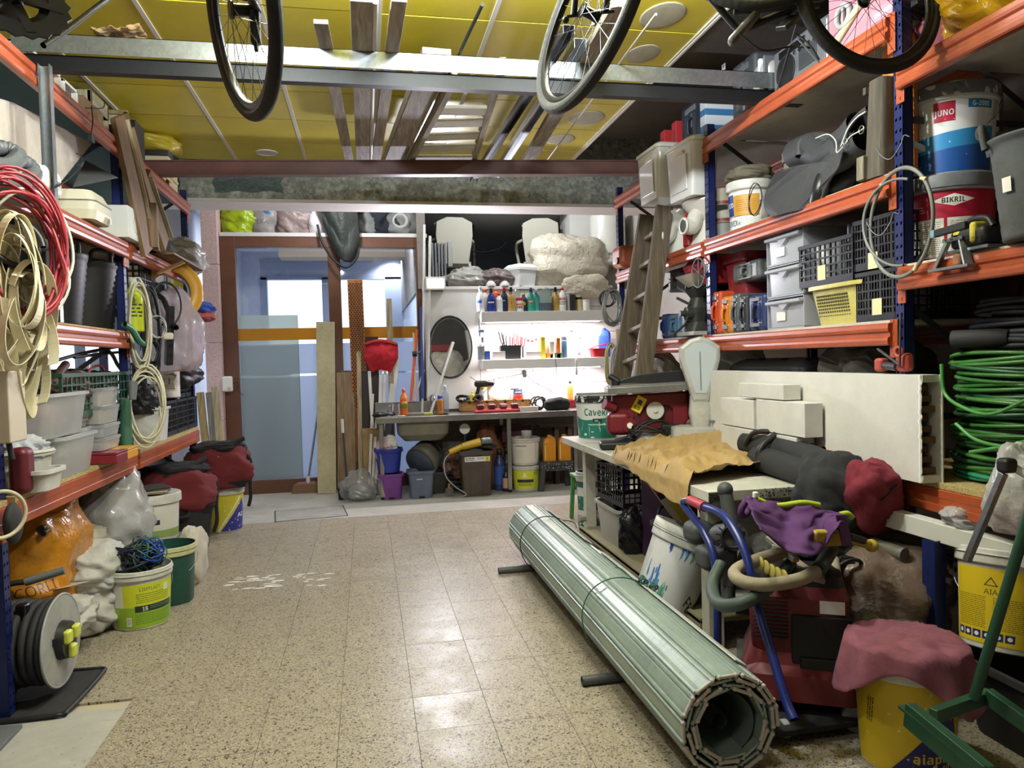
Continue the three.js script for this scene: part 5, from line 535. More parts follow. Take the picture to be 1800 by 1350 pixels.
// under the bench
{const F=(px,py)=>onY(px,py,0),lowbin=(l,p,col,w,d,h,rim)=>{const b=thing('cleaning_bucket',l,'bucket',p),m=dusty(col,.4);part(b,'body',[pan(w*.82,d*.82,w,d,h,.05,.004)],m);part(b,'rim',[lip(w,d,.05,h+.002,.03,.012,.004)],m);part(b,'pour_notch',[box(.06,.025,.01,0,.012,d*.41,.003)],M.dark);return b};
lowbin('purple rectangular bucket under the left end of the bench',[.22,0,-7.98],'#7a3f92',.25,.22,.27);const gb=lowbin('slate grey rectangular bucket beside the purple one under the bench',[.535,0,-7.96],'#6b7388',.28,.24,.29);part(gb,'tag',[box(.06,.025,.002,-.02,.215,.113)],M.paper);
const bb=bucket('dirty blue bucket stacked on the purple one with soft toys in it',[.2,.28,-8.0],{h:.26,rt:.145,rb:.115,col:'#2438a0',handle:.55,ry:.25});bag('pink and white soft toy stuffed in the blue bucket',[.19,.36,-8.0],{w:.2,h:.27,d:.2,s:91,fold:.15,name:'soft_toy',cat:'toy',m:cloth('#c9a3a8')});bag('white rag hanging over the soft toy in the blue bucket',[.23,.46,-7.93],{w:.1,h:.2,d:.07,s:92,fold:.2,f:5,name:'rag',cat:'rag',m:cloth('#d6d2c8')});
const vt=thing('dust_bin','grey canister lid tipped on its side under the sink','bin',[.62,.48,-8.12]);part(vt,'shell',[turn([[0,.1],[.1,.1],[.19,.04],[.21,-.06],[.21,-.14],[0,-.14]],36)],dusty('#6a6656',.55));part(vt,'inner_pan',[turn([[.17,-.16],[.2,-.14],[.2,-.17],[0,-.2]],36)],dusty('#555d6a',.5));part(vt,'strap',[tube([[-.22,-.02,0],[-.16,.1,.08],[0,.14,.12],[.16,.1,.08],[.22,-.02,0]],.014)],M.dark);vt.rotation.set(-.9,0,-.7);vt.scale.setScalar(.88);vt.position.y=.41;part(lowbin('dark tub holding the tipped canister lid behind the slate bucket',[.66,0,-8.2],'#3a3a38',.4,.3,.24),'cloth',[sack(.34,.2,.26,{s:5,n:24}).translate(0,.1,0)],M.black);
const wb=thing('waste_bin','tall brown waste bin with white label under the bench','bin',[1.12,0,-7.9]),mb=dusty('#54483e',.5);part(wb,'body',[pan(.29,.24,.34,.29,.48,.03,.005),box(.02,.36,.004,-.06,.2,.134),box(.02,.36,.004,.08,.2,.134)],mb);part(wb,'rim',[lip(.34,.29,.03,.485,.04,.016,.005)],mb);part(wb,'printed_label',[box(.27,.055,.002,.005,.4,.141,0,.1)],print(256,56,(g,w,h)=>{g.fillStyle='#e4e2dc';g.fillRect(0,0,w,h);g.fillStyle='#e0cf2c';g.fillRect(210,4,40,48);txt(g,'1',230,30,36,'#333','sans-serif','center');lines(g,8,12,90,36,2,'#444',9);lines(g,130,12,70,24,2,'#444',5)}));part(wb,'filling',[sack(.28,.14,.24,{s:3,n:24}).translate(0,.38,0)],M.dark);
const ag=thing('angle_grinder','yellow and grey angle grinder lying across the brown bin','grinder',[1.06,.55,-7.86]);part(ag,'motor',[cyl(.042,.048,.2,.02,.0,0,0,0,PI/2+.22,24)],mat('#c9a32c',.4));part(ag,'gear_head',[soft(.13,.085,.09,.18,.03,0,.03)],M.galv);part(ag,'rear_handle',[cyl(.03,.035,.15,-.15,-.045,0,0,0,PI/2+.35,18)],mat('#c9a32c',.4));part(ag,'guard',[cyl(.09,.09,.02,.2,-.025,.02)],M.dark);part(ag,'cable',[tube([[-.2,-.07,0],[-.28,-.16,.04],[-.27,-.32,.06],[-.17,-.44,.06],[-.06,-.52,.08],[-.12,-.54,.1]],.007)],M.paleGrey);
const fn=thing('fan','dusty fan with brown blades behind the bin','fan',[.93,.3,-8.14]);part(fn,'cage',[...[.05,.1,.15,.2].map((r)=>ring(r,.003)),...Array.from({length:16},(_,i)=>rod([0,0,0],[.2*Math.cos(i*PI/8),.2*Math.sin(i*PI/8),0],.0018,5)),ring(.2,.004,0,0,-.08)],M.iron);part(fn,'hub',[cyl(.045,.045,.05,0,0,-.03,PI/2)],mat('#8a4a34',.5));for(let k=0;k<4;k++)part(fn,'blade',[ext([[.03,-.03],[.12,-.07],[.17,0],[.14,.06],[.04,.03]],.006,{curved:true}).rotateX(.4).rotateZ(k*PI/2+.4).translate(0,0,-.04)],mat('#8f5238',.5));part(fn,'stand',[rod([0,-.2,-.05],[0,-.3,-.05],.014),cyl(.13,.14,.02,0,-.29,-.04)],M.dark);
const bu=thing('glass_bulb','glass lamp bulb standing on the floor left of the brown bin','bulb',[.83,0,-7.88]);part(bu,'glass',[ball(.05,0,.055,0)],mat('#efe9e2',.05,{trans:.9}));part(bu,'socket',[cyl(.018,.018,.05,0,.115,0)],M.brass);
const gg=thing('pressure_gauge','white dial gauge leaning above the brown bin','gauge',[1.04,.62,-8.1]);part(gg,'case',[cyl(.065,.065,.03,0,.08,0,PI/2)],M.iron);part(gg,'dial',[cyl(.057,.057,.004,0,.08,.016,PI/2)],M.paper);part(gg,'stem',[cyl(.012,.012,.7,0,-.27,0)],M.iron);
bag('orange and brown work boots pile behind the grinder',[1.3,0,-8.22],{w:.34,h:.72,d:.26,s:97,name:'clutter_bag',m:mat('#6b3d1c',.6),tie:.25});
const yg=print(512,256,(g,w,h)=>{g.fillStyle='#d3d43a';g.fillRect(0,0,w,h);g.fillStyle='#2c2e22';g.fillRect(120,130,260,40);lines(g,140,180,220,40,3,'#5a5c22',7);g.fillStyle='#eceab0';g.beginPath();g.moveTo(200,100);g.lineTo(240,30);g.lineTo(280,100);g.fill();lines(g,380,20,110,60,3,'#6a6c2c',9)});
bucket('white bucket with yellow green print at the foot of the stack under the bench',[1.7,0,-8.02],{h:.28,rt:.152,rb:.135,print:yg,col:'#dcdacd',handle:null});const wbk=bucket('cream bucket with black drips stacked on the yellow printed one',[1.7,.285,-8.02],{h:.3,rt:.162,rb:.148,col:'#d5d0bf',handle:null,print:print(512,256,(g,w,h)=>{g.fillStyle='#d5d0bf';g.fillRect(0,0,w,h);lines(g,120,40,160,30,1,'#55524a',12);lines(g,100,90,120,120,8,'#b5b0a2',5);g.strokeStyle='#2a2826';g.lineWidth=5;g.beginPath();g.moveTo(420,10);g.lineTo(410,80);g.lineTo(425,120);g.lineTo(415,200);g.stroke()})});solo('paint_tin','white plastic cup standing in the cream bucket','cup',[turn([[0,0],[.05,0],[.06,.1],[.056,.1],[.046,.005]])],M.white).position.set(1.72,.555,-8.02);
const stl=thing('step_stool','paint spattered dark grey step stool under the bench','stool',[2.02,0,-7.98]),ms=mat('#3d4044',.6,{map:tGrime,metric:.3});part(stl,'seat',[soft(.38,.05,.27,0,.29,0,.012)],ms);part(stl,'apron',[box(.34,.06,.02,0,.24,.1,.006),box(.34,.06,.02,0,.24,-.1,.006)],ms);for(const a of[-1,1])for(const b of[-1,1])part(stl,'leg',[bar([a*.19,0,b*.13],[a*.15,.27,b*.1],.06,.05,V(0,0,1),.008)],ms);part(stl,'paint_spots',Array.from({length:24},()=>ball(.004,rnd(-.18,.18),rnd(.22,.31),.136,1,1.5,.3)),M.white).userData.kind='stuff';
for(const[x,l]of[[1.96,'orange liquid jug on the step stool, left one'],[2.13,'orange liquid jug on the step stool, right one']]){const j=bottle(l,[x,.316,-7.95],{kind:'jug',h:.29,r:.07,col:'#d28a1e',cap:'#d9942c',ry:0,group:'orange jugs on the stool'});part(j,'side_strip',[box(.012,.16,.002,-.055,.1,.047)],mat('#e6c68a',.5))}
solo('wood_stand','low wooden trestle at the back under the bench behind the jugs','wood',[span(-.2,.2,.66,.69,-.08,.08,.003),span(-.02,.03,0,.66,-.06,.06,.003),span(.14,.19,0,.66,-.06,.06,.003)],woody('#6b5446')).position.set(2.12,0,-8.3);solo('toolbox','dark red toolbox at the back under the bench','box',[soft(.36,.2,.2,0,.6,0,.02),box(.3,.5,.16,0,.25,0,.01)],mat('#4a1c24',.5)).position.set(1.66,0,-8.32);
[[1.42,'#33406a','blue bottle beside the brown bin, behind the bench leg'],[1.52,'#3a2a22','dark bottle with red label beside the bench leg'],[1.47,'#25262c','small dark bottle with pale label in front of the blue bottle']].forEach(([x,c,l],k)=>bottle(l,[x,0,-8.1 +(k===2?.12:-.06*k)],{kind:'round',h:k===2?.26:.46,r:k===2?.04:.07,col:c,cap:'#222',lab:lab(k===1?'#a83028':k?'#c89a7a':'#3a5aa0')}))}
// loft above the wall and things on it
{const y=2.302,mk=(l,x,z,ry)=>{const c=thing('garden_chair',l,'chair',[x,2.264,z],ry,'white plastic chairs on the loft'),m=mat('#c9c4b4',.5);part(c,'backrest',[ext([[-.19,0],[-.235,.34],[-.225,.5],[-.1,.56],[.1,.56],[.225,.5],[.235,.34],[.19,0]],.02,{bev:.006}).rotateX(.16).translate(0,.42,.2),tube([[-.225,.9,.125],[-.1,.965,.12],[.1,.965,.12],[.225,.9,.125]],.02)],m);part(c,'seat',[soft(.44,.03,.42,0,.42,0,.014)],m);for(const a of[-1,1]){for(const b of[-1,1])part(c,'leg',[bar([a*.24,0,b*.22],[a*.2,.42,b*.18],.04,.05,V(0,0,1),.008)],m);part(c,'armrest',[tube([[a*.22,.72,.18],[a*.28,.7,.08],[a*.29,.68,-.12],[a*.28,.6,-.2],[a*.25,.42,-.18]],.02)],m)}};
mk('white plastic garden chair on the loft behind the radiator',1.1,-9.5,.1);mk('white plastic garden chair on the loft behind the foam box',2.27,-9.5,-.15);
const r=thing('oil_radiator','oil filled radiator with dark fins on the wall cap','radiator',[.86,y,-8.72]);for(let k=0;k<6;k++)part(r,'fin',[soft(.022,.5,.13,-.1+k*.036,.28,0,.01)],mat('#6a6a6e',.4));part(r,'control_panel',[soft(.05,.3,.13,.14,.4,0,.01),box(.01,.16,.02,.167,.4,.05)],mat('#8f8f8a',.4));part(r,'foot',[box(.05,.03,.2,-.08,.015,0,.005),box(.05,.03,.2,.08,.015,0,.005)],M.black);
bag('clear plastic bag with grey cloth on the wall cap beside the lamp',[1.18,y,-8.6],{w:.42,h:.22,d:.3,s:111,fold:.16,f:4,tie:.2,m:film('#b9b6b0',.35,.25)});const bl=bag('clear bag full of lamp reflectors on the wall cap left of the foam box',[1.52,y,-8.62],{w:.4,h:.2,d:.3,s:112,fold:.14,f:4,m:film('#8a7a78',.4,.15)});for(const x of[1.44,1.6]){const d=thing('reflector',x<1.5?'small ribbed white reflector in front of the clear bag, left one':'small ribbed white reflector in front of the clear bag, right one','lamp',[x,y,-8.47]);part(d,'cone',[turn([[.06,0],[.055,.03],[.03,.06],[0,.06]],20)],M.white);part(d,'cap',[cyl(.02,.025,.02,0,.07,0)],M.grey)}
const fb=thing('foam_box','white foam cool box with lid on the wall cap','box',[1.82,y,-8.58]);part(fb,'body',[pan(.24,.24,.28,.28,.19,.02,.02)],mat('#e2e3e4',.7));part(fb,'lid',[loft([[.3,.3,.02,.19],[.3,.3,.02,.22],[.22,.22,.02,.26]])],mat('#e2e3e4',.7));fb.rotation.y=.5;
const pb=bag('big dusty plastic wrapped bundle on the loft edge under the water heater',[2.42,2.302,-8.72],{w:.92,h:.6,d:.5,s:115,fold:.09,f:4,m:mat('#cbc1ae',.35,{bump:tCrinkle,bs:.014,metric:.4,trans:.15,side:true})});bag('lower fold of dusty plastic sheeting hanging over the upper shelf',[2.55,2.15,-8.36],{w:.5,h:.26,d:.16,s:116,fold:.1,f:3,m:mat('#cfc6b2',.35,{bump:tCrinkle,bs:.014,metric:.4,trans:.15,side:true})});
const wh=thing('water_heater','white cylindrical electric water heater on the pier','heater',[2.98,2.56,-8.8]);part(wh,'tank',[turn([[0,0],[.14,.0],[.2,.02],[.215,.06],[.215,.62],[.2,.66],[.14,.68],[0,.68]],40)],mat('#dcd9d0',.25,{coat:.4}));part(wh,'seam',[cyl(.2165,.2165,.006,0,.08,0)],M.paleGrey);part(wh,'label',[new THREE.CylinderGeometry(.2162,.2162,.03,8,1,true,-.3,.3).translate(0,.14,0)],M.paleGrey);part(wh,'pipe',[rod([-.05,0,.05],[-.05,-.1,.05],.01),rod([.05,0,.05],[.05,-.1,.05],.01),box(.2,.05,.06,0,.3,-.22)],M.brass);
solo('cable','thick black cable sagging along the loft wall between the chairs','cable',[tube([onZ(805,438,-10),onZ(850,443,-10),onZ(880,436,-10),onZ(900,424,-10),onZ(985,428,-10)],.012)],M.dark)}
// bags stored on the ledge over the glazed door
{const y=2.946,z=-9.0;bag('bright lime green plastic bag at the left end of the door ledge',[-1.38,y,z],{w:.42,h:.42,d:.36,s:121,fold:.14,f:4,tie:.15,m:mat('#a8bc1c',.3,{bump:tCrinkle,bs:.006,metric:.3,trans:.2,side:true})});
const w=bag('white printed sack with blue mark beside the lime green bag',[-1.1,y,z-.02],{w:.36,h:.45,d:.34,s:122,name:'sack',cat:'sack',m:mat('#8f8684',.8)});decal(w,'printed_lettering',onZ(462,382,-8.8),.1,0,.24,.24,print(256,256,(g,W)=>{g.fillStyle='#8f8684';g.fillRect(0,0,W,W);txt(g,'EKA',120,170,84,'#5a5250','sans-serif','center','normal');g.fillStyle='#2f5a86';g.beginPath();g.ellipse(180,60,50,22,.3,0,7);g.fill()}));
bag('brown and clear plastic bag in the middle of the door ledge',[-.76,y,z],{w:.42,h:.43,d:.34,s:123,fold:.12,f:4,tie:.3,m:mat('#8a7672',.4,{bump:tCrinkle,bs:.006,metric:.3})});bag('narrow white bag between the brown bag and the green tarpaulin',[-.47,y,z+.06],{w:.26,h:.44,d:.26,s:124,fold:.1,m:mat('#c9c0c6',.6)});
const tp=thing('tarpaulin','dark green tarpaulin drooping from the ledge over the brown mullion','tarpaulin',[0,0,0]),mt=mat('#20241f',.6,{map:tGrime,metric:.3,bump:tCrinkle,bs:.004});part(tp,'drape',[grid((u,v)=>{const t=v,xl=onZ(557+32*Math.pow(t,1.3),360,-8.66).x,xr=onZ(625+6*t-14*Math.pow(t,6),360,-8.66).x,yy=3.34-.74*t+.1*Math.pow(Math.abs(u-.62)*2,2)*t;return[xl +(xr-xl)*u,yy,-8.68+.07*Math.sin(u*PI)+ .03*N3(u*4,v*3,3)+ .008*crease(u*5,v*2.4,1)]},30,40,.03)],mt);part(tp,'hem',[tube([onZ(558,395,-8.66),onZ(566,425,-8.64),onZ(585,455,-8.63),onZ(608,470,-8.61),onZ(626,455,-8.62),onZ(631,435,-8.64)],.014)],M.dark);part(tp,'bundle',[sack(.44,.42,.3,{s:125,n:28}).translate(-.23,y,z)],mt);
bag('grey bag behind the green tarpaulin on the ledge',[.06,y,z],{w:.28,h:.3,d:.3,s:126,m:mat('#6a6a68',.6)});bag('dark blue jumble of cloth on the ledge left of the rolled sack',[.22,y,z-.02],{w:.34,h:.42,d:.3,s:127,fold:.15,f:5,name:'cloth_bundle',cat:'cloth',m:cloth('#1f232c')});
const rs=thing('rolled_sack','grey rolled canvas sack with open end at the right end of the ledge','sack',[.5,y,z+.08]);part(rs,'roll',[sack(.42,.3,.36,{s:128,fold:.06})],mat('#7d7d7b',.8,{map:tGrime,metric:.3}));part(rs,'open_end',[move(new THREE.TorusGeometry(.075,.02,8,24),-.06,.15,.17,0,-.2)],mat('#a5a39c',.8));part(rs,'mouth',[move(new THREE.CylinderGeometry(.07,.07,.01,20),-.06,.15,.17,PI/2,-.2)],M.dark);part(rs,'tie',[ring(.15,.008,.06,.14,.0,0,PI/2-.3)],M.dark)}
// boards, poles and brooms leaning in front of the glazed door
{const zt=-8.66,zf=-8.5,lean=(n,l,cat,top,bot,w,th,m,dz=0)=>{const a=onZ(bot[0],bot[1],zf+dz).setY(.002),b=onZ(top[0],top[1],zt);return solo(n,l,cat,[bar(a,b,w,th,V(0,0,1),.003)],m)};
const gl=thing('glass_sheet','grey green frosted glass sheet standing against the left door pane','glass',[0,0,0]);part(gl,'sheet',[span(-1.39,-.755,.16,2.02,-8.768,-8.762,.002)],mat('#dcdfd6',.75,{trans:.95}));part(gl,'edge',[span(-.757,-.752,.16,2.02,-8.768,-8.761)],mat('#6f857c',.3));
for(const[x0,x1,y0,y1,c,l]of[[-1.22,-.9,.12,1.45,'#8d9a72','green and blue painted panel blurred behind the frosted glass'],[-1.3,-1.1,.1,1.2,'#c2ccd6','pale panel blurred behind the frosted glass at its left'],[-1.05,-.98,.05,1.2,'#4d8fa0','teal post blurred behind the frosted glass']])solo('painted_panel',l,'panel',[span(x0,x1,.002,y1,-9.2 -(x0+1.3)*.4,-9.17 -(x0+1.3)*.4,.004)],mat(c,.6));
lean('wide_board','wide cream board leaning at the middle of the glazed door','board',[572,566],[575,868],.205,.03,mat('#c3b790',.75,{map:tGrime,metric:.6}));
const cb=lean('wooden_board','brown veneered board standing right of the cream board','board',[607,655],[610,870],.2,.04,woody('#96774f',.55),.03);solo('wooden_board','narrow dark edged board behind the brown veneered one','board',[bar([-.22,0,-8.6],[-.17,1.37,-8.68],.24,.02,V(0,0,1),.003)],woody('#75604a',.6));
lean('wooden_batten','thin pale batten left of the perforated plank','wood',[629,540],[635,872],.05,.025,paleWood);lean('wooden_batten','tall pale batten right of the red cap','wood',[684,525],[690,800],.06,.03,paleWood);const pp=thing('perforated_plank','orange brown perforated plank leaning behind the red cap','plank',onZ(640,880,-8.62).setY(0));const wpp=.17;part(pp,'plank',[box(wpp,2.4,.02,0,1.2,0,.002)],woody('#b9773a',.7));const hs=[];for(let i=0;i<5;i++)for(let j=0;j<62;j++)hs.push(move(new THREE.CylinderGeometry(.011,.011,.003,6),(i-2)*.03 +(j % 2?.015:0)- .007,.95+j*.023,.0105,PI/2));part(pp,'hole',hs,mat('#4a2810',.9)).userData.kind='stuff';pp.rotation.z=.01;
solo('brown_board','dark brown panel standing behind the poles left of the bench','panel',[bar([.02,0,-8.55],[.03,1.75,-8.64],.22,.02,V(0,0,1))],mat('#2b1f1b',.6));carton('brown cardboard stood on end between the batten and the poles',[.03,0,-8.4],.2,.72,.06,M.card);
[[648,633,662,868,'white tube leaning left of the red cap'],[670,625,664,872,'white tube below the red cap, left of a pair'],[678,628,668,872,'white tube below the red cap, right of a pair']].forEach(([a,b,c,d,l])=>lean('white_tube',l,'tube',[a,b],[c,d],.035,.03,mat('#d8d2c6',.45),.25));lean('white_profile','broad white metal profile leaning behind the bench end','profile',[697,632],[668,874],.075,.03,mat('#d0cfc8',.4),.22);solo('white_tube','pile of pale laths standing bundled at the bench leg','tube',[0,1,2].map((k)=>bar([-.02+k*.03,.002,-8.2+k*.02],[.06+k*.05,1.1-k*.1,-8.5],.028,.02,V(0,0,1),.002)),mat('#c9c2b2',.6));
const rc=thing('red_hood','red quilted hood hung over the white tubes by the door','cloth',[0,0,0]);part(rc,'hood',[grid((u,v)=>{const a=onZ(641+58*u +(v>.5?(u-.5)*-24*(v-.5)*2:0),603+52*v-6*Math.sin(u*PI),-8.42);return[a.x,a.y,-8.46+.09*Math.sin(u*PI)*Math.sin(v*PI*.9+.2)+ .012*crease(u*4,v*4,2)]},26,22,.012)],cloth('#b81f2c'));part(rc,'collar',[tube([onZ(642,606,-8.43),onZ(668,600,-8.38),onZ(698,606,-8.43)],.012)],mat('#8f1822',.7));
const rod2=(n,l,cat,a,b,r,m,za=-8.42,zb=-8.36)=>solo(n,l,cat,[rod(onZ(a[0],a[1],zb),onZ(b[0],b[1],za),r)],m);rod2('fishing_rod','orange fishing rod leaning behind the bench, left of two','rod',[722,705],[733,580],.017,mat('#d2602a',.35));rod2('fishing_rod','pale tipped orange rod leaning behind the bench, right of two','rod',[730,705],[727,585],.012,mat('#c9b8a0',.4));rod2('blue_pole','blue metal pole leaning in the corner by the mirror wall','pole',[743,700],[741,540],.018,mat('#2a4f9c',.35));rod2('white_pole','tall thin white pole standing in the corner by the door','pole',[741,868],[746,395],.014,mat('#d8d6d2',.4));rod2('white_pole','short white pole leaning across the blue pole','pole',[728,705],[745,650],.012,M.white);rod2('white_pole','white pipe with elbow standing right of the tall white pole','pole',[752,700],[756,415],.016,M.white);
const rl=thing('fishing_reel','dark fishing reel clipped on the left orange rod','reel',onZ(729,622,-8.38));part(rl,'spool',[cyl(.03,.03,.05,0,0,0,0,0,PI/2)],M.dark);part(rl,'crank',[rod([.03,0,0],[.07,.04,.02],.005)],M.chrome);
const br=thing('broom','broom with brown bristles and long steel handle by the door','broom',onY(540,866,0));part(br,'bristles',[loft([[.34,.09,.02,0],[.3,.06,.02,.09],[.24,.045,.02,.11]])],mat('#8a6a48',.9,{map:tWood,metric:.06}));part(br,'head',[loft([[.25,.05,.02,.1],[.2,.045,.02,.125]])],mat('#8a5a60',.5));part(br,'handle',[rod([.01,.11,0],[.17,1.05,-.06],.012)],M.galv);part(br,'socket',[cyl(.02,.025,.08,.015,.15,0)],M.white);
const dp=thing('dust_pan','black dustpan with long handle and white grip by the brown board','dustpan',onY(611,876,0));part(dp,'pan',[pan(.18,.16,.2,.19,.1,.02,.004)],M.black);part(dp,'stick',[rod([0,.06,-.06],[-.03,.72,-.1],.011)],M.iron);part(dp,'grip',[rod([-.03,.7,-.1],[-.034,.85,-.11],.017)],M.white);
bag('clear plastic bag of rubbish on the floor in front of the leaning tubes',[-.12,.0,-7.98],{w:.33,h:.3,d:.26,s:131,fold:.15,f:4,tie:.25,m:film('#e6e6e4',.85,.1)});solo('crumpled_foil','crumpled grey foil inside the clear rubbish bag','foil',[sack(.2,.14,.16,{s:132,fold:.25,f:6,n:30})],mat('#a5a3a0',.35,{metal:.5})).position.set(-.1,.012,-8.0);
const ic=thing('intercom','white wall intercom with handset and dangling wire on the pillar','intercom',onZ(400,675,-8.6));part(ic,'case',[soft(.11,.17,.05,0,0,0,.02)],mat('#dcd8d0',.35));part(ic,'button',[cyl(.02,.02,.01,.02,-.05,.027,PI/2)],mat('#c8b48a',.4));part(ic,'wire',[tube([[.05,.0,0],[.1,.02,.02],[.12,-.03,.02],[.09,-.05,.0],[.13,-.1,.03],[.17,-.13,.02]],.003)],M.dark)}
// ---------- left rack: shelves, hanging cables, floor ----------
const LA=YL.a+.027,LBB=YL.b+.015,LC=YL.c+.015,LD=YL.d+.015,lz=(px,py,x=-1.58)=>onX(px,py,x).z,LX=-1.56;
const ply=woody('#8d6d45',.6),pale=woody('#c8bd9c',.7);
{// top shelf
const cz=[[4.15,'white cupboard part with open side on the top left shelf, nearest one'],[4.42,'white board pack on the top left shelf, second from the near end'],[4.66,'pale board pack on the top left shelf, third from the near end']];cz.forEach(([z,l],k)=>{const t=thing('cupboard_part',l,'board',[-1.85,LD,-z],0,'white cupboard parts on the top left shelf');part(t,'panel',[span(-.25,.25,0,.012+.17,-.1,-.085,.002),span(-.25,.25,0,.18,.085,.1,.002),span(-.25,.25,.165,.18,-.1,.1,.002)],mat(['#d6cfc6','#cfc6b4','#dcd8d0'][k],.6));part(t,'core',[span(-.25,.22,0,.16,-.084,.084)],mat(k===1?'#a07a50':'#6f5a50',.8))});
carton('brown cardboard box at the middle of the top left shelf',[-1.78,LD,-5.05],.34,.2,.34,mat('#8f7157',.8,{map:tGrime,metric:.4}));const wf=thing('wooden_frame_box','open pale wooden frame lying on the brown cardboard box','box',[-1.76,LD+.2,-5.2]);part(wf,'frame',[span(-.14,.14,0,.09,-.16,-.14,.002),span(-.14,.14,0,.09,.14,.16,.002),span(-.14,-.12,0,.09,-.16,.16),span(.12,.14,0,.09,-.16,.16)],pale);part(wf,'base',[span(-.13,.13,0,.008,-.15,.15)],pale);
const pf=thing('picture_frame','carved pale wooden picture frame standing behind the cardboard box','frame',[-1.72,LD,-5.62]);part(pf,'panel',[box(.28,.34,.02,0,.17,0,.004)],pale);part(pf,'moulding',[box(.3,.03,.035,0,.335,.01,.004),box(.3,.03,.035,0,.015,.01,.004),box(.03,.34,.035,.135,.17,.01,.004),box(.03,.34,.035,-.135,.17,.01,.004)],woody('#a98f62'));part(pf,'carving',[ring(.06,.012,0,.17,.014),ball(.025,0,.17,.012)],woody('#b59c6c'));
carton('black case with grey lid at the back end of the top left shelf',[-1.72,LD,-5.95],.26,.36,.22,M.black,{name:'black_case'});for(let k=0;k<4;k++)solo('book',`old yellowed book lying in front of the picture frame, ${['lowest', 'second', 'third', 'topmost'][k]} of four`,'book',[box(.16,.02,.22,0,0,0,.003),box(.15,.014,.224,.003,0,0)],mat(['#b5a67c','#c7bb90','#9a8a66','#c2b58c'][k],.8),'old books on the top left shelf').position.set(-1.6,LD+.012+k*.022,-5.35+.01*k);
solo('plug_lead','black mains lead with plug dangling over the top left beam','cable',[tube([onX(150,190,-1.5),onX(180,190,-1.46),onX(184,178,-1.5)],.003),tube([onX(161,186,-1.47),onX(163,215,-1.44),onX(160,235,-1.44)],.003),box(.03,.05,.03,...onX(160,243,-1.44).toArray(),.006)],M.dark);
const bx=thing('storage_box','cream box with brown emblem near the red beam on the top left shelf','box',[-1.66,LD,-6.55]);part(bx,'body',[box(.3,.26,.28,0,.13,0,.006)],mat('#c5b894',.7));part(bx,'emblem',[move(ring(.05,.008),0,.13,.142)],mat('#8a734c',.7));part(bx,'tray',[pan(.3,.3,.33,.33,.07,.01,.01).translate(0,.262,0)],M.black);bag('folded yellow plastic bag on the cream box',[-1.64,LD+.3,-6.5],{w:.4,h:.14,d:.4,s:141,fold:.08,m:mat('#b59f2c',.4)});
for(let k=0;k<3;k++)solo('book',`yellow covered book at the far end of the top left beam, ${['nearest', 'middle', 'farthest'][k]} of three`,'book',[box(.14,.022,.3,0,.03*k,0,.004,0,0,-.3)],mat(['#b8b070','#cfc68c','#a9a164'][k],.7),'yellow books on the far top left shelf').position.set(-1.56,LD+.05,-6.1-.2*k);coilAt('cable','black cable heap at the far end of the top left shelf','cable',[-1.68,LD+.14,-6.88],.11,.008,6,M.black,{s:6,jit:.25,ry:.3});
const tc=thing('torn_cardboard','torn piece of brown cardboard lying on the galvanised beam','cardboard',onZ(213,94,-3.96).setY(3.06));part(tc,'sheet',[grid((u,v)=>[-.11+.22*u,.02*crease(u*5,v*4,3)+ .03*u*u,-.06+.14*v+.03*N3(u*6,1,2)],16,10,.004)],M.card);
}
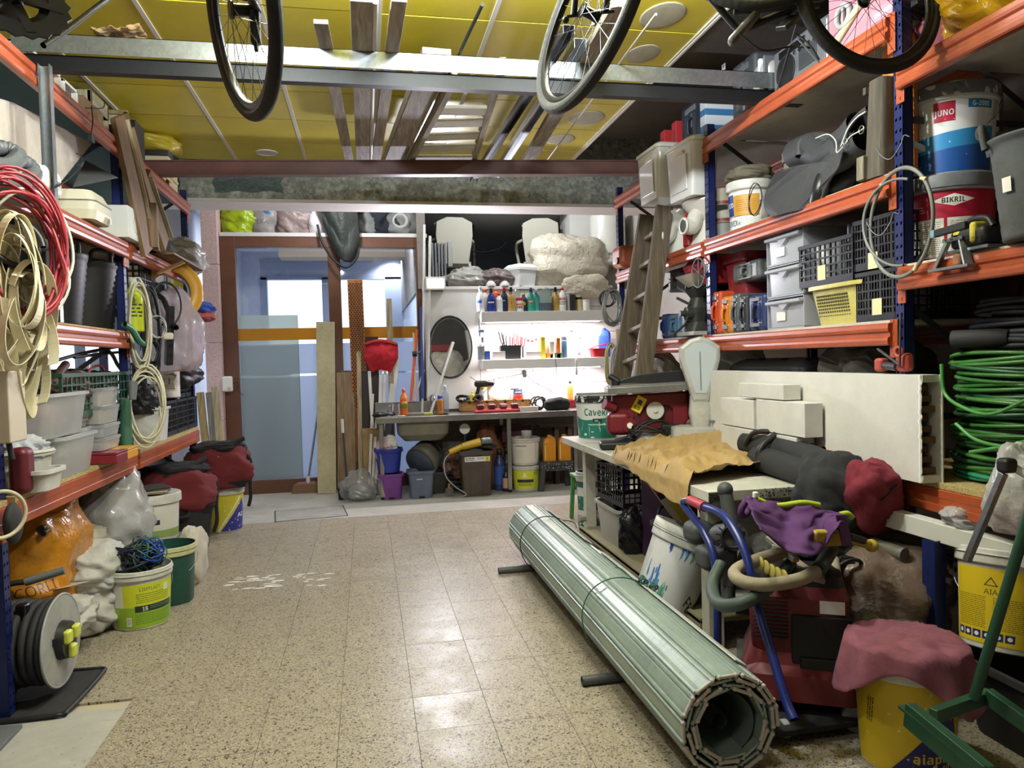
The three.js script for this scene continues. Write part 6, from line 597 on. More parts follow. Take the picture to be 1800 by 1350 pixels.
{// third shelf: hose, big board, typewriter, plywood
const hs=thing('vacuum_hose','thick grey ribbed vacuum hose coiled at the left edge','hose',[0,0,0]);const hp=[[0,318,-1.42],[28,338,-1.44],[0,290,-1.5],[40,285,-1.44],[58,300,-1.42],[35,322,-1.4],[-20,300,-1.4],[-30,265,-1.5],[10,262,-1.46],[30,272,-1.42],[12,292,-1.4],[-30,285,-1.4]];const crv=new THREE.CatmullRomCurve3(hp.map(([a,b,x])=>onX(a,b,x)));const g=new THREE.TubeGeometry(crv,260,.034,14),q=g.attributes.position;for(let i=0;i<=260;i++){const c=crv.getPointAt(i/260),k=1 +(i % 3?.04:-.1);for(let j=0;j<15;j++){const n=i*15+j;q.setXYZ(n,c.x +(q.getX(n)- c.x)*k,c.y +(q.getY(n)- c.y)*k,c.z +(q.getZ(n)- c.z)*k)}}g.computeVertexNormals();part(hs,'hose',[g],mat('#515458',.5));part(hs,'nozzle',[rod(onX(45,325,-1.4),onX(76,347,-1.4),.022,14,.03)],M.black);
solo('glass_plate','grey translucent tray under the vacuum hose','tray',[bar(onX(-30,325,-1.44),onX(48,362,-1.44),.2,.02,V(0,1,0),.004)],mat('#8f9494',.3));const wv=thing('plastic_housing','white rounded plastic housing beside the vacuum hose','housing',onX(70,335,-1.5));part(wv,'shell',[soft(.14,.15,.22,0,0,0,.05)],M.white);part(wv,'slot',[box(.004,.02,.1,.071,0,0)],M.grey);wv.position.y=LC+.075;
const bb=thing('cardboard_sheet','large beige board leaning across the upper left shelf','board',[0,0,0]),pts=[[-30,165],[20,180],[160,252],[90,338],[-30,345]].map(([a,b])=>onX(a,b,-1.62));const P0=pts[2];part(bb,'sheet',[ext(pts.map((p)=>[-(p.z-P0.z),p.y-P0.y]),.012).rotateY(PI/2).translate(-1.62,P0.y,P0.z)],mat('#cdc2b2',.75,{map:tGrime,metric:.6}));solo('framed_panel','dark framed panel with gold edge behind the beige board','panel',[bar(onX(-30,212,-1.7),onX(50,275,-1.7),.02,.02,V(0,1,0),.003),bar(onX(-30,200,-1.74),onX(50,262,-1.74),.02,.14)],mat('#3b2c1c',.6));
const ct=thing('metal_hopper','grey sheet metal hopper corner sticking out of the upper left shelf','hopper',[0,0,0]),A=onX(128,330,-1.6),B=onX(150,283,-1.7),C=onX(207,313,-1.44),D=onX(135,290,-1.85);const tri=(pp,th)=>{const gg=new THREE.BufferGeometry().setFromPoints(pp);gg.setIndex([0,1,2]);gg.computeVertexNormals();return gg};part(ct,'sheet',[grid((u,v)=>{const p=A.clone().lerp(B,u).lerp(C,v);return p.toArray()},4,4,.004),grid((u,v)=>D.clone().lerp(B,u).lerp(C,v).toArray(),4,4,.004)],mat('#8f8f8c',.45,{metal:.4,map:tGrime,metric:.4}));
const cp=thing('calculator_machine','cream office machine with paper slip on the left shelf','machine',[-1.6,LC,-4.55]);part(cp,'housing',[loft([[.34,.28,.04,0],[.36,.3,.04,.05],[.36,.3,.04,.1],[.3,.26,.05,.16]])],mat('#cbc6ae',.5));part(cp,'seam',[loft([[.364,.304,.04,.095],[.364,.304,.04,.102]])],M.grey);part(cp,'paper_slip',[box(.002,.04,.06,.19,.02,-.08,0,0,.2)],M.paper);solo('wicker_lid','round woven lid lying on the cream office machine','lid',[turn([[0,.02],[.16,.012],[.17,0],[0,0]],28)],dusty('#6d6250',.8)).position.set(-1.65,LC+.162,-4.72);
const ab=thing('appliance_carton','long white carton with green print overhanging the left beam','box',[-1.56,LC,-5.36]);part(ab,'body',[box(.26,.2,.68,0,.1,0,.004)],mat('#d4d6ca',.7));part(ab,'print',[box(.0015,.17,.64,.1305,.1,0)],print(512,140,(g,w,h)=>{g.fillStyle='#d4d6ca';g.fillRect(0,0,w,h);g.strokeStyle='#9fb58c';g.lineWidth=9;g.beginPath();g.arc(110,70,44,0,7);g.stroke();g.strokeRect(170,18,330,104);lines(g,200,40,180,66,4,'#7c8c70',9);g.fillStyle='#9fb58c';g.fillRect(420,30,60,80)}));part(ab,'flap',[box(.262,.004,.34,0,.2,-.17)],mat('#c6c8bc',.7));for(let k=0;k<5;k++)solo('paper_stack',`grey folder stacked on the far end of the white carton, ${['lowest', 'second', 'third', 'fourth', 'topmost'][k]} of five`,'folder',[box(.2,.016,.3,0,0,0,.002)],mat(k % 2?'#8f8476':'#b5ab9a',.8),'grey folders on the white carton').position.set(-1.6,LC+.21+k*.0175,-5.5);
const L=(n,l,a,b,w,th,x0=-1.44,x1=-1.48,m=ply)=>solo(n,l,'board',[bar(onX(...a,x0),onX(...b,x1),w,th,V(1,0,0),.002)],m);
const pb=thing('plywood_board','tall brown plywood board with notched top leaning out of the left shelf','board',[0,0,0]);part(pb,'board',[bar(onX(262,440,-1.42),onX(210,203,-1.47),.03,.34,V(0,0,1),.002)],ply);part(pb,'pale_edge',[bar(onX(276,440,-1.4),onX(222,210,-1.45),.031,.012,V(0,0,1))],pale);const p2=thing('plywood_board','shorter brown plywood board with double pale edge leaning right of the tall one','board',[0,0,0]);part(p2,'board',[bar(onX(292,425,-1.4),onX(256,312,-1.45),.03,.32,V(0,0,1),.002)],ply);part(p2,'pale_edge',[bar(onX(301,418,-1.38),onX(264,312,-1.43),.031,.016,V(0,0,1))],pale);
solo('plywood_board','narrow plywood strip standing between the two leaning boards','board',[bar(onX(274,395,-1.4),onX(229,225,-1.46),.03,.1,V(0,0,1),.002)],woody('#a58558',.6));carton('small plywood box standing at the foot of the leaning boards',onX(262,436,-1.46).setY(LC),.13,.3,.3,ply,{name:'plywood_box',ry:.2});solo('plywood_board','plywood foot board lying flat under the leaning boards','board',[span(-1.66,-1.34,LC-.002,LC+.014,-6.75,-5.75,.002)],ply);
for(const[k,px]of[[0,285],[1,305]]){const p=onX(px,400,-1.9);solo('wall_panel',k?'grey panel behind the leaning boards, right one':'grey panel behind the leaning boards, left one','panel',[box(.02,.36,.3,0,0,0,.002)],mat(k?'#6d665c':'#8a857c',.7)).position.set(-1.95,LC+.18,p.z)}
bag('clear plastic bag with brown wrapping at the far end of the left shelf',[-1.55,LC,-6.85],{w:.34,h:.26,d:.5,s:151,fold:.14,f:4,m:film('#cfccc4',.4,.2)});solo('card_sheet','torn brown card under the clear bag at the far left shelf end','card',[box(.2,.006,.24,0,0,0,0,.2,.3,.4)],M.card).position.copy(onX(300,470,-1.38));
solo('cable','thin black cable looping from the upper left shelf past the stud','cable',[tube([onX(88,335,-1.4),onX(115,318,-1.4),onX(138,295,-1.4),onX(144,275,-1.41),onX(135,270,-1.42)],.004),tube([onX(70,352,-1.4),onX(95,380,-1.39),onX(118,415,-1.39),onX(126,432,-1.4),onX(110,437,-1.42)],.004)],M.dark);
}
{// second shelf: rubber buckets; things hung at its far end
const rubberBin=(l,p,h,r)=>{const t=thing('rubber_bucket',l,'bucket',p),m=mat('#101112',.5,{map:tGrime,metric:.3}),n=22;part(t,'body',[turn([[0,.004],[r*.76,0],...Array.from({length:n},(_,i)=>[r*(.77+.2*i/n)+(i % 2?.005:0),.01 +(h-.03)*i/n]),[r,h-.015],[r,h],[r-.012,h],[r*.74,.012],[0,.01]],44)],m);part(t,'handle',[tube([[-.07,h-.01,r*.95],[-.05,h+.05,r],[.05,h+.05,r],[.07,h-.01,r*.95]],.012),tube([[-.07,h-.01,-r*.95],[-.05,h+.05,-r],[.05,h+.05,-r],[.07,h-.01,-r*.95]],.012)],m);t.rotation.y=.9;return t};
rubberBin('large black rubber bucket on the left shelf in front of the window',[-1.76,LBB,lz(156,505,-1.7)],.43,.24);rubberBin('black ribbed rubber bucket left of the large one, partly hidden by the stud',[-1.76,LBB,lz(112,505,-1.7)+ .1],.42,.22);
const wt=thing('plastic_packaging','crumpled grey plastic wrapping inside the large rubber bucket','wrapping',[-1.76,LBB+.39,lz(156,505,-1.7)]);part(wt,'wrap',[sack(.3,.16,.3,{s:155,fold:.15,f:4,n:30})],film('#cfcac4',.3,.2));
bottle('fluorescent yellow bottle with cream neck beside the large rubber bucket',[-1.5,LBB,-5.3],{kind:'round',h:.36,r:.06,col:'#c9d82c',cap:'#cfcab0',lab:print(64,96,(g,w,h)=>{g.fillStyle='#c9d82c';g.fillRect(0,0,w,h);lines(g,8,16,48,60,4,'#3a3c1c',7)})});bottle('mauve flask standing behind the fluorescent yellow bottle',[-1.52,LBB,-5.5],{kind:'round',h:.38,r:.05,col:'#6b4a5a',cap:'#3d4a7a'});
crate('small black lattice crate behind the hanging cables on the left shelf',[-1.74,LBB+.35,-5.95],.3,.26,.3,'#151618');carton('grey box under the small black crate behind hanging cables',[-1.74,LBB,-5.95],.3,.345,.34,M.grey,{name:'plastic_box'});
const yr=thing('pipe_roll','yellow pipe reel with grey rim hanging at the far end of the left rack','reel',onX(300,512,-1.5));part(yr,'yellow_band',[new THREE.TorusGeometry(.2,.05,10,40,4.2).scale(1,1,.5).rotateZ(-1.6)],mat('#d09a24',.4));part(yr,'rim',[turn([[.14,-.05],[.24,-.05],[.25,-.04],[.14,-.04]],40).rotateX(PI/2)],M.paleGrey);yr.rotation.y=.5;solo('yellow_wedge','bright yellow folded bag behind the yellow pipe reel','bag',[sack(.2,.3,.16,{s:4,fold:.15,n:24})],mat('#d8c92c',.4)).position.copy(onX(325,520,-1.62));
const ear=thing('ear_defender','black padded headband hanging over the yellow pipe reel','headband',onX(292,520,-1.4));part(ear,'band',[tube([[.16,.02,0],[.06,-.02,.04],[-.02,-.1,.06],[-.1,-.2,.06],[-.16,-.24,.04]].map(([a,b,c])=>[-a*.6,b,-a]),.02)],M.black);part(ear,'loop',[new THREE.TorusGeometry(.13,.008,8,32).scale(.8,1.2,1).rotateY(.6).translate(0,-.06,0)],M.black);
const hang=(l,px,py,R,r,t,col,sx,sy,s,x=-1.42,n='cable_bundle')=>coilAt(n,l,'cable',onX(px,py,x),R,r,t,mat(col,.5),{sx,sy,s,ry:.5,w:.03,jit:.16});
hang('bundle of cream cables hanging at the middle post of the left rack',245,572,.12,.007,9,'#bdb89c',.5,2.2,3);hang('bundle of black cables hanging right of the cream ones',266,575,.1,.008,8,'#1e1f20',.5,2.6,5);hang('thin silver wire coil hanging in front of the black cables',276,575,.06,.003,7,'#b5b4ae',.9,1.2,7,-1.38);hang('black cable loops hanging low beside the power strip',268,630,.08,.006,5,'#232424',.55,1.6,9);
const ps=thing('power_strip','black power strip with sockets hanging in front of the clear bag','power strip',onX(298,590,-1.36));part(ps,'body',[soft(.05,.42,.05,0,0,0,.01)],M.black);for(let k=0;k<5;k++)part(ps,'socket',[cyl(.018,.018,.008,.022,.14-k*.07,.0,0,0,PI/2,14)],M.blackGloss);part(ps,'plug',[soft(.04,.05,.08,.03,.0,.03,.015)],mat('#cfc8b0',.5));ps.rotation.set(0,-.9,-.16);
bag('clear plastic bag with pink print hanging at the far end of the left rack',onX(306,652,-1.46).toArray(),{w:.4,h:.6,d:.3,s:161,fold:.1,f:4,tie:.15,m:film('#dccfd4',.55,.12)});solo('white_bottle','white bottle standing inside the hanging clear bag','bottle',[turn([[0,0],[.05,0],[.05,.22],[.02,.3],[0,.3]],20)],M.white).position.copy(onX(318,612,-1.46));
for(const[c,l,y]of[['#1d3f8a','blue folded cushion on the far end of the second shelf, upper one',.08],['#8a3a2c','rust red folded cushion under the blue one at the far end',0]])bag(l,onX(338,566-y*160,-1.55).toArray(),{w:.36,h:.12,d:.4,s:163+y*20,fold:.05,name:'cushion',cat:'cushion',m:cloth(c)});
solo('garden_hose','short green hose bent over the second beam of the left rack','hose',[tube([onX(218,570,-1.44),onX(232,580,-1.42),onX(245,600,-1.4),onX(256,606,-1.4)],.02)],mat('#2c6a4c',.4));bag('black cap and bag jumble under the hanging clear bag',onX(300,682,-1.6).toArray(),{w:.4,h:.26,d:.5,s:165,fold:.12,name:'clutter_bag',m:M.black});
}
{// cables and straps at the near left
const H=(l,px,py,R,r,t,col,sx,sy,s,x=-1.36)=>coilAt('cable_bundle',l,'cable',onX(px,py,x),R,r,t,mat(col,.45),{sx,sy,s,ry:.9,w:.05,jit:.2});
H('red cable coiled in big loops hanging at the left edge',25,440,.2,.0065,11,'#a0303a',.9,1.3,2,-1.32);H('dark red cable loops hanging behind the red coil at the left edge',30,450,.19,.006,5,'#7a2430',.95,1.35,4,-1.4);H('cream cable loops hanging with the red coil at the left edge',40,455,.17,.006,2,'#d9d3c0',.9,1.4,6,-1.34);H('black cable with thick connector hanging inside the red loops',20,430,.1,.012,3,'#202124',1,.9,8,-1.33);
solo('plug_connector','black round cable connector hanging at the left edge','plug',[rod([0,0,0],[.0,.01,-.11],.032,16,.024),rod([0,0,.005],[0,0,.05],.022,14)],M.rubber).position.copy(onX(62,428,-1.3));const wp=solo('plug','white mains plug hanging at the end of the cream cable','plug',[soft(.05,.045,.06,0,0,0,.015),rod([0,0,-.03],[.0,.05,-.1],.008),tube([[0,.05,-.1],[.01,.12,-.16],[.01,.22,-.12],[0,.28,-.02]],.006)],mat('#d8d2c2',.4));wp.position.copy(onX(88,492,-1.34));
const st=[[14,470,.1,'#d6ccaa',2.2,12,'cream strap loops hanging at the top left under the red cable'],[26,570,.15,'#d9d0b2',1.7,15,'cream webbing strap hung in wide loops at the left edge'],[34,620,.13,'#d0c6a4',1.5,18,'cream webbing strap loops hanging lowest at the left edge'],[8,540,.14,'#dcd5bb',1.9,21,'cream strap hanging behind the wide loops at the left edge']];st.forEach(([px,py,R,c,sy,s,l])=>{const g=[];for(let k=0;k<7;k++){const rr=R*rnd(.6,1.1),a0=rnd(6),rx=rnd(-.3,.3),ry=rnd(-.9,.9);g.push(move(flatRing(rr,sy,rnd(4.4,6.2),a0),rnd(-.05,.05),rnd(-.08,.08),rnd(-.08,.08),rx,ry,rnd(-.3,.3)))}const o=solo('webbing_strap',l,'strap',g,mat(c,.7));o.position.copy(onX(px,py,-1.34));o.rotation.y=.8});
const wa=thing('wall_box','beige metal box hanging at the left edge below the straps','box',onX(6,715,-1.36));part(wa,'case',[box(.1,.27,.14,0,0,0,.006)],mat('#b9ad9c',.5));part(wa,'lead',[rod([.02,-.13,.02],[.03,-.2,.02],.01)],M.dark);
}
function flatRing(R,sy,arc,a0){const n=40,w=.021,P=[],I=[];for(let i=0;i<=n;i++){const a=a0+i/n*arc,x=Math.cos(a)*R*.8,y=Math.sin(a)*R*sy,t=.35*Math.sin(a*1.5+a0);for(const[dx,dz]of[[-.001,-w],[.001,-w],[.001,w],[-.001,w]])P.push(x+dx*Math.cos(a)+ dz*t*.6,y+dx*Math.sin(a),dz)}for(let i=0;i<n;i++)for(let k=0;k<4;k++){const a=i*4+k,b=i*4 +(k+1)% 4;I.push(a,b,a+4,b,b+4,a+4)}const g=new THREE.BufferGeometry();g.setAttribute('position',new THREE.Float32BufferAttribute(P,3));g.setIndex(I);const h=g.toNonIndexed();h.computeVertexNormals();return h}
{// work-height shelf
const clear=mat('#f0f1ef',.35,{trans:.8}),tub=(l,x,z,w,d,h,y,m=clear,inside='#b9b4a6')=>{const t=thing('storage_tub',l,'tub',[x,y,z]);part(t,'body',[pan(w*.86,d*.88,w,d,h,.04,.004)],m);part(t,'rim',[lip(w,d,.04,h+.002,.016,.012,.004)],m);if(inside)part(t,'contents',[sack(w*.72,h*.7,d*.76,{s:z*3,n:22,fold:.12}).translate(0,.008,0)],mat(inside,.7));return t};
tub('low clear tub carrying another tub on the left work shelf',-1.62,-4.12,.36,.46,.2,LA,clear,'#9a978c');const tt=tub('large clear tub with dark grip on top of the low clear tub',-1.62,-4.0,.36,.5,.21,LA+.205,clear,'#8b6a6a');part(tt,'grip',[tube([[.12,.2,.27],[.13,.16,.29],[.05,.14,.29],[.04,.18,.27]],.008)],M.dark);
bucket('white plastic bucket full of rags at the left edge of the work shelf',[-1.56,LA,-3.72],{h:.17,rt:.13,rb:.11,col:'#cfcbbc',handle:null,name:'plastic_bucket'});bag('blue and white rags piled in the white plastic bucket',[-1.56,LA+.1,-3.72],{w:.2,h:.12,d:.2,s:171,fold:.2,f:5,name:'rag_pile',cat:'rag',m:cloth('#b3b5b8')});tub('small white tub with blue rag in front of the low clear tub',-1.46,-3.62,.18,.2,.09,LA,M.white,'#7d93ad');
crate('dark green lattice crate stacked on the black crate, heaped with tools',[-1.74,LA+.27,-4.62],.48,.24,1.1,'#1d4a30',{nz:18,nx:8,ny:4});crate('black lattice crate under the dark green one',[-1.74,LA,-4.98],.44,.262,.5,'#17181a');carton('grey box supporting the near end of the green crate',[-1.8,LA,-4.42],.34,.262,.5,M.grey,{name:'plastic_box'});
const cy=[['clear organiser box under the tape box, lower one',0,'#8f8d8a'],['clear organiser box with blue parts, second from the shelf',.075,'#5a7a9c'],['clear box with brown card inside, third of the organiser pile',.15,'#a98c5c'],['clear open box topmost of the organiser pile',.25,'#b9a078']];cy.forEach(([l,y,c],k)=>{const h=k<2?.07:.1,t=thing('organiser_box',l,'box',[-1.56,LA+.07+y,-4.62]);part(t,'body',[pan(.2,.28,.22,.3,h*.85,.02,.003)],clear);part(t,'lid',[lip(.22,.3,.02,h,.014,.004,.1)],clear);part(t,'contents',[box(.17,h*.55,.24,0,h*.34,0,.01)],mat(c,.7))});
for(const[l,c,z]of[['dark red organiser drawer on the left work shelf','#7a1f2a',-4.52],['yellow organiser drawer right of the dark red one','#d59a2c',-4.72]]){const t=thing('organiser_box',l,'box',[-1.5,LA,z]);part(t,'body',[box(.26,.05,.19,0,.026,0,.006)],mat(c,.4));part(t,'lid',[box(.262,.014,.192,0,.058,0,.004)],mat(c,.35))}[['white tub with red label behind the organiser pile',.215,.13],['clear tub under the red labelled one',.1,.11],['clear tub at the foot of the red labelled pile',0,.095]].forEach(([l,y,h],k)=>{const t=tub(l,-1.62,-4.42,.2,.17,h,LA+y,clear,'#cfc9bf');if(!k)part(t,'printed_label',[box(.001,.07,.08,.099,.07,0)],print(64,64,(g)=>{g.fillStyle='#d8c9bc';g.fillRect(0,0,64,64);g.fillStyle='#a83a3c';g.fillRect(6,6,52,22);lines(g,8,34,46,26,3,'#8a5a4c',5)}))});
solo('green_batten','weathered green batten lying on the front edge of the left work shelf','wood',[span(-1.53,-1.47,LA-.012,LA+.02,-5.12,-4.82,.003)],dusty('#7d9a7c',.7));solo('green_tube','green plastic tube standing against the black crate','tube',[cyl(.035,.035,.34,0,.17,0)],mat('#3f6a54',.5)).position.set(-1.49,LA,-5.0);
// heap of tools over the green crate
const top=LA+.52,rust=mat('#5a4038',.6),K=(a,b,x=-1.6)=>onX(a,b,x);[['rusty brown clamp bar lying on the green crate, left one',[[95,668],[112,645],[116,640]],.022],['red framed hacksaw standing on the green crate',[[150,668],[160,648],[178,644],[188,668]],.008],['long dark steel bar projecting over the green crate, upper one',[[87,637],[150,620],[215,608]],.01],['dark steel bar projecting over the green crate, lower one',[[130,628],[180,622],[220,618]],.009],['green handled tool lying at the right end of the green crate',[[188,678],[200,664],[206,655]],.012],['rusty curved shears lying on the heap of the green crate',[[120,670],[135,655],[150,658],[165,672]],.014],['curved dark bracket standing at the right end of the crate',[[180,612],[196,622],[206,640],[212,648]],.012]].forEach(([l,p,r],k)=>solo('hand_tool',l,'tool',[tube(p.map(([a,b])=>K(a,b)),r,{seg:8})],k===1?mat('#a8483c',.5):k===4?mat('#6f9a4c',.5):k===2||k===3||k===6?M.dark:rust));bag('dark pile of tool pouches in the green crate',[-1.74,LA+.36,-4.85],{w:.4,h:.16,d:.5,s:173,fold:.16,f:5,name:'tool_pouch',m:M.black});bag('rusty brown jumble of iron tools in the green crate',[-1.74,LA+.34,-4.4],{w:.4,h:.17,d:.42,s:174,fold:.2,f:6,name:'iron_scrap',cat:'scrap',m:rust});
bottle('clear plastic bottle standing in the near end of the green crate',[-1.66,LA+.28,-4.16],{kind:'jug',h:.34,r:.07,col:'#c5ced8',cap:'#c5ced8',trans:1});
coilAt('cable_bundle','long cream cable loops hanging from the middle post above the white tub','cable',onX(257,715,-1.4),.13,.006,7,mat('#cfc8a8',.5),{sx:.75,sy:1.75,s:14,ry:.4,w:.03,jit:.2});solo('plug','grey socket connector hanging at the cream cable loops','plug',[rod([0,.05,0],[0,-.06,.02],.03,14,.02)],M.grey).position.copy(onX(234,685,-1.39));
tub('white tub with a tray of tools right of the hanging cable',-1.58,-5.8,.26,.24,.24,LA,M.white,'#5a5a5a');bag('dark sheath and plugs in the white tub behind the hanging cable',[-1.6,LA+.2,-5.72],{w:.2,h:.2,d:.2,s:176,fold:.2,f:5,name:'tool_pouch',m:M.black});
bucket('white tin with red band standing on the black crates',[-1.58,LA+.29,-6.28],{h:.25,rt:.12,rb:.118,col:'#d5d0c8',handle:null,name:'paint_tin',ry:.25,print:print(256,256,(g,w,h)=>{g.fillStyle='#d5d0c8';g.fillRect(0,0,w,h);g.fillStyle='#a8444a';g.fillRect(0,0,w,34);lines(g,40,60,180,160,9,'#8a857c',6)}),band:[.04,.98]});const sw=thing('hand_saw','handsaw with worn wooden grip stuck behind the white tin','saw',onX(292,672,-1.5));part(sw,'grip',[ext([[-.1,-.05],[-.06,.04],[.06,.07],[.09,.05],[.06,.0],[.07,-.06]],.022,{bev:.004,holes:[[[-.04,-.02],[-.02,.025],[.03,.035],[.03,-.02]]]})],woody('#8a7d62'));part(sw,'blade',[box(.2,.06,.002,-.16,-.04,0)],M.iron);sw.rotation.y=.9;
['nearest','middle','farthest'].forEach((w,k)=>crate(`black lattice crate at the far left shelf end, ${w} of lower row`,[-1.7,LA,-6.12-.36*k-.02],.4,.27,.34,'#141517',{group:'black crates at the far left',nz:8}));['nearer','farther'].forEach((w,k)=>crate(`black lattice crate stacked in the upper row at the far left, ${w} one`,[-1.72,LA+.275,-6.5-.36*k-.04],.4,.3,.34,'#141517',{group:'black crates at the far left',nz:8}));bottle('dark red bottle standing in the black crates beside the white tin',[-1.56,LA+.05,-6.48],{kind:'round',h:.34,r:.05,col:'#5a2420',cap:'#8a4a3c'});
}
{// floor level
const reelF=(n,l,p,R,w,rot,flat)=>{const t=thing(n,l,'cable reel',p),mf=mat('#5b5f66',.4),c=[];part(t,'cable',[...[0,1,2].flatMap((q)=>Array.from({length:8},(_,i)=>ring(R*(.66+.1*q)+ rnd(-.006,.006),w*.062,0,0,-w/2 +(i+.5)*w/8,rnd(-.03,.03),rnd(-.03,.03)))),cyl(R*.6,R*.6,w,0,0,0,PI/2)],M.rubber);for(const e of[-1,1])part(t,'flange',[ext(circle(R,0,0,40),.008,{holes:flat?[0,1,2,3].map((k)=>circle(R*.13,R*.42*Math.cos(k*PI/2+.5),R*.42*Math.sin(k*PI/2+.5),14)):[]}).translate(0,0,e*(w/2+.004)),move(new THREE.TorusGeometry(R,.006,6,40),0,0,e*(w/2+.004))],flat?mf:M.paleGrey);return t};
const r1=reelF('cable_reel','black cable reel with grey flange and yellow sockets standing on the front left floor',[-1.52,.25,-3.6],.2,.28);r1.rotation.y=1.55;part(r1,'socket_hub',[cyl(.08,.09,.05,0,0,.155,PI/2),box(.2,.03,.02,0,.02,.15)],M.black);for(let k=0;k<3;k++)part(r1,'socket_cover',[soft(.05,.06,.03,.05*Math.cos(k*2.1+.5),.05*Math.sin(k*2.1+.5),.19,.012)],mat('#c5cb4a',.4));part(r1,'stand',[tube([[-.2,-.235,.24],[.2,-.235,.24],[.24,-.235,.2],[.24,-.235,-.16],[.2,-.235,-.2],[-.2,-.235,-.2],[-.24,-.235,-.16],[-.24,-.235,.2]],.01,{closed:true}),tube([[0,-.235,-.2],[0,0,-.12],[0,.24,-.08],[.02,.27,.02]],.012)],M.black);part(r1,'grip',[rod([.02,.265,.0],[.05,.3,.15],.018)],M.grey);part(r1,'base_pan',[box(.46,.006,.42,0,-.237,.02,.002)],M.rubber);part(r1,'plug',[soft(.04,.06,.05,-.08,.17,.03,.012),...[0,1].map((k)=>cyl(.004,.004,.03,-.09+k*.02,.13,.05))],M.blackGloss);
const r2=reelF('cable_reel','flat lying grey topped cable reel under the left work shelf',[-1.72,.56,-5.15],.25,.2,0,true);r2.rotation.x=-PI/2;part(r2,'frame',[tube([[-.26,-.1,.12],[-.3,-.1,.1],[-.3,-.1,-.16],[-.2,-.1,-.18]],.012)],M.black);carton('dark box carrying the lying cable reel under the left shelf',[-1.85,0,-5.1],.5,.44,.7,mat('#3b342e',.8),{name:'storage_box'});
solo('steel_pipe','shiny dark tripod legs lying beside the flat cable reel','pipe',[rod(onX(72,930,-1.6),onX(130,893,-1.7),.016),rod(onX(76,938,-1.58),onX(126,903,-1.66),.014)],mat('#3a3c40',.25,{metal:.7}));
const amb=(c,t)=>mat(c,.22,{trans:t,bump:tCrinkle,bs:.005,metric:.35,side:true});const ob=bag('big orange plastic bag standing at the left foot of the rack',[-1.76,.19,-4.28],{w:.44,h:.62,d:.6,s:181,fold:.07,f:3,tie:.12,pow:3.2,m:amb('#d08a22',.3)});bag('orange plastic bag flap hanging up behind the big orange bag',[-1.74,.55,-4.42],{w:.22,h:.34,d:.34,s:182,fold:.12,f:3,m:amb('#cf9434',.35)});bag('orange plastic bag behind the flat cable reel and the post',[-1.85,.42,-5.45],{w:.4,h:.4,d:.7,s:183,fold:.1,m:amb('#c9781c',.3)});decal(ob,'printed_lettering',onX(94,1045,-1.5),.8,0,.2,.09,print(160,72,(g,w,h)=>{g.fillStyle='#c07c20';g.fillRect(0,0,w,h);txt(g,'CORLI',80,38,52,'#4a2c10','sans-serif','center','normal')}),.12);carton('dark crate under the orange bags on the floor',[-1.86,0,-4.32],.46,.19,.6,M.dark,{name:'wooden_box'});
bag('cloudy clear plastic bag of cloth in front of the flat reel',[-1.58,.3,-4.98],{w:.4,h:.5,d:.5,s:185,fold:.1,f:4,tie:.25,lean:.12,m:film('#d3d3d0',.45,.18)});bag('grey cloth showing inside the cloudy clear bag',[-1.6,.3,-4.98],{w:.3,h:.3,d:.4,s:186,name:'cloth_bundle',cat:'cloth',m:cloth('#c9cdd0')});
const sk=[];for(const[k,p,w,h,d,l]of[[0,[-1.6,.0,-4.55],.4,.3,.5,'white paper sack of filler leaning low beside the green bucket'],[1,[-1.55,.24,-4.5],.32,.24,.4,'crumpled white printed paper sack on top of the lower sack'],[2,[-1.68,.36,-4.62],.3,.2,.4,'folded beige paper sack with dark print above the white sacks'],[3,[-1.58,.12,-4.12],.28,.16,.34,'flat white sack at the foot of the white bucket']])sk[k]=bag(l,p,{w,h,d,s:190+k,fold:.1,f:4,name:'paper_sack',cat:'sack',m:mat(['#cfccc4','#c9c8c0','#b9b09a','#d5d3cc'][k],.75,{map:tGrime,metric:.3})});decal(sk[1],'printed_lettering',onX(148,1050,-1.4),.75,-.2,.16,.14,print(160,140,(g,w,h)=>{g.fillStyle='#c9c8c0';g.fillRect(0,0,w,h);txt(g,'mapei',80,40,40,'#7a7a74','sans-serif','center');g.fillStyle='#d8b82c';g.beginPath();g.ellipse(90,100,26,22,0,0,7);g.fill()}));
bucket('white bucket behind the standing cable reel, holding the orange bag end',[-1.66,0,-3.98],{h:.26,rt:.14,rb:.12,col:'#d5d2c8',handle:-.6});const nb=bag('navy blue bag with white star print at the left edge near the post',[-1.68,.0,-3.52],{w:.26,h:.5,d:.3,s:196,fold:.1,m:cloth('#26284f')});decal(nb,'printed_emblem',onX(38,1092,-1.5),.8,0,.11,.11,print(96,96,(g,w)=>{g.fillStyle='#26284f';g.fillRect(0,0,w,w);g.strokeStyle='#d8d8de';g.lineWidth=9;g.beginPath();for(let i=0;i<6;i++)g.lineTo(48+36*Math.sin(i*1.2566),48-36*Math.cos(i*1.2566));g.stroke();g.beginPath();g.arc(48,48,14,0,7);g.stroke()}));
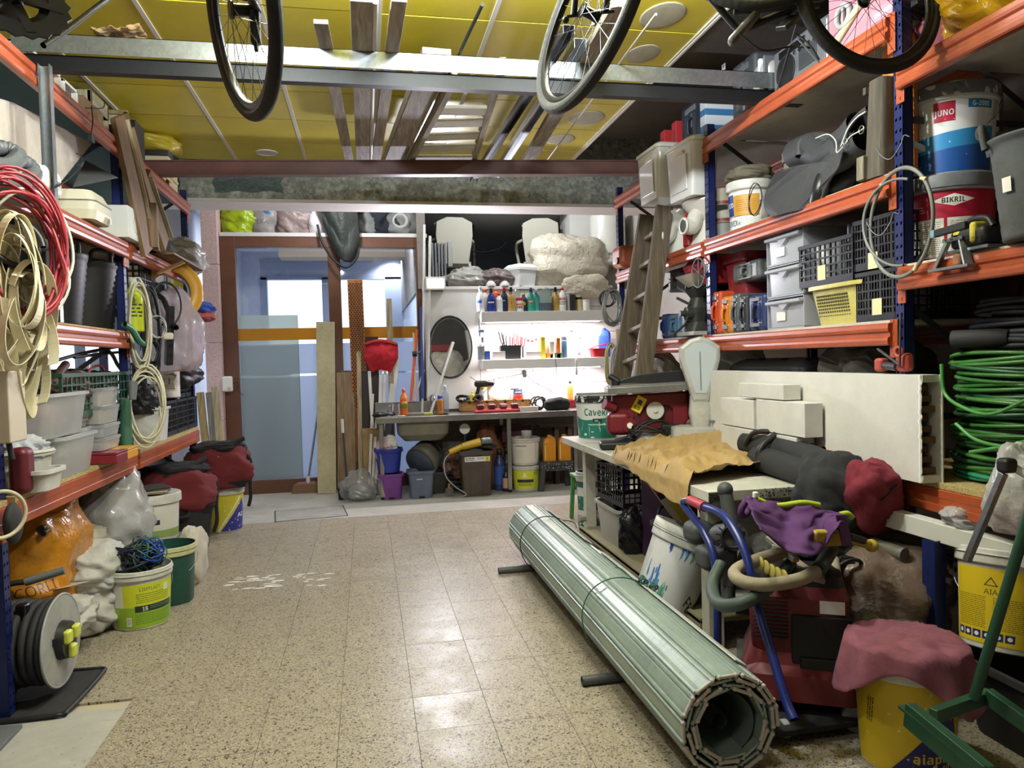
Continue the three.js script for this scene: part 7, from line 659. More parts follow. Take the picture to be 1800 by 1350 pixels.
const grn=print(1024,512,(g,w,h)=>{g.fillStyle='#dcdccf';g.fillRect(0,0,150,h);g.fillStyle='#c9cf2e';g.fillRect(150,0,w,h*.52);g.fillStyle='#8fb02e';g.fillRect(0,h*.52,w,h);g.fillStyle='#1f2f2c';g.fillRect(300,250,560,76);txt(g,'18',430,290,70,'#e8ead0','serif','center');lines(g,500,266,330,44,2,'#6f8a7c',9);txt(g,'LIMPLAST',500,60,60,'#7c8a24','sans-serif','center');lines(g,320,110,480,120,5,'#6a7420',10);lines(g,300,350,560,130,6,'#4f7420',9);g.fillStyle='#e6e8d8';g.fillRect(180,380,70,100);lines(g,186,390,58,80,7,'#222',5);g.fillStyle='#dfe3c8';g.fillRect(700,40,90,80)});
const gb=bucket('white bucket with yellow green label overflowing with cables',[-1.31,0,-4.53],{h:.33,rt:.165,rb:.148,col:'#dddcd0',print:grn,band:[.04,.78],handle:-1.2,ry:.62});for(const[k,c,r,l]of[[0,'#1c2038',.006,'tangle of navy blue wires heaped in the yellow green bucket'],[1,'#2a2a2c',.005,'tangle of black wires in the yellow green bucket'],[2,'#2c6a44',.004,'green and yellow earth wires at the right of the wire heap'],[3,'#2f4fa8',.004,'bright blue wire loops on top of the wire heap']]){const c2=coilAt('wire_tangle',l,'wire',[-1.31+.03*(k-1),.36+.015*k,-4.53],.1-.012*k,r,10,mat(c,.45),{s:200+k*3,jit:.35,w:.07,rx:1.1,ry:k})}
bucket('dark green bucket behind the cable bucket',[-1.24,0,-4.9],{h:.36,rt:.15,rb:.13,col:'#1f4f44',rim:'#cfcf9a',handle:-.8});bucket('white bucket with white lid and faded label under the left shelf',[-1.45,.3,-5.35],{h:.3,rt:.17,rb:.155,col:'#cfcdc2',lid:'#dcdad0',handle:null,ry:.3,print:print(256,128,(g,w,h)=>{g.fillStyle='#cfcdc2';g.fillRect(0,0,w,h);g.fillStyle='#3a3440';g.fillRect(90,60,60,18);g.fillStyle='#8aa05a';g.fillRect(0,100,w,28)})});carton('grey crate carrying the lidded white bucket on the floor',[-1.45,0,-5.35],.36,.298,.36,M.grey,{name:'wooden_box'});for(let k=0;k<4;k++)solo('sanding_disc',`brown sheet lying on the lid of the white bucket, ${['lowest', 'second', 'third', 'topmost'][k]} of four`,'sheet',[box(.22,.006,.24,0,0,0,.002,0,.2*k)],mat(['#8a7a60','#c9bfa6','#6b5a48','#2a2624'][k],.8),'sheets on the white bucket lid').position.set(-1.46,.622+k*.009,-5.35);
bag('flat beige cloth bag leaning on the floor right of the cable bucket',[-1.2,.0,-5.35],{w:.14,h:.36,d:.46,s:210,fold:.05,m:cloth('#bdb6a6')});const ds=[0,1,2,3,4].map((k)=>solo('sanding_disc',`dark sanding disc in the pile left of the cloudy bag, ${['lowest', 'second', 'third', 'fourth', 'topmost'][k]} of five`,'disc',[cyl(.09,.09,.012)],mat(k % 2?'#2a2a2c':'#4a4440',.8),'sanding discs'));ds.forEach((d,k)=>d.position.set(-1.64,.4+k*.0135,-4.66));solo('blue_tin','blue striped tin under the pile of sanding discs','tin',[cyl(.08,.08,.08,0,.04,0)],mat('#2f56a0',.4)).position.set(-1.64,.31,-4.66);bag('stuffed sack under the blue striped tin',[-1.72,0,-4.8],{w:.3,h:.32,d:.4,s:211,m:cloth('#5a544c')});
const cs=[];for(let k=0;k<2;k++){const p=k?[-1.62,.0,-6.95]:[-1.7,.0,-6.75];const s=cs[k]=bag(k?'cement sack with blue lettering behind the middle post':'brown and white cement sack leaning behind the middle post',p,{w:.3,h:.5,d:.5,s:212+k,fold:.06,name:'cement_sack',cat:'sack',m:mat(k?'#cfcbc2':'#a98a60',.8,{map:tGrime,metric:.3})})}decal(cs[1],'printed_lettering',onX(255,905,-1.5),.7,0,.26,.2,print(128,96,(g,w,h)=>{g.fillStyle='#d2cec4';g.fillRect(0,0,w,h);txt(g,'CEMEN',64,62,34,'#2a3a72','sans-serif','center');txt(g,'H',64,22,32,'#333','sans-serif','center')}));
const rt=thing('rubber_tub','black rubber tub on the floor carrying the left red tool bag','tub',[-1.45,0,-6.3]);part(rt,'body',[turn([[0,.004],[.15,0],[.2,.34],[.21,.35],[.2,.358],[.186,.34],[.14,.01],[0,.01]],40)],M.rubber);part(rt,'handle',[tube([[.06,.33,.19],[.05,.3,.23],[-.05,.3,.23],[-.06,.33,.19]],.012)],M.rubber);
const toolbag=(l,p,ry,w,h,d)=>{const t=thing('tool_bag',l,'tool bag',p,ry),mr=cloth('#691f25'),mk=cloth('#1b1a1c');part(t,'body',[sack(w,h,d,{s:p[2],fold:.05,pow:3.4,f:3})],mr);part(t,'base',[loft([[w*.86,d*.86,.05,0],[w*.95,d*.95,.06,h*.16]])],mk);part(t,'top_flap',[sack(w*.8,h*.3,d*.75,{s:p[2]+ 2,fold:.12}).translate(0,h*.8,0),tube([[-w*.4,h*.92,d*.2],[0,h*.98,d*.34],[w*.42,h*1.16,d*.12]],.022)],mk);part(t,'strap',[tube([[w*.42,h*.8,d*.1],[w*.52,h*.6,d*.22],[w*.5,h*.1,d*.26],[w*.5,-h*.25,d*.26],[w*.46,-h*.5,d*.22]],.016,{seg:6})],mk);part(t,'zip',[tube([[-w*.35,h*.78,d*.36],[0,h*.8,d*.44],[w*.32,h*.78,d*.36]],.006)],mk);part(t,'buckle',[ring(.022,.005,w*.5,h*.55,d*.24),box(.012,.06,.01,0,h*.72,d*.46)],M.chrome);return t};
toolbag('red and black tool bag lying in the black rubber tub',[-1.52,.3,-6.25],.5,.56,.36,.4);toolbag('red and black tool bag with open top standing on the yellow bucket',[-1.3,.395,-6.88],.15,.5,.36,.36);
bucket('yellow and blue paint bucket under the open red tool bag',[-1.28,0,-6.93],{h:.39,rt:.165,rb:.145,col:'#d0cdbf',ry:.2,handle:null,print:print(512,512,(g,w,h)=>{g.fillStyle='#c7b92c';g.fillRect(0,0,w,h);g.fillStyle='#2a2f86';g.beginPath();g.moveTo(200,h);g.lineTo(470,60);g.lineTo(w,200);g.lineTo(w,h);g.fill();g.strokeStyle='#d8d6c8';g.lineWidth=20;g.beginPath();g.moveTo(170,h);g.lineTo(430,40);g.stroke();specks(g,w,h,120,['#d8d6cc','#b5ab5a'],8);txt(g,'AZ',400,300,80,'#dcdce6')}),band:[.03,.84]});
solo('dark_bag','black gym bag and ski gear lying behind the red tool bags','bag',[sack(.7,.5,.6,{s:220,fold:.08})],M.black).position.set(-1.95,.0,-6.35);[[352,690,'#b59a62','tall pale board leaning at the far end of the left rack, left one'],[368,690,'#8e897c','glass edged board leaning at the far end of the left rack, middle one'],[378,680,'#c2b08a','cream batten leaning at the far end of the left rack, right one']].forEach(([px,py,c,l],k)=>solo('leaning_board',l,'board',[bar(onZ(px+18,840-14*(2-k),-7.6).setY(.003),onZ(px,py,-7.9),.07,.03,V(0,0,1),.003)],woody(c,.6)));
const pn=thing('frying_disc','black oval rubber disc hanging on the near blue post','disc',onX(23,920,-1.42));part(pn,'disc',[move(new THREE.SphereGeometry(1,24,16).scale(.03,.085,.06),0,0,0)],M.rubber);const cr=solo('hose_ring','cream hose ring hanging at the near blue post','hose',[move(ring(.09,.008),0,0,0,0,.9)],mat('#bdb496',.5));cr.position.copy(onX(2,905,-1.4));const dr=solo('red_tool','dark red rounded tool at the left edge of the work shelf','tool',[soft(.08,.2,.1,0,.1,0,.03)],mat('#5a1420',.5));dr.position.set(-1.47,LA,-3.52);
solo('grey_board','flat grey board lying on the floor at the lower left corner','board',[span(-1.75,-1.42,.001,.02,-3.3,-3.02,.002)],M.grey);
}
const CAM=(a,b,c)=>RIGHT.clone().multiplyScalar(a).addScaledVector(UP,b).addScaledVector(BACK,c);
const clip=join([soft(.066,.012,.012,0,0,0,.0055),ball(.0085,-.03,0,0),ball(.0085,.03,0,0)]);
const cavSmall=()=>print(128,256,(g,w,h)=>{g.fillStyle='#1f6a56';g.fillRect(0,0,w,h);g.fillStyle='#d2d3cb';g.fillRect(0,20,w,50);g.fillRect(0,150,w,30);specks(g,w,h,30,['#d2d3cb'],8)});
// ---------- foreground right: rolled shutter, white table and everything round it ----------
const TT=.82,O=(x,y,z)=>new THREE.Vector3(x,y,z);
{// rolled-up shutter: slats one by one along a spiral, end clips, strings, carried on two grey pipes
const sh=thing('roller_shutter','rolled up pale green slatted shutter lying on the floor','shutter',[1.14,.222,-3.72]),L=2.98,ms=[0,1,2].map((k)=>mat(['#a3b4aa','#abb8af','#9cada3'][k],.4,{metal:.25,map:tGrime,metric:.9,bump:tWeave,bs:.0004})),mc=mat('#b3aaa0',.55);
const slat=(w)=>ext([[-w/2+.001,-.008],[-w/2+.002,.001],[-w/2+.005,.0035],[-w/2+.012,.003],[-w/2+.015,-.0015],[-w*.2,.001],[w*.2,.001],[w/2-.02,-.0015],[w/2-.017,.003],[w/2-.01,.0035],[w/2-.007,-.004],[w/2,-.008]],L);
let a=-.15,r=.174;const g0=plain(slat(.088)),w0=.0865;for(let k=0;k<40&&r>.112;k++){const da=w0/r,j=k>13?rnd(-.006,.002):0,m=new THREE.Mesh(k % 3?g0:g0,ms[k % 3]);m.name='slat';const q=a+da/2;m.position.set(Math.cos(q)*(r+j),Math.sin(q)*(r+j),0);m.rotation.z=q-PI/2;m.castShadow=m.receiveShadow=true;sh.add(m);if(k % 2===0||k<14){const c=new THREE.Mesh(clip,mc);c.name='end_clip';c.position.set(0,-.003,L/2+.004);m.add(c)}a +=da;r -=.0013 +(k>12?.0004:0)}
part(sh,'axle_pipe',[cyl(.03,.03,L-.1,0,-.02,-.02,PI/2,0,0,24,true),cyl(.026,.026,L-.1,0,-.02,-.02,PI/2,0,0,24,true)],mat('#5f6160',.4,{side:true}));for(const[x,y]of[[-.045,.03],[-.055,-.05]])part(sh,'end_disc',[ext(circle(.042,0,0),.012,{holes:[circle(.012,0,0,10)]}).translate(x,y,L/2-.28)],M.grey);part(sh,'inner_sleeve',[cyl(.105,.105,L-.06,0,-.01,0,PI/2,0,0,24,true)],mat('#6f7a74',.5,{side:true}));
part(sh,'white_strip',[bar([.115,.145,-.2],[.115,.145,1.36],.05,.004,V(.6,1,0)),bar([.1,.155,-1.4],[.1,.155,-.4],.05,.004,V(.6,1,0))],mat('#c9cbc4',.5));
const loop=(z,m,l)=>{const c=solo('string',l,'string',[tube(Array.from({length:24},(_,i)=>{const t=i/24*2*PI;return[Math.cos(t)*.187,Math.sin(t)*.187,.02*Math.sin(t*2)]}),.0032,{closed:true,n:96}),...(m===M.dark?[tube([[.11,.155,0],[.16,.15,.06],[.17,.12,.1]],.003)]:[hank(.016,.0035,4,{s:4,jit:.4}).translate(.11,.165,.02),hank(.014,.0035,4,{s:7,jit:.4}).translate(.15,.145,.05),tube([[.06,.18,.0],[.03,.21,-.06],[.02,.2,-.12]],.003)])],m);c.position.set(1.14,.222,z);return c};
loop(-4.72,M.dark,'black string tied round the far part of the rolled shutter');loop(-3.3,mat('#2f5a48',.6),'green string knotted round the middle of the rolled shutter');
for(const[px,py,l]of[[876,1003,'grey plastic pipe under the far end of the rolled shutter'],[1023,1197,'grey plastic pipe under the near part of the rolled shutter']]){const p=onY(px,py,.022);solo('plastic_pipe',l,'pipe',[turn([[.018,0],[.022,0],[.022,.62],[.018,.62],[.018,0]],20).rotateZ(-PI/2)],mat('#4e5052',.45)).position.copy(p).y=.022}}
{// table
const t=thing('work_table','white painted work table with chipped near corner and heaped with tools','table',[0,0,0]),mw=mat('#d5d3c4',.5,{map:tGrime,metric:.8});part(t,'top',[span(1.52,2.26,TT-.05,TT,-5.75,-3.14,.004)],mw);part(t,'chipped_corner',[grid((u,v)=>[1.519+.1*v*(1-.3*u),TT-.048+.046*u-.012*Math.abs(N3(u*9,v*9,2)),-3.137+.004*N3(u*12,v*12,1)],14,14,.004)],mat('#8f8674',.95,{map:tConcrete,bump:tConcreteBump,bs:.01}));
part(t,'stains',Array.from({length:60},()=>ball(.003,rnd(1.78,2.05),TT-.012+rnd(-.03,.01),-3.1385,rnd(.6,2),rnd(.6,1.4),.3)),mat('#2c2820',.8)).userData.kind='stuff';
for(const[x,z]of[[1.64,-3.36],[1.7,-5.6],[2.18,-3.36],[2.18,-5.6]])part(t,'leg',[span(x-.04,x+.04,0,TT-.05,z-.04,z+.04,.003)],mw);part(t,'side_board',[span(1.69,2.14,.5,TT-.05,-3.4,-3.38)],mw);part(t,'lower_shelf',[span(1.6,2.24,.1,.12,-5.56,-3.42,.002),span(1.6,1.62,.08,.13,-5.56,-3.42)],mat('#8d8668',.8))}
{// on the table
const cav=print(1024,512,(g,w,h)=>{g.fillStyle='#d2d3cb';g.fillRect(0,0,w,h);g.fillStyle='#1f7463';g.beginPath();g.moveTo(0,170);g.bezierCurveTo(300,330,500,150,w,230);g.lineTo(w,h);g.lineTo(0,h);g.fill();txt(g,'Cavekor',250,120,150,'#24685c');g.fillStyle='#1c3c38';g.fillRect(430,215,180,60);txt(g,'kor',470,246,40,'#d8e0dc');lines(g,330,300,420,30,1,'#c9d8d2',16);for(let i=0;i<14;i++){g.fillStyle='#d6d6ce';const x=rnd(w),y=rnd(250,420);g.fillRect(x,y,rnd(4,14),rnd(40,140));g.beginPath();g.ellipse(rnd(w),rnd(h),rnd(6,40),rnd(6,26),0,0,7);g.fill()}});
bucket('green and white paint bucket with black rim at the far end of the white table',onY(1050,768,TT),{h:.335,rt:.165,rb:.148,col:'#cfd0c8',print:cav,band:[.02,.8],handle:null,rimMat:mat('#ffffff',.5,{map:paint(512,64,(g,w,h)=>{g.fillStyle='#1b1c1d';g.fillRect(0,0,w,h);specks(g,w,h,90,['#d4d4cf','#b9bab6'],8)})})});
const s=thing('bench_saw','dark red mitre saw with aluminium table top and black base','saw',[1.9,TT,-4.85],-.25),mr=dusty('#7a1d28',.42);part(s,'base',[loft([[.46,.3,.06,0],[.44,.28,.06,.05],[.3,.22,.05,.07]]),soft(.2,.05,.16,-.24,.03,.1,.02)],M.black);part(s,'turntable',[cyl(.15,.16,.05,.02,.09,.02,0,0,0,36)],M.galv);
part(s,'guard',[ext([[-.26,.12],[-.24,.36],[.27,.38],[.28,.2],[.22,.09],[.17,.09],[.17,.26],[.14,.29],[.0,.29],[-.08,.24],[-.12,.14],[-.18,.1]],.1,{bev:.012})],mr);part(s,'blade_cover',[ext([[-.1,.1],[-.06,.26],[.04,.3],[.18,.28],[.19,.08]],.05,{bev:.006})],mat('#5a141d',.45));part(s,'flange',[cyl(.06,.06,.012,.05,.255,.05,PI/2),cyl(.014,.014,.02,.05,.255,.056,PI/2)],mat('#c9c4b8',.4));part(s,'pivot_arm',[soft(.16,.16,.14,-.2,.17,.02,.04),rod([-.23,.28,.06],[-.3,.31,.09],.035,16),cyl(.05,.05,.06,-.13,.16,.07,PI/2)],mr);part(s,'hub_cap',[cyl(.02,.02,.02,-.13,.16,.105,PI/2)],M.paper);part(s,'warning_label',[box(.07,.11,.002,-.06,.3,.0525,0,0,0,-.5)],print(64,96,(g)=>{g.fillStyle='#d8c030';g.fillRect(0,0,64,96);g.fillStyle='#3a3010';g.fillRect(18,20,28,30);lines(g,10,60,44,26,3,'#3a3010',5)}));
part(s,'table_top',[box(.6,.045,.34,.02,.41,0,.004,0,0,.035),box(.56,.012,.3,.02,.437,0,.002,0,0,.035),box(.34,.012,.05,-.32,.385,.1,.003)],mat('#a7a7a2',.35,{metal:.7,map:tGrime,metric:.4}));part(s,'top_guard',[ext([[-.22,0],[.24,0],[.3,.085],[-.05,.06],[-.2,.02]],.03,{bev:.004}).translate(-.0,.445,.02)],M.black);part(s,'fence',[box(.24,.05,.02,.2,.47,-.08,.003,0,0,.035)],M.galv);part(s,'lock_knob',[cyl(.03,.03,.03,-.22,.45,.1),rod([-.2,.46,.1],[-.26,.5,.08],.02)],M.dark);part(s,'motor',[soft(.12,.22,.13,.33,.29,-.01,.03)],M.black);part(s,'cable',[hank(.12,.009,4,{s:4,sy:.4,jit:.2,w:.05}).rotateX(.9).translate(0,.12,.13)],M.dark);part(s,'plug',[soft(.12,.07,.06,.14,.13,.12,.012)],M.dark);
const sc=thing('shop_scale','old cream shop scale with fan shaped dial standing behind the saw','scale',[2.16,TT,-4.56],-.35),mg=mat('#b9b8b0',.4,{map:tGrime,metric:.4});part(sc,'base',[loft([[.4,.28,.04,0],[.38,.26,.04,.15],[.3,.2,.03,.16]])],mg);part(sc,'column',[loft([[.12,.14,.03,.16],[.15,.14,.04,.24],[.13,.12,.04,.36]])],mg);part(sc,'head',[ext([[-.05,.32],[-.13,.6],[-.13,.68],[-.06,.735],[0,.75],[.06,.735],[.13,.68],[.13,.6],[.05,.32]],.14,{bev:.02})],mg);part(sc,'dial',[ext([[-.035,.38],[-.1,.6],[-.1,.66],[-.04,.705],[.04,.705],[.1,.66],[.1,.6],[.035,.38]],.004).translate(0,0,.071)],print(8,8,(g)=>{g.fillStyle='#b4bdc0';g.fillRect(0,0,8,8)},.25));part(sc,'needle',[bar([0,.4,.076],[-.004,.65,.076],.006,.002)],M.dark);part(sc,'weighing_plate',[box(.3,.012,.24,.2,.2,0,.004),cyl(.03,.04,.04,.2,.175)],M.galv);
const mb=mat('#d6d4cc',.85,{map:tPlaster,metric:.5});[[1328,1415,1.03,1.2,'white aerated block at the right of the middle row'],[1266,1325,1.03,1.19,'white aerated block at the left of the middle row'],[1298,1378,1.205,1.285,'flat white aerated block on top of the small stack'],[1266,1400,TT,1.025,'white aerated block at the foot of the small stack']].forEach(([a,b,y0,y1,l])=>{const z0=zx(a,715,2.08),z1=zx(b,715,2.08);solo('aerated_block',l,'block',[box(.1,y1-y0,z1-z0-.01,0,0,0,.004)],mb).position.set(2.13,(y0+y1)/ 2+.001,(z0+z1)/ 2)});
const d=thing('hollow_door','white hollow core door on its side with broken end, leaning on the rack','door',[2.24,.905,-3.58]),mD=mat('#dcd9d0',.55,{map:tPlaster,metric:.9});part(d,'front_skin',[span(-.045,-.039,0,.44,-.98,.965,.001)],mD);part(d,'rear_skin',[span(.039,.045,0,.44,-.98,.985,.001)],mD);part(d,'edge',[span(-.039,.039,.41,.44,-.98,.97),span(-.039,.039,0,.03,-.98,.97)],mD);part(d,'torn_edge',[grid((u,v)=>[-.046+.003*u,.44*v,.955+.012*u+.012*N3(v*22,2,1)],2,40,.003)],M.paper);part(d,'core',Array.from({length:9},(_,k)=>span(-.036,.036,.035+k*.042,.06+k*.042,.6,.95-.02*(k % 3))),mat('#6b4a2c',.9));solo('wood_block','timber block holding up the hollow door on the table','wood',[span(-.04,.04,TT,.904,-.1,.1,.003)],paleWood).position.set(2.2,0,-3.4);
// kraft paper
const kp=thing('kraft_paper','crumpled brown kraft paper spread over the white table edge','paper',[0,0,0]);const c00=onY(1078,803,TT),c10=onY(1262,755,TT),c01=onY(1178,858,TT),c11=onY(1425,826,TT);part(kp,'sheet',[grid((u,v)=>{const p=c00.clone().lerp(c10,u).lerp(c01.clone().lerp(c11,u),v);const e=Math.max(Math.abs(u-.5),Math.abs(v-.5))*2;let y=TT+.02+.05*Math.abs(N3(u*3.2,v*3.2,7))*1.6+.034*crease(u*3.4,v*3.8,3)+ .022*crease(u*7,v*6,9)+ .008*crease(u*16,v*15,2)+ .05*Math.pow(u,3)*(1-v)*2+.02*(1-e);let x=p.x+.03*N3(v*7,u*3,4),z=p.z+.04*N3(u*7,v*3,14);const hang=1.53-x+.05*N3(z*8,1,3);if(x<1.53){y=TT+.012 -(1.53-x)*1.0;x=1.512-.16*(1.53-x)- .012*Math.abs(N3(z*12,y*9,2))}return[x,x>=1.515?Math.max(y,TT+.004+.004*N3(u*20,v*20,1)):Math.max(y,.6),z]},84,72,.0025)],mat('#a78a56',.72,{bump:tCrinkle,bs:.004,side:true}));part(kp,'fold',[grid((u,v)=>{const a=onY(1250+70*u,770-6*v,TT+.05);return[a.x+.05*v,TT+.06+.13*Math.sin(v*PI)*(.6+.4*Math.sin(u*5))+ .02*crease(u*4,v*3,5),a.z-.1*v+.02*N3(u*5,v*5,1)]},24,20,.0025)],mat('#9f824e',.72,{bump:tCrinkle,bs:.004,side:true}));
const gf=thing('green_sheet','bright green plastic sheet tucked under the brown paper','sheet',[0,0,0]);part(gf,'sheet',[grid((u,v)=>{const a=onY(1255+105*u,768-10*v,TT+.06);return[a.x,TT+.08+.09*Math.sin(u*3+.3)*(1-v*.4)+ .015*crease(u*4,v*4,8),a.z-.05*v]},18,10,.003)],mat('#5fc02c',.4));
const bg=thing('black_tool_bag','long black rolled tool bag with red end drooping off the table','bag',[0,0,0]),mk=cloth('#26272a'),A=O(2.1,TT+.1,-4.1),B=O(2.08,TT+.1,-3.05);part(bg,'roll',[tube([[2.11,TT+.12,-3.85],[2.11,TT+.13,-3.6],[2.1,TT+.12,-3.3],[2.08,TT+.09,-3.0]],.068,{seg:20,n:50}),tube([[2.03,TT+.07,-3.6],[2.02,TT+.07,-3.4],[2.02,TT+.05,-3.05]],.066,{seg:20,n:40})],mk);part(bg,'strap',[tube([[2.04,TT+.13,-3.75],[2.04,TT+.2,-3.66],[2.1,TT+.21,-3.55],[2.16,TT+.17,-3.4],[2.15,TT+.16,-3.2]],.014),tube([[1.97,TT+.07,-3.5],[2.0,TT+.15,-3.5],[2.1,TT+.21,-3.52]],.018)],M.black);const e0=onX(1535,818,2.06);part(bg,'drooping_end',[move(sack(.3,.34,.3,{s:231,fold:.07,flat:false}),2.04,TT-.0,-2.96)],mk);part(bg,'red_end',[move(sack(.22,.32,.2,{s:233,fold:.06,flat:false}),2.11,TT+.01,-2.8,.3,.2,.35)],cloth('#762231'));part(bg,'zip',[bar([2.06,TT+.0,-2.69],[2.14,TT+.07,-2.69],.014,.006)],M.dark);part(bg,'red_trim',[tube([[2.16,TT+.16,-3.6],[2.18,TT+.15,-3.35],[2.17,TT+.13,-3.0]],.012)],mat('#a8404a',.8));
// ladder behind
const ld=thing('wooden_ladder','old weathered wooden ladder leaning on the right rack','ladder',[0,0,0]),rails=[[onX(1068,800,2.02),onX(1141,378,2.24)],[onX(1113,800,1.98),onX(1168,362,2.24)]];rails.forEach((r)=>{const[a,b]=r;r[2]=a.clone().lerp(b,(TT+.004-a.y)/(b.y-a.y))});rails.forEach(([,b,a],k)=>part(ld,'rail',[bar(a,b,.13-.03*k+.03,.045,V(0,0,1),.006)],woody('#7a6c58',.85)));for(const py of[410,458,514,570,625]){const t=(800-py)/(800-370),p=rails[0][0].clone().lerp(rails[0][1],t),q=rails[1][0].clone().lerp(rails[1][1],t+.005);part(ld,'rung',[bar(p,q,.035,.03,V(0,1,0),.004)],woody('#b5ab98',.8))}
}
{// below and before the table
crate('black lattice crate on the clear tub under the far part of the table',[1.85,.41,-5.05],.34,.27,.5,'#17181a',{ry:.05});const tb=thing('storage_tub','clear plastic tub with a black bin liner under the table','tub',[1.85,.122,-5.05]);part(tb,'body',[pan(.34,.46,.4,.52,.27,.05,.004)],mat('#c9c9c2',.35,{trans:.4}));part(tb,'rim',[lip(.4,.52,.05,.272,.02,.014,.004)],mat('#c9c9c2',.35,{trans:.4}));part(tb,'bin_liner',[sack(.3,.27,.42,{s:241,fold:.12}).translate(.02,.01,0)],mat('#141416',.25,{bump:tCrinkle,bs:.006,metric:.3}));bag('black glossy bag spilling out of the clear tub under the table',[1.78,.122,-4.74],{w:.24,h:.3,d:.16,s:242,fold:.14,f:4,m:mat('#141416',.25,{bump:tCrinkle,bs:.006,metric:.3})});
const gp=thing('carton','purple upright carton with white lettering under the table','box',[1.9,.122,-4.5],.15);part(gp,'body',[box(.2,.5,.36,0,.25,0,.004)],mat('#3d2146',.6));part(gp,'print',[move(new THREE.PlaneGeometry(.17,.46),0,.25,.1815)],print(140,380,(g,w,h)=>{g.fillStyle='#43254c';g.fillRect(0,0,w,h);g.save();g.translate(50,60);g.rotate(PI/2);txt(g,'H40 Gel',60,0,56,'#cfc3d4','serif');g.restore();g.strokeStyle='#cfc3d4';g.lineWidth=6;g.strokeRect(34,30,36,60);lines(g,90,40,44,120,6,'#7a5a84',5);g.fillStyle='#cfc3d4';g.fillRect(36,310,36,50);txt(g,'k',100,350,44,'#e6dfe8')}));part(gp,'flap',[box(.08,.06,.3,-.06,.51,0,.004)],mat('#8f8678',.7));
const bk=thing('rubber_bucket','black square mouthed rubber bucket with handle under the table','bucket',[1.76,.122,-3.98]);part(bk,'body',[pan(.16,.16,.3,.26,.36,.05,.006),lip(.3,.26,.05,.362,.02,.01,.006)],M.rubber);part(bk,'handle',[tube([[-.13,.34,0],[-.12,.44,-.04],[0,.46,-.05],[.12,.44,-.04],[.13,.34,0]],.01)],M.black);const lv=thing('boxed_trowel','packaged trowel with red and yellow card leaning out of the black bucket','trowel',[1.8,.42,-3.9]);part(lv,'card',[bar([-.17,.32,-.18],[.0,.0,.04],.1,.02,V(0,0,1),.003)],print(128,256,(g,w,h)=>{g.fillStyle='#b9b8a8';g.fillRect(0,0,w,h);g.fillStyle='#a83028';g.fillRect(0,0,w,60);g.fillStyle='#b8a838';g.fillRect(40,110,60,100);g.fillStyle='#1c1c1c';g.fillRect(0,60,w,24)}));part(lv,'tool_end',[bar([.0,.0,.04],[.07,-.14,.14],.06,.03,V(0,0,1),.008)],mat('#2c2220',.5));
bucket('tall green and white pot at the far left leg of the table',[1.8,0,-5.95],{h:.5,rt:.1,rb:.09,col:'#1f6a56',rim:'#d5d5cc',handle:-1,name:'paint_pot',print:cavSmall(),band:[.05,.8]});const gs=thing('plastic_stool','green plastic stool leg showing behind the table corner','stool',[1.92,0,-6.3]);part(gs,'seat',[soft(.3,.03,.3,0,.4,0,.012)],mat('#4d8a44',.45));for(const a of[-1,1])for(const b of[-1,1])part(gs,'leg',[bar([a*.14,0,b*.14],[a*.12,.39,b*.12],.035,.035,V(0,0,1),.005)],mat('#4d8a44',.45));solo('wood_stick','round grey stick poking out at the far leg of the table','stick',[rod([0,0,0],[.3,-.03,-.1],.022)],greyWood).position.copy(onX(1018,912,1.6));
const wb=bucket('white bucket splattered with blue and green paint, tilted against the table leg',[1.5,.05,-3.72],{h:.46,rt:.18,rb:.155,col:'#cfd0cc',handle:null,arc:2.3,ry:-.25,print:print(768,512,(g,w,h)=>{g.fillStyle='#cdced0';g.fillRect(0,0,w,h);const drip=(c,x,y,W,H)=>{for(let i=0;i<26;i++){g.fillStyle=c;g.beginPath();g.ellipse(x+rnd(W),y+rnd(H),rnd(3,12),rnd(12,60),rnd(-.3,.3),0,7);g.fill()}};drip('#2f6ab0',40,260,170,220);drip('#4a86c4',90,340,120,150);drip('#4f8f7c',240,330,90,160);drip('#5a9484',430,30,250,90);drip('#3a78b4',330,20,80,90);drip('#2c3a8a',210,30,20,70);g.save();g.translate(560,360);g.rotate(.5);txt(g,'FE',0,0,110,'#16243f');txt(g,'CHI',-30,110,60,'#1d4a7a');g.restore()}),band:[.02,.98]});wb.rotation.set(-.1,-.3,-.42);wb.position.y=.07;part(wb,'lid',[turn([[0,.47],[.165,.47],[.17,.48],[.193,.48],[.193,.44],[.187,.44]],36)],M.white);
// trolley
const T=(px,py,x=1.4)=>onX(px,py,x);const dl=thing('hand_trolley','blue tubular trolley handle with red grip in front of the table','trolley',[0,0,0]),mbl=painted('#1f2f7a',.35);part(dl,'tube_frame',[tube([T(1263,1190),T(1262,1150),T(1258,1000),T(1240,940),T(1215,905),T(1201,884),T(1214,879)],.0165,{seg:12,n:70}),tube([T(1236,890),T(1270,905),T(1298,945),T(1316,992),T(1330,1060),T(1360,1160),T(1383,1235),T(1396,1265)],.0165,{seg:12,n:70})],mbl);part(dl,'grip',[rod(T(1213,879),T(1238,891),.021,14)],mat('#a83a44',.5));part(dl,'platform',[span(1.4,1.98,.035,.06,-3.0,-2.44,.006)],M.rubber);for(const z of[-2.98,-2.5])part(dl,'wheel',[cyl(.034,.034,.025,1.5,.034,z,0,0,PI/2)],M.paleGrey);
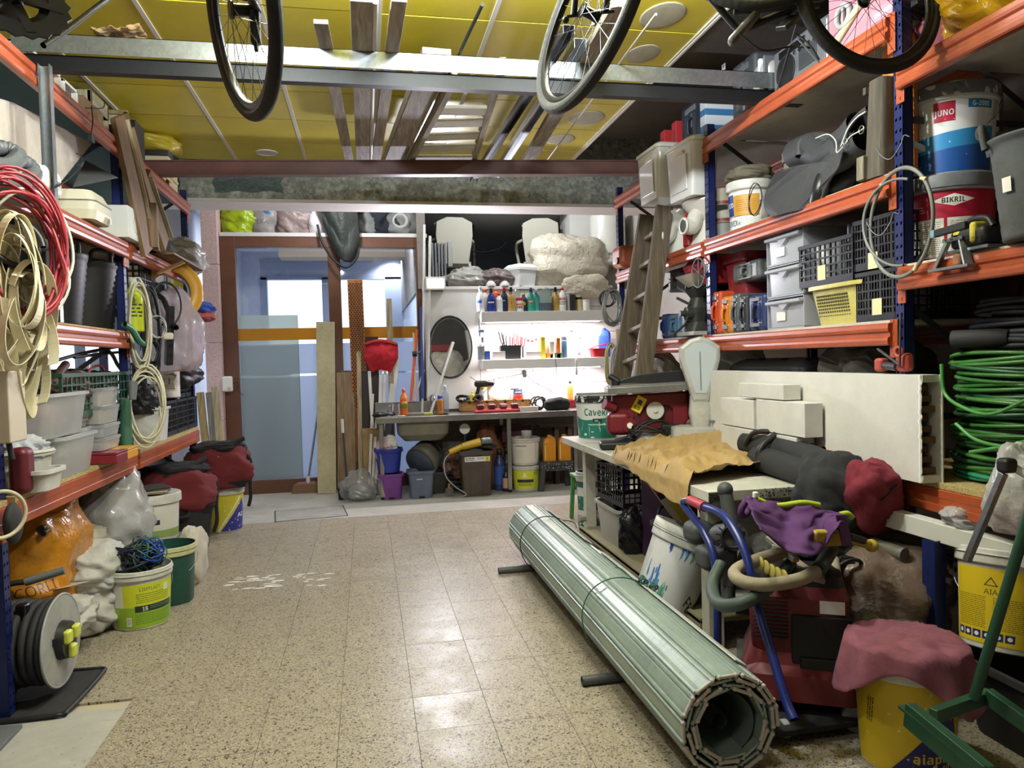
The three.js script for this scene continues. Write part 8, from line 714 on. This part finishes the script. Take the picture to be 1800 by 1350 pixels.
// vacuum
const vc=thing('dust_extractor','dusty red construction vacuum with black top, hose and castors','vacuum',[1.73,.065,-2.78],-.5),mv=dusty('#7c2b30',.5);part(vc,'body',[loft([[.4,.44,.07,.03],[.44,.48,.08,.06],[.42,.46,.08,.12],[.36,.4,.07,.2],[.38,.42,.06,.42],[.34,.36,.06,.47]])],mv);part(vc,'front_skirt',[loft([[.42,.12,.04,.04,0,.22],[.4,.1,.04,.13,0,.21],[.3,.04,.015,.16,0,.19]])],mv);part(vc,'top_lid',[loft([[.35,.37,.06,.46],[.33,.35,.06,.5],[.24,.26,.05,.52]]),tube([[-.1,.51,0],[-.08,.56,0],[.08,.56,0],[.1,.51,0]],.016)],M.black);part(vc,'side_panel',[soft(.22,.2,.03,.08,.26,.2,.01),soft(.16,.07,.02,.08,.16,.216,.008)],M.black);part(vc,'vent',Array.from({length:11},(_,k)=>box(.13,.005,.008,-.105,.26+k*.016,.209)),M.dark).userData.kind='stuff';part(vc,'rating_label',[box(.09,.05,.002,.12,.395,.212)],M.paper);part(vc,'hose_port',[cyl(.05,.055,.06,-.21,.34,.05,0,0,PI/2)],M.black);for(const[x,z]of[[-.2,.24],[.2,.24]])part(vc,'castor',[cyl(.055,.055,.03,x,-.009,z,PI/2,.6),box(.05,.05,.04,x,.03,z)],M.paleGrey);for(const s of[-1,1])part(vc,'rear_wheel',[cyl(.09,.09,.03,s*.225,.026,-.12,0,0,PI/2)],M.grey);part(vc,'cable',[hank(.09,.008,5,{s:6,sy:1.3,jit:.15}).rotateY(.6).translate(.2,.4,-.05)],M.dark);
const Z=(px,py,z)=>onZ(px,py,z);const h1=thing('vacuum_hose','beige taped vacuum hose coiled on top of the red vacuum','hose',[0,0,0]);part(h1,'taped_hose',[tube([Z(1385,968,-2.7),Z(1330,985,-2.62),Z(1292,1005,-2.6),Z(1305,1022,-2.5),Z(1345,1028,-2.45),Z(1400,1020,-2.45),Z(1435,1005,-2.5)],.025,{seg:12,n:60}),tube([Z(1370,970,-2.85),Z(1410,1000,-2.7),Z(1440,1020,-2.6),Z(1465,1012,-2.66),Z(1465,985,-2.75)],.025,{seg:12})],mat('#a3977e',.75,{map:tGrime,metric:.2}));part(h1,'tape_ring',[.1,.25,.4,.55,.7].map((t)=>{const p=Z(1330,985,-2.62).lerp(Z(1400,1020,-2.45),t);return ball(.027,p.x,p.y-.012*Math.sin(t*3),p.z,.3,1,1)}),mat('#c2b25a',.7));part(h1,'corrugated_hose',[tube([Z(1268,990,-2.75),Z(1252,1030,-2.7),Z(1265,1062,-2.55),Z(1310,1058,-2.45),Z(1360,1025,-2.55),Z(1390,990,-2.7)],.025,{seg:12,n:90})],mat('#3d4a44',.6));part(h1,'cuff',[rod(Z(1440,1000,-2.5),Z(1462,965,-2.65),.028,14)],mat('#2f3a36',.6));
const sd=thing('power_grinder','dusty dark grey wall grinder standing behind the trolley handle','grinder',Z(1280,945,-2.98)),mg=dusty('#4a4c4e',.6);part(sd,'motor',[cyl(.06,.065,.13,0,0,0,PI/2-.3,.3)],mg);part(sd,'vent_ring',[ring(.045,.007,-.02,.02,.075,-.3,-.2),...Array.from({length:14},(_,i)=>box(.004,.03,.006,Math.sin(i/14*6.28)*.055-.02,Math.cos(i/14*6.28)*.055+.02,.06,0,0,0,-i/14*6.28))],M.dark);part(sd,'grip',[rod([.03,.04,-.02],[.02,.2,-.06],.035,16,.028),ball(.035,.02,.2,-.06)],mg);part(sd,'gear_neck',[rod([0,-.03,0],[-.02,-.2,.04],.04,14,.03),soft(.16,.1,.12,-.06,-.08,0,.03)],mg);part(sd,'outlet',[rod([-.02,-.2,.04],[-.05,-.27,.08],.028)],M.rubber);const mh=solo('power_tool','rounded dark grey tool motor left of the wall grinder','tool',[soft(.13,.11,.14,0,0,0,.045),rod([.05,0,0],[.16,.02,0],.03)],mg);mh.position.copy(Z(1228,935,-3.3));solo('steel_bracket','metal rail pieces lying under the purple cloth on the vacuum','rail',[bar(Z(1350,945,-2.8),Z(1400,985,-2.62),.03,.02,V(0,1,0),.003),bar(Z(1360,960,-2.75),Z(1425,975,-2.6),.035,.02,V(0,1,0),.003)],mat('#8f8a80',.5,{metal:.4}));
const sup=solo('tool_heap','dark heap of tools and cables under the purple cloth','tool',[sack(.44,.26,.36,{s:251,fold:.16,f:5})],M.rubber);sup.position.copy(Z(1410,975,-2.95)).y -=.16;
const pc=thing('purple_cloth','purple towel draped over the heap on the vacuum','cloth',[0,0,0]);part(pc,'drape',[grid((u,v)=>{const px=1303+180*u+18*v*(1-u)*2-10*v,top=872+12*Math.sin(u*3.1)- 6*u+40*Math.pow(u,3),len=30+64*Math.sin(PI*Math.min(1,u*.9+.14))- 20*u*u,p=Z(px+22*v*Math.sin(PI*u),top+len*v,-2.5-.2*(1-v)+ .05*Math.sin(u*14+v*2)*v);return[p.x,p.y+.012*N3(u*7,v*6,3),p.z+.03*crease(u*4,v*2.4,4)]},54,30,.005),grid((u,v)=>{const p=Z(1468+24*u*.7+12*v,905+55*v,-2.48-.05*u);return p.toArray()},8,10,.005)],cloth('#563066'));for(const l of[[[1330,878],[1365,889],[1410,884],[1440,888]],[[1475,905],[1490,903],[1498,910]]])part(pc,'green_lining',[tube(l.map(([a,b])=>Z(a,b,-2.68)),.012)],mat('#a9bd2c',.7));part(pc,'white_tag',[soft(.02,.04,.02,...Z(1328,873,-2.72).toArray(),.006)],M.paper);part(pc,'loop_end',[ring(.035,.014,...Z(1312,892,-2.7).toArray(),.4,.5)],cloth('#563066'));
const ys=thing('hand_saw','yellow saw handle with black grip under the purple cloth','saw',[0,0,0]);part(ys,'body',[bar(Z(1425,945,-2.55),Z(1475,945,-2.58),.05,.06,V(0,1,0),.012),bar(Z(1470,942,-2.58),Z(1530,958,-2.62),.04,.035,V(0,1,0),.014),ball(.026,...Z(1532,959,-2.62).toArray())],mat('#b59a34',.45));part(ys,'grip',[bar(Z(1490,942,-2.56),Z(1520,951,-2.58),.03,.03,V(0,1,0),.01)],M.black);
bag('large clear plastic bag with orange print right of the red vacuum',[2.16,.2,-2.84],{w:.5,h:.42,d:.56,s:255,fold:.08,f:3,lean:.05,m:mat('#7d6a5e',.28,{trans:.3,bump:tCrinkle,bs:.006,metric:.4,side:true})});bag('orange plastic bag inside the large clear bag',[2.14,.23,-2.86],{w:.36,h:.33,d:.4,s:256,m:mat('#b0521c',.4)});bag('lower grey plastic bag bulging behind the pink cloth',[1.98,.0,-2.6],{w:.34,h:.4,d:.3,s:257,fold:.08,m:mat('#6d6860',.25,{trans:.25,bump:tCrinkle,bs:.006,metric:.4,side:true})});carton('dark box under the large clear bag by the blue post',[2.22,0,-2.9],.36,.2,.46,M.dark,{name:'wooden_box'});
solo('steel_pipe','grey drain pipe lying behind the white rail','pipe',[rod(Z(1490,930,-2.95),Z(1720,975,-2.7),.036,16),rod(Z(1535,955,-2.8),Z(1590,975,-2.65),.028,14)],mat('#6a675c',.5));const bp=thing('blue_upright','short dark blue steel upright standing by the yellow buckets','post',[2.2,0,-2.55],.3);part(bp,'web',[span(-.035,.035,0,.69,.02,.023)],M.blue);part(bp,'flange',[span(-.035,-.032,0,.69,-.03,.022)],M.blue);part(bp,'flange',[span(.032,.035,0,.69,-.03,.022)],M.blue);
// buckets, rail, hand truck at the right edge
const aia=print(1024,768,(g,w,h)=>{g.fillStyle='#d0b41c';g.fillRect(0,0,w,h);g.fillStyle='#20246a';g.fillRect(0,0,90,h);g.fillRect(900,0,w,h);g.strokeStyle='#e8e4d0';g.lineWidth=10;g.beginPath();g.moveTo(150,0);g.bezierCurveTo(90,200,90,400,100,h);g.stroke();g.beginPath();g.moveTo(860,0);g.bezierCurveTo(930,200,930,400,900,h);g.stroke();g.strokeStyle='#3a3514';g.lineWidth=9;g.beginPath();g.moveTo(500,90);g.lineTo(450,170);g.lineTo(550,170);g.closePath();g.stroke();txt(g,'AIA',500,235,74,'#3a3514','sans-serif','center','normal');for(const[x,W]of[[160,300],[520,330]])lines(g,x,290,W,330,17,'#6a5d14',8);for(let k=0;k<6;k++){g.fillStyle='#20246a';g.fillRect(150+k*95,640,80,80);g.fillStyle='#e6e4d8';g.beginPath();g.ellipse(190+k*95,680,22,22,0,0,7);g.fill()}});
const tub=thing('mortar_tub','large black mortar tub at the lower right edge','tub',[2.44,0,-2.2]);part(tub,'body',[pan(.42,.44,.52,.54,.29,.08,.006),lip(.52,.54,.08,.292,.025,.014,.006)],M.rubber);const ab=bucket('yellow and blue bucket with icons tilted on the black tub',[2.33,.31,-2.36],{h:.37,rt:.165,rb:.142,col:'#d6d4ca',print:aia,band:[.06,.8],handle:-.95,grip:1,arc:2.7,ry:-.9});ab.rotation.set(0,0,0);ab.quaternion.setFromAxisAngle(V(.55,0,.83).normalize(),-.2).multiply(new THREE.Quaternion().setFromAxisAngle(V(0,1,0),-1.05));
const rl=thing('white_rail','long white box rail lying slanted across to the yellow bucket','rail',[0,0,0]),ra=Z(1478,884,-3.0),rb=Z(1830,985,-2.2);part(rl,'rail',[bar(ra,rb,.06,.075,V(0,1,0),.003)],mat('#cfcfc4',.45));part(rl,'end_hole',[bar(ra.clone().add(V(0,.01,.002)),ra.clone().add(V(-.001,.01,.001)),.02,.03)],M.dark);const up=ra.clone().lerp(rb,.3).add(V(0,.036,0));part(rl,'screw',[ball(.005,up.x,up.y,up.z,1,.4,1)],M.dark);
const yb=bucket('yellow and blue bucket at the lower right covered by a pink cloth',[1.83,0,-2.26],{h:.4,rt:.17,rb:.148,col:'#d4d2c6',handle:-1.25,grip:1,arc:2.7,ry:-.62,print:print(768,640,(g,w,h)=>{g.fillStyle='#c2a51c';g.fillRect(0,0,w,h);g.fillStyle='#1c1f5e';g.beginPath();g.moveTo(250,h);g.lineTo(600,180);g.bezierCurveTo(660,160,700,300,720,h);g.fill();txt(g,'aiaplast',400,500,88,'#c9ae2c');txt(g,'A-40',520,570,60,'#c9ae2c');lines(g,410,570,100,40,2,'#cfcfda',10);specks(g,w,h,60,['#d0ccb4','#b8a860'],9);g.save();g.translate(120,330);g.rotate(-1.45);lines(g,0,0,180,50,3,'#3a3214',8);g.restore()}),band:[.03,.84]});
const pk=thing('pink_cloth','dusty pink cloth draped over the yellow bucket at the lower right','cloth',[1.83,.405,-2.26],-.62);part(pk,'drape',[grid((u,v)=>{const a=u*2*PI,R=v*(.24+.05*Math.sin(a*2+1)+ .03*Math.sin(a*3)+ .05*Math.max(0,Math.sin(a-.3))),e=Math.max(0,R-.17),rr=Math.min(R,.172+.25*e)+(e>0?.018+.012*Math.sin(a*9)*Math.min(1,e*12):0);return[rr*Math.cos(a)*1.03,.03+.03*Math.abs(N3(Math.cos(a)*R*9,Math.sin(a)*R*9,3))+ .05*Math.max(0,.12-R)- e*1.35,rr*Math.sin(a)*1.03]},72,26,.006).scale(1,1,-1).scale(1,1,-1)],cloth('#96586c',{map:tGrime}));
const ht=thing('hand_truck','dark green steel hand truck frame at the lower right corner','hand truck',[0,0,0]),mgn=painted('#1d4a34',.45);part(ht,'toe_bar',[bar(Z(1592,1255,-1.9),Z(1730,1370,-1.62),.012,.075,V(0,1,0),.002),bar(Z(1594,1240,-1.92),Z(1732,1352,-1.64),.06,.008)],mgn);part(ht,'cross_bar',[bar(Z(1640,1258,-1.92),Z(1740,1222,-2.0),.03,.04,V(0,1,0),.003),bar(Z(1735,1222,-1.98),Z(1830,1290,-1.82),.03,.05,V(0,1,0),.003)],mgn);part(ht,'upright',[rod(Z(1712,1228,-1.96),Z(1810,900,-1.82),.016,14)],mgn);
const ap=thing('tube_stand','aluminium square tube with black elbow joint at the right edge','stand',[0,0,0]);part(ap,'lower_tube',[bar(Z(1700,985,-2.22),Z(1764,832,-2.12),.022,.022,V(0,0,1),.002)],M.galv);part(ap,'elbow',[soft(.05,.05,.05,...Z(1770,818,-2.12).toArray(),.014)],M.black);part(ap,'upper_tube',[rod(Z(1776,818,-2.12),Z(1830,850,-2.05),.014)],M.white);
bag('white translucent bag hanging at the right frame edge above the rail',Z(1800,935,-2.2).toArray(),{w:.2,h:.3,d:.2,s:261,fold:.1,tie:.2,m:film('#d6d4d0',.45,.3)});bag('thin clear plastic sheet poking up behind the white rail',Z(1715,930,-2.5).toArray(),{w:.22,h:.1,d:.12,s:262,fold:.15,m:film('#d6d4d0',.5,.2)});
}
{// bicycles hung from the ceiling, only their lower parts reach into the picture
const mt=mat('#17171a',.7),mr=mat('#222326',.35,{metal:.4}),sp=mat('#3a3b3e',.4,{metal:.7});
const wheel=(b,c,nrm,R,col,lbl)=>{const w=part(b,'tyre',[new THREE.TorusGeometry(R,.021,12,72)],mat(col??'#1b1b1d',.75,{bump:tWeave,bs:.002}));w.position.copy(c);w.quaternion.setFromUnitVectors(V(0,0,1),nrm.normalize());part(w,'rim',[turn([[R-.036,-.011],[R-.015,-.013],[R-.012,0],[R-.015,.013],[R-.036,.011],[R-.04,0],[R-.036,-.011]],72).rotateX(PI/2)],mr);part(w,'hub',[cyl(.018,.018,.07,0,0,0,PI/2),cyl(.027,.027,.006,0,0,.03,PI/2),cyl(.027,.027,.006,0,0,-.03,PI/2)],mr);part(w,'spokes',Array.from({length:32},(_,i)=>{const a=i/32*2*PI,q=a +(i % 4<2?.7:-.7),s=i % 2?.03:-.03;return rod([Math.cos(q)*.025,Math.sin(q)*.025,s],[Math.cos(a)*(R-.035),Math.sin(a)*(R-.035),0],.0011,4)}),sp).userData.kind='stuff';return w};
const hookUp=(b,c)=>part(b,'ceiling_hook',[rod([c.x,c.y+.31,c.z],[c.x,CEIL,c.z],.006),ring(.03,.006,c.x,c.y+.335,c.z,0,PI/2)],M.iron);
const Z=onZ,c1=Z(424,18,-2.4);const b1=thing('bicycle','dark bicycle hung from the ceiling at the left, its wheel over the beam','bicycle',[0,0,0]);wheel(b1,c1,CAM(.918,.246,-.6),.3);hookUp(b1,c1);const cc=Z(22,-6,-1.6);const cr=[];for(let i=0;i<44;i++){const a=i/44*2*PI;cr.push([Math.cos(a)*(i % 2?.1:.093),Math.sin(a)*(i % 2?.1:.093)])}const ch=part(b1,'chainring',[ext(cr,.004,{holes:[circle(.062,0,0,24)]}),ext(circle(.075,0,0,30),.004,{holes:[circle(.045)]}).translate(0,0,-.01),...[0,1,2,3,4].map((k)=>bar([0,0,0],[.085*Math.cos(k*1.257),.085*Math.sin(k*1.257),0],.018,.006,V(0,0,1))),cyl(.02,.02,.09,0,0,0,PI/2)],M.black);ch.position.copy(cc);ch.rotation.set(-.5,.5,.2);part(b1,'crank',[bar([cc.x,cc.y,cc.z+.02],[cc.x-.1,cc.y-.12,cc.z+.05],.022,.014,V(0,0,1),.004)],M.black);part(b1,'frame_tube',[rod(cc,c1.clone().add(V(.05,.1,0)),.012),rod(cc,cc.clone().add(V(-.1,.5,.3)),.018),rod(c1.clone().add(V(.05,.0,0)),cc.clone().add(V(.2,.5,0)),.01)],M.black);part(b1,'chain',[tube([cc.clone().add(V(.05,-.09,0)),cc.clone().lerp(c1,.5).add(V(0,.06,0)),c1.clone().add(V(.04,.03,0))],.006)],M.dark);part(b1,'derailleur',[box(.03,.1,.03,c1.x+.04,c1.y-.05,c1.z,.006),cyl(.022,.022,.01,c1.x+.04,c1.y-.1,c1.z,0,0,PI/2)],M.dark);
const c2=Z(1036,24,-2.45),b2=thing('bicycle','dark bicycle hung from the ceiling at the middle, its wheel beside the plank','bicycle',[0,0,0]);wheel(b2,c2,CAM(.885,-.237,-.4),.325,'#29292a');hookUp(b2,c2);part(b2,'fork',[tube([c2.clone().add(V(.05,0,.02)),c2.clone().add(V(.07,.2,.06)),c2.clone().add(V(.04,.45,.15))],.012),tube([c2.clone().add(V(-.05,0,-.02)),c2.clone().add(V(-.03,.2,.02)),c2.clone().add(V(0,.45,.13))],.012)],M.black);part(b2,'quick_release',[rod(c2.clone().add(V(-.07,.0,-.03)),c2.clone().add(V(.08,0,.03)),.006),ball(.012,c2.x-.075,c2.y-.012,c2.z-.03)],M.black);
const c3=Z(1527,-6,-2.62),b3=thing('bicycle','dark bicycle hung from the ceiling at the right in front of the rack','bicycle',[0,0,0]);wheel(b3,c3,CAM(.2,.12,.97),.3);hookUp(b3,c3);const c4=Z(1325,-90,-2.75);wheel(b3,c4,V(-.3,.45,1),.3);hookUp(b3,c4);part(b3,'frame_tube',[rod(Z(1235,-20,-2.7),Z(1300,55,-2.75),.014),rod(Z(1300,55,-2.75),Z(1480,-20,-2.6),.016),rod(Z(1290,20,-2.72),Z(1440,8,-2.62),.014)],M.black);part(b3,'saddle',[bar(Z(1282,78,-2.75),Z(1335,20,-2.7),.06,.035,V(0,1,0),.015)],mat('#4a4640',.6));part(b3,'pedal',[box(.09,.02,.05,...Z(1385,40,-2.66).toArray(),.004,.3,.4,.6)],M.iron);part(b3,'brake_cable',[tube([Z(1300,60,-2.7),Z(1340,88,-2.68),Z(1390,82,-2.66),Z(1425,84,-2.62)],.004),tube([Z(1400,60,-2.66),Z(1422,78,-2.62),Z(1440,105,-2.6)],.004)],M.dark);part(b3,'mudguard',[bar(Z(1402,68,-2.64),Z(1440,110,-2.6),.01,.004)],M.grey);
}
{// things at the rear wall that the oval mirror shows
const t=thing('storage_table','plain table with bags at the rear wall behind the camera','table',[2.2,0,1.7]);part(t,'top',[span(-.8,.8,.96,1.0,-.4,.4,.004)],woody('#9a8a70'));for(const a of[-1,1])for(const b of[-1,1])part(t,'leg',[span(a*.75-.03,a*.75+.03,0,.96,b*.35-.03,b*.35+.03)],woody('#9a8a70'));
bag('large pale plastic wrapped bundle on the rear table behind the camera',[1.95,1.0,1.7],{w:.8,h:.7,d:.6,s:301,fold:.1,m:mat('#c4bdb0',.4)});coilAt('cable','grey cable coil lying on the rear table behind the camera','cable',[2.6,1.2,1.6],.26,.014,8,M.paleGrey,{s:33,jit:.2});carton('red carton on the pale bundle behind the camera',[1.8,1.7,1.7],.5,.16,.4,mat('#8a2c2a',.6));solo('white_tube','broad white tube standing at the rear table behind the camera','tube',[rod([2.75,.01,1.2],[2.55,2.2,1.75],.09,20)],M.white);
}
scene.traverse((o)=>{if(o.isLight&&!o.isRectAreaLight)o.castShadow=true});
renderer.render(scene,camera);
